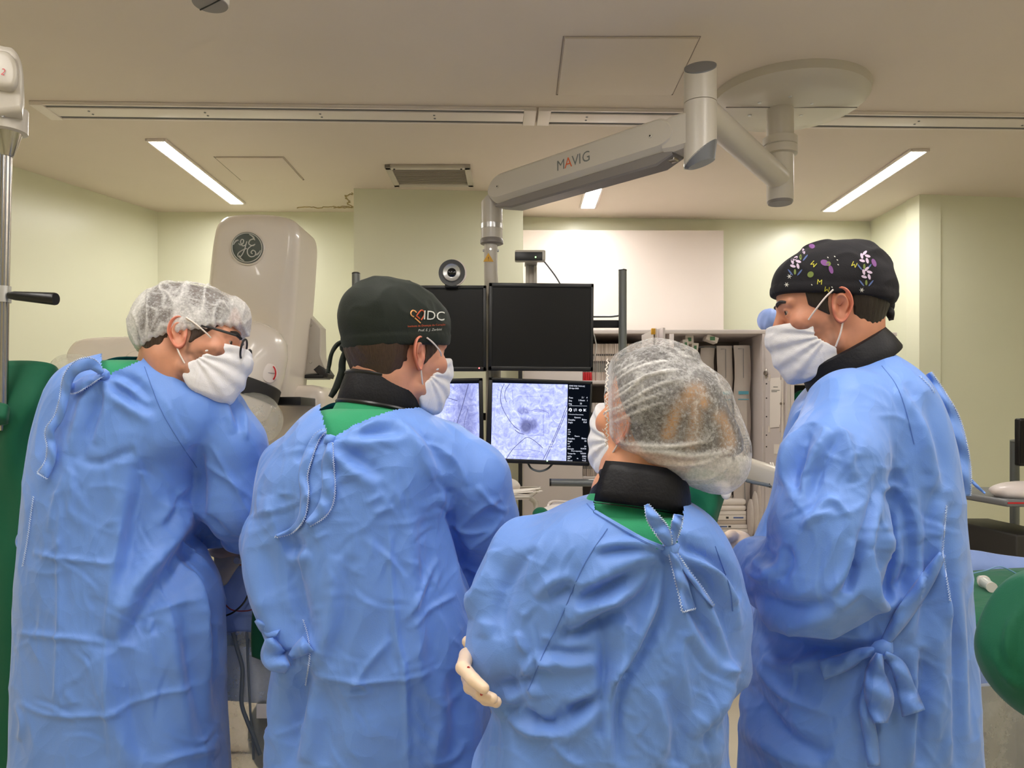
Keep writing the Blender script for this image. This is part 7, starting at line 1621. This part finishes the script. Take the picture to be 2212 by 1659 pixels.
tag(crumple_shell('cable_bundle', P(572, 1590, 1.82), (.035, .03, .075), 'rubber', None, 83, .3, (24, 18)), 'dark bundle of cables hanging under the table', 'cable')
tag(B().box(P(620, 1540, 1.95), (.09, .1, .42), None, .01).out('equipment_box', 'rubber'), 'dark equipment housing under the table beside the second man', 'box')
# radiation shield with green cover and its steel pole
st = thing('pole_arm', 'ceiling-hung steel pole with grey joint and a black handle', 'pole', (-1.27, 1.9, CEIL))
PY = 1.9
pp_ = [P(14, 330, PY), P(11, 500, PY), P(8, 640, PY), P(4, 930, PY)]
B().tube(pp_, .0125, 20).out('pole', 'chrome', st)
for i in range(5):
    a = math.radians(200 + i * 35); off = Vector((.0122 * math.cos(a), .0122 * math.sin(a), 0)); B().tube([p + off for p in pp_], .0016, 6).out('pole_rib', 'greycap', st)
cb1 = P(16, 338, PY); B().lathe([(.0135, 0), (.016, .006), (.034, .068), (.035, .078), (.026, .08)], cb1, (0.03, 0, 1), 28).out('steel_cone', 'chrome', st)
B().lathe([(.040, 0), (.046, .003), (.046, .06), (.040, .066)], P(14, 288, PY), (0.02, 0, 1), 32).out('joint_ring', 'boom', st)
B().slab([P(u, v, PY - .06) for u, v in smooth_outline([(-60, 96), (10, 96), (32, 104), (46, 130), (51, 165), (50, 200), (48, 235), (36, 242), (-60, 235)], 4)], (-.62, 1, 0), .13, .016).out('elbow', 'boom', st)
B().slab([P(u, v, PY - .085) for u, v in smooth_outline([(-60, 110), (-10, 104), (22, 112), (38, 140), (38, 172), (26, 188), (-8, 184), (-60, 165)], 4)], (-.62, 1, 0), .05, .014).out('elbow_cover', 'boom', st)
text('elbow_lettering', '2', P(7, 156, PY - .087), (1, 0, -.4), (.3, 0, 1), .022, 'red', st)
B().lathe([(.004, 0), (.004, .003)], P(7, 250, PY - .045), (0, -1, 0), 12).out('screw', 'silver', st)
B().tube([P(-50, 150, PY), P(-170, 120, PY), P(-170, -200, PY)], .05, 20).out('upper_arm', 'boom', st)
B().lathe([(.0165, -.02), (.0165, .02)], P(8, 636, PY), (0, 0, 1), 20).out('handle_clamp', 'silver', st)
ha, hb = P(20, 638, PY - .01), P(121, 646, PY - .02); B().tube([ha, ha.lerp(hb, .12), ha.lerp(hb, .97), hb], [.0085, .011, .0155, .0145], 20).out('handle', 'black', st)
gd = thing('draped_shield', 'tall radiation shield under a dark green cloth at the edge of the group', 'shield', P(20, 1659, 1.95))
sheet('cover', [[P(-90, 800, 2.02), P(-40, 786, 1.98), P(20, 780, 1.95), P(80, 781, 1.95), P(118, 790, 1.97), P(132, 815, 2.03)],
                [P(-90, 880, 2.0), P(-40, 875, 1.93), P(20, 880, 1.90), P(70, 870, 1.90), P(105, 860, 1.95), P(130, 860, 2.03)],
                [P(-90, 960, 2.0), P(-40, 960, 1.94), P(15, 965, 1.89), P(60, 955, 1.92), P(100, 940, 1.95), P(130, 930, 2.03)],
                [P(-90, 1100, 2.0), P(-40, 1100, 1.93), P(15, 1100, 1.92), P(60, 1100, 1.91), P(100, 1100, 1.95), P(130, 1100, 2.03)],
                [P(-90, 1300, 2.0), P(-40, 1300, 1.94), P(15, 1300, 1.91), P(60, 1300, 1.93), P(100, 1300, 1.95), P(130, 1300, 2.03)],
                [P(-90, 1720, 2.0), P(-40, 1720, 1.93), P(15, 1720, 1.92), P(60, 1720, 1.92), P(100, 1720, 1.95), P(130, 1720, 2.03)]], 'green_drape', gd, .004)
sheet('cover_fold', [[P(-60, 868, 1.90), P(-20, 869, 1.88), P(12, 873, 1.87), P(20, 882, 1.88)], [P(-60, 895, 1.87), P(-20, 898, 1.85), P(8, 900, 1.85), P(17, 905, 1.87)], [P(-60, 916, 1.89), P(-20, 918, 1.87), P(8, 917, 1.87), P(17, 914, 1.885)]], 'green_drape', gd, .004)
box('lead_panel', (P(20, 1200, 2.05).x, 2.07, .95), (.22, .02, 1.2), 'greycap', gd, .005)
box('shield_base', (P(20, 1200, 2.05).x, 2.07, .17), (.3, .3, .34), 'greycap', gd, .02)
# other end of the table
tag(sheet('green_table_drape', [[P(2070, 1236, 2.27), P(2130, 1232, 2.28), P(2200, 1228, 2.28), P(2300, 1226, 2.28)], [P(2070, 1285, 2.0), P(2130, 1282, 2.0), P(2200, 1280, 2.0), P(2300, 1278, 2.0)], [P(2070, 1330, 1.80), P(2130, 1335, 1.78), P(2200, 1330, 1.79), P(2300, 1330, 1.79)],
                                  [P(2070, 1375, 1.775), P(2130, 1378, 1.76), P(2200, 1375, 1.77), P(2300, 1375, 1.77)], [P(2070, 1425, 1.775), P(2130, 1430, 1.76), P(2200, 1420, 1.77), P(2300, 1420, 1.77)]], 'green', None, .004), 'rumpled green drape over the table end, beside the tall man', 'drape')
tag(sheet('blue_table_drape', [[P(2060, 1186, 2.34), P(2110, 1190, 2.34), P(2170, 1200, 2.35), P(2300, 1215, 2.36)], [P(2060, 1215, 2.30), P(2110, 1218, 2.30), P(2170, 1222, 2.31), P(2300, 1230, 2.32)], [P(2060, 1242, 2.29), P(2110, 1244, 2.29), P(2170, 1244, 2.30), P(2300, 1246, 2.30)]], 'drape_blue', None, .004), 'pale blue drape beyond the green table drape with a blue line on it', 'drape')
tag(sheet('blue_hanging_drape', [[P(2070, 1415, 1.79), P(2130, 1420, 1.785), P(2300, 1415, 1.79)], [P(2070, 1450, 1.79), P(2130, 1455, 1.78), P(2300, 1450, 1.79)], [P(2070, 1488, 1.79), P(2130, 1482, 1.785), P(2300, 1470, 1.79)]], 'drape_blue', None, .003), 'strip of blue drape hanging under the green table drape', 'drape')
tag(sheet('clear_skirt', [[P(2070, 1478, 1.785), P(2130, 1476, 1.77), P(2200, 1470, 1.785), P(2300, 1470, 1.78)], [P(2070, 1560, 1.78), P(2130, 1560, 1.76), P(2190, 1565, 1.79), P(2300, 1565, 1.77)], [P(2070, 1720, 1.79), P(2120, 1720, 1.77), P(2160, 1720, 1.79), P(2300, 1720, 1.78)]], 'plastic'), 'clear plastic skirt hanging below the table end', 'drape')
tag(tube('blue_line', [P(u, v, 2.2) for u, v in spline([(2095, 1240), (2130, 1232), (2160, 1224), (2190, 1236), (2215, 1252), (2240, 1265)], 6)], .0018, mat('blue_tubing', RGB(120, 160, 200), .4), None, 8), 'thin blue line curving across the table drapes', 'tubing')
syt = thing('syringe', 'clear plastic syringe barrel lying on the green table drape', 'syringe', P(2130, 1272, 2.08))
sa, sb = P(2118, 1262, 2.08) + Vector((0, 0, .014)), P(2142, 1280, 2.0) + Vector((0, 0, .014)); sd_ = (sb - sa)
B().tube([sa, sa + sd_ * .3, sa + sd_ * .32, sb - sd_ * .02, sb], [.010, .010, .013, .013, .012], 16).out('barrel', mat('frosted_plastic', RGB(214, 220, 214), .25, alpha=.65), syt)
B().lathe([(.014, 0), (.0165, .001), (.0165, .004), (.013, .005)], sa + sd_ * .28, sd_, 18).out('flange', 'white', syt); B().lathe([(.0135, 0), (.0135, .003)], sb, sd_, 18).out('end_cap', 'white', syt)
ht = thing('hemostat', 'steel clamp lying on the green table drape near its edge', 'clamp', P(2190, 1280, 2.0))
for s in (-1, 1): B().tube([P(2162, 1280 + s, 2.02) + Vector((0, 0, .008)), P(2185, 1281 + s * 2.5, 2.02) + Vector((0, 0, .009)), P(2215, 1280 + s * 4, 2.02) + Vector((0, 0, .009))], .0035, 8).out('blade', 'chrome', ht)
B().lathe([(.006, -.003), (.006, .008)], P(2185, 1281, 2.02) + Vector((0, 0, .008)), (0, 0, 1), 12).out('pivot', 'chrome', ht)
# green draped bulk close to the camera
g = G((.55, .82, .75), (1.05, 1.25, 1.3), .006); f = g.full()
for u, v, y, r in ((2207, 1405, 1.02, .040), (2258, 1340, 1.02, .046), (2290, 1435, 1.02, .082), (2285, 1330, 1.03, .058)): add_sphere(g, f, np.array(P(u, v, y)), r, .05)
V, Q = surface(g, f, 3); V = V + normals(V, Q) * (.007 * ridged(V * np.array([14, 14, 5]), 3))[:, None]; V = creases(V, normals(V, Q), [('r', 6, .004, [(2212, 1300), (2180, 1360), (2170, 1430)]), ('f', 10, .005, [(2200, 1330), (2190, 1420), (2205, 1490)]), ('f', 8, .004, [(2150, 1400), (2175, 1450), (2212, 1480)])])
nb = thing('draped_stand', 'bulging dark green cloth cover on a stand closest to the table end', 'stand', P(2290, 1659, 1.02))
np_obj('cover', V, Q, 'green_drape', nb); tube('post', [P(2290, 1420, 1.02), Vector((P(2290, 1420, 1.02).x, 1.02, 0.02))], .02, 'bar', nb); B().lathe([(.16, 0), (.16, .02), (.03, .04)], (P(2290, 1420, 1.02).x, 1.02, 0), (0, 0, 1)).out('foot', 'bar', nb)
# cart and monitor beyond the table end
mt = thing('monitor', 'dark monitor cut by the picture edge above the equipment cart', 'monitor', P(2240, 955, 3.3))
box('shell', P(2248, 955, 3.3), (.205, .04, .205), 'black', mt, .008); box('screen', P(2250, 955, 3.277), (.18, .004, .18), 'screen_off', mt, 0); tube('mount_arm', [P(2240, 955, 3.32), Vector((P(2240, 955, 3.35).x, 3.5, P(2240, 955, 3.35).z)), Vector((P(2240, 955, 3.35).x, 3.5, .92))], .02, 'bar', mt)
kt = thing('equipment_cart', 'dark equipment cart with a red-striped grey top under a plastic bag', 'cart', P(2230, 1200, 3.1))
box('cabinet', (P(2250, 1090, 3.0).x, 3.25, .5), (.20, .5, 1.0), 'rubber', kt, .008); box('top', (P(2237, 1090, 3.0).x, 3.2, P(2200, 1084, 2.98).z), (.33, .56, .028), 'greycap', kt, .01)
box('red_stripe', (P(2237, 1090, 3.0).x, 2.919, P(2200, 1084, 2.98).z + .002), (.32, .003, .006), 'red', kt, 0)
tag(crumple_shell('plastic_bag', P(2210, 1062, 3.02), (.11, .09, .036), mat('white_bag_film', RGB(222, 212, 210), .3, noise=.05), None, 91, .3, (40, 18)), 'white crinkled plastic bag on the equipment cart top', 'bag')
tag(tube('red_hose', [Vector(p) for p in spline([(.62, 2.0, .32), (.70, 1.98, .40), (.80, 2.0, .36), (.84, 2.05, .1)], 6)], .008, 'red', None, 10), 'red hose looping low under the table', 'hose')
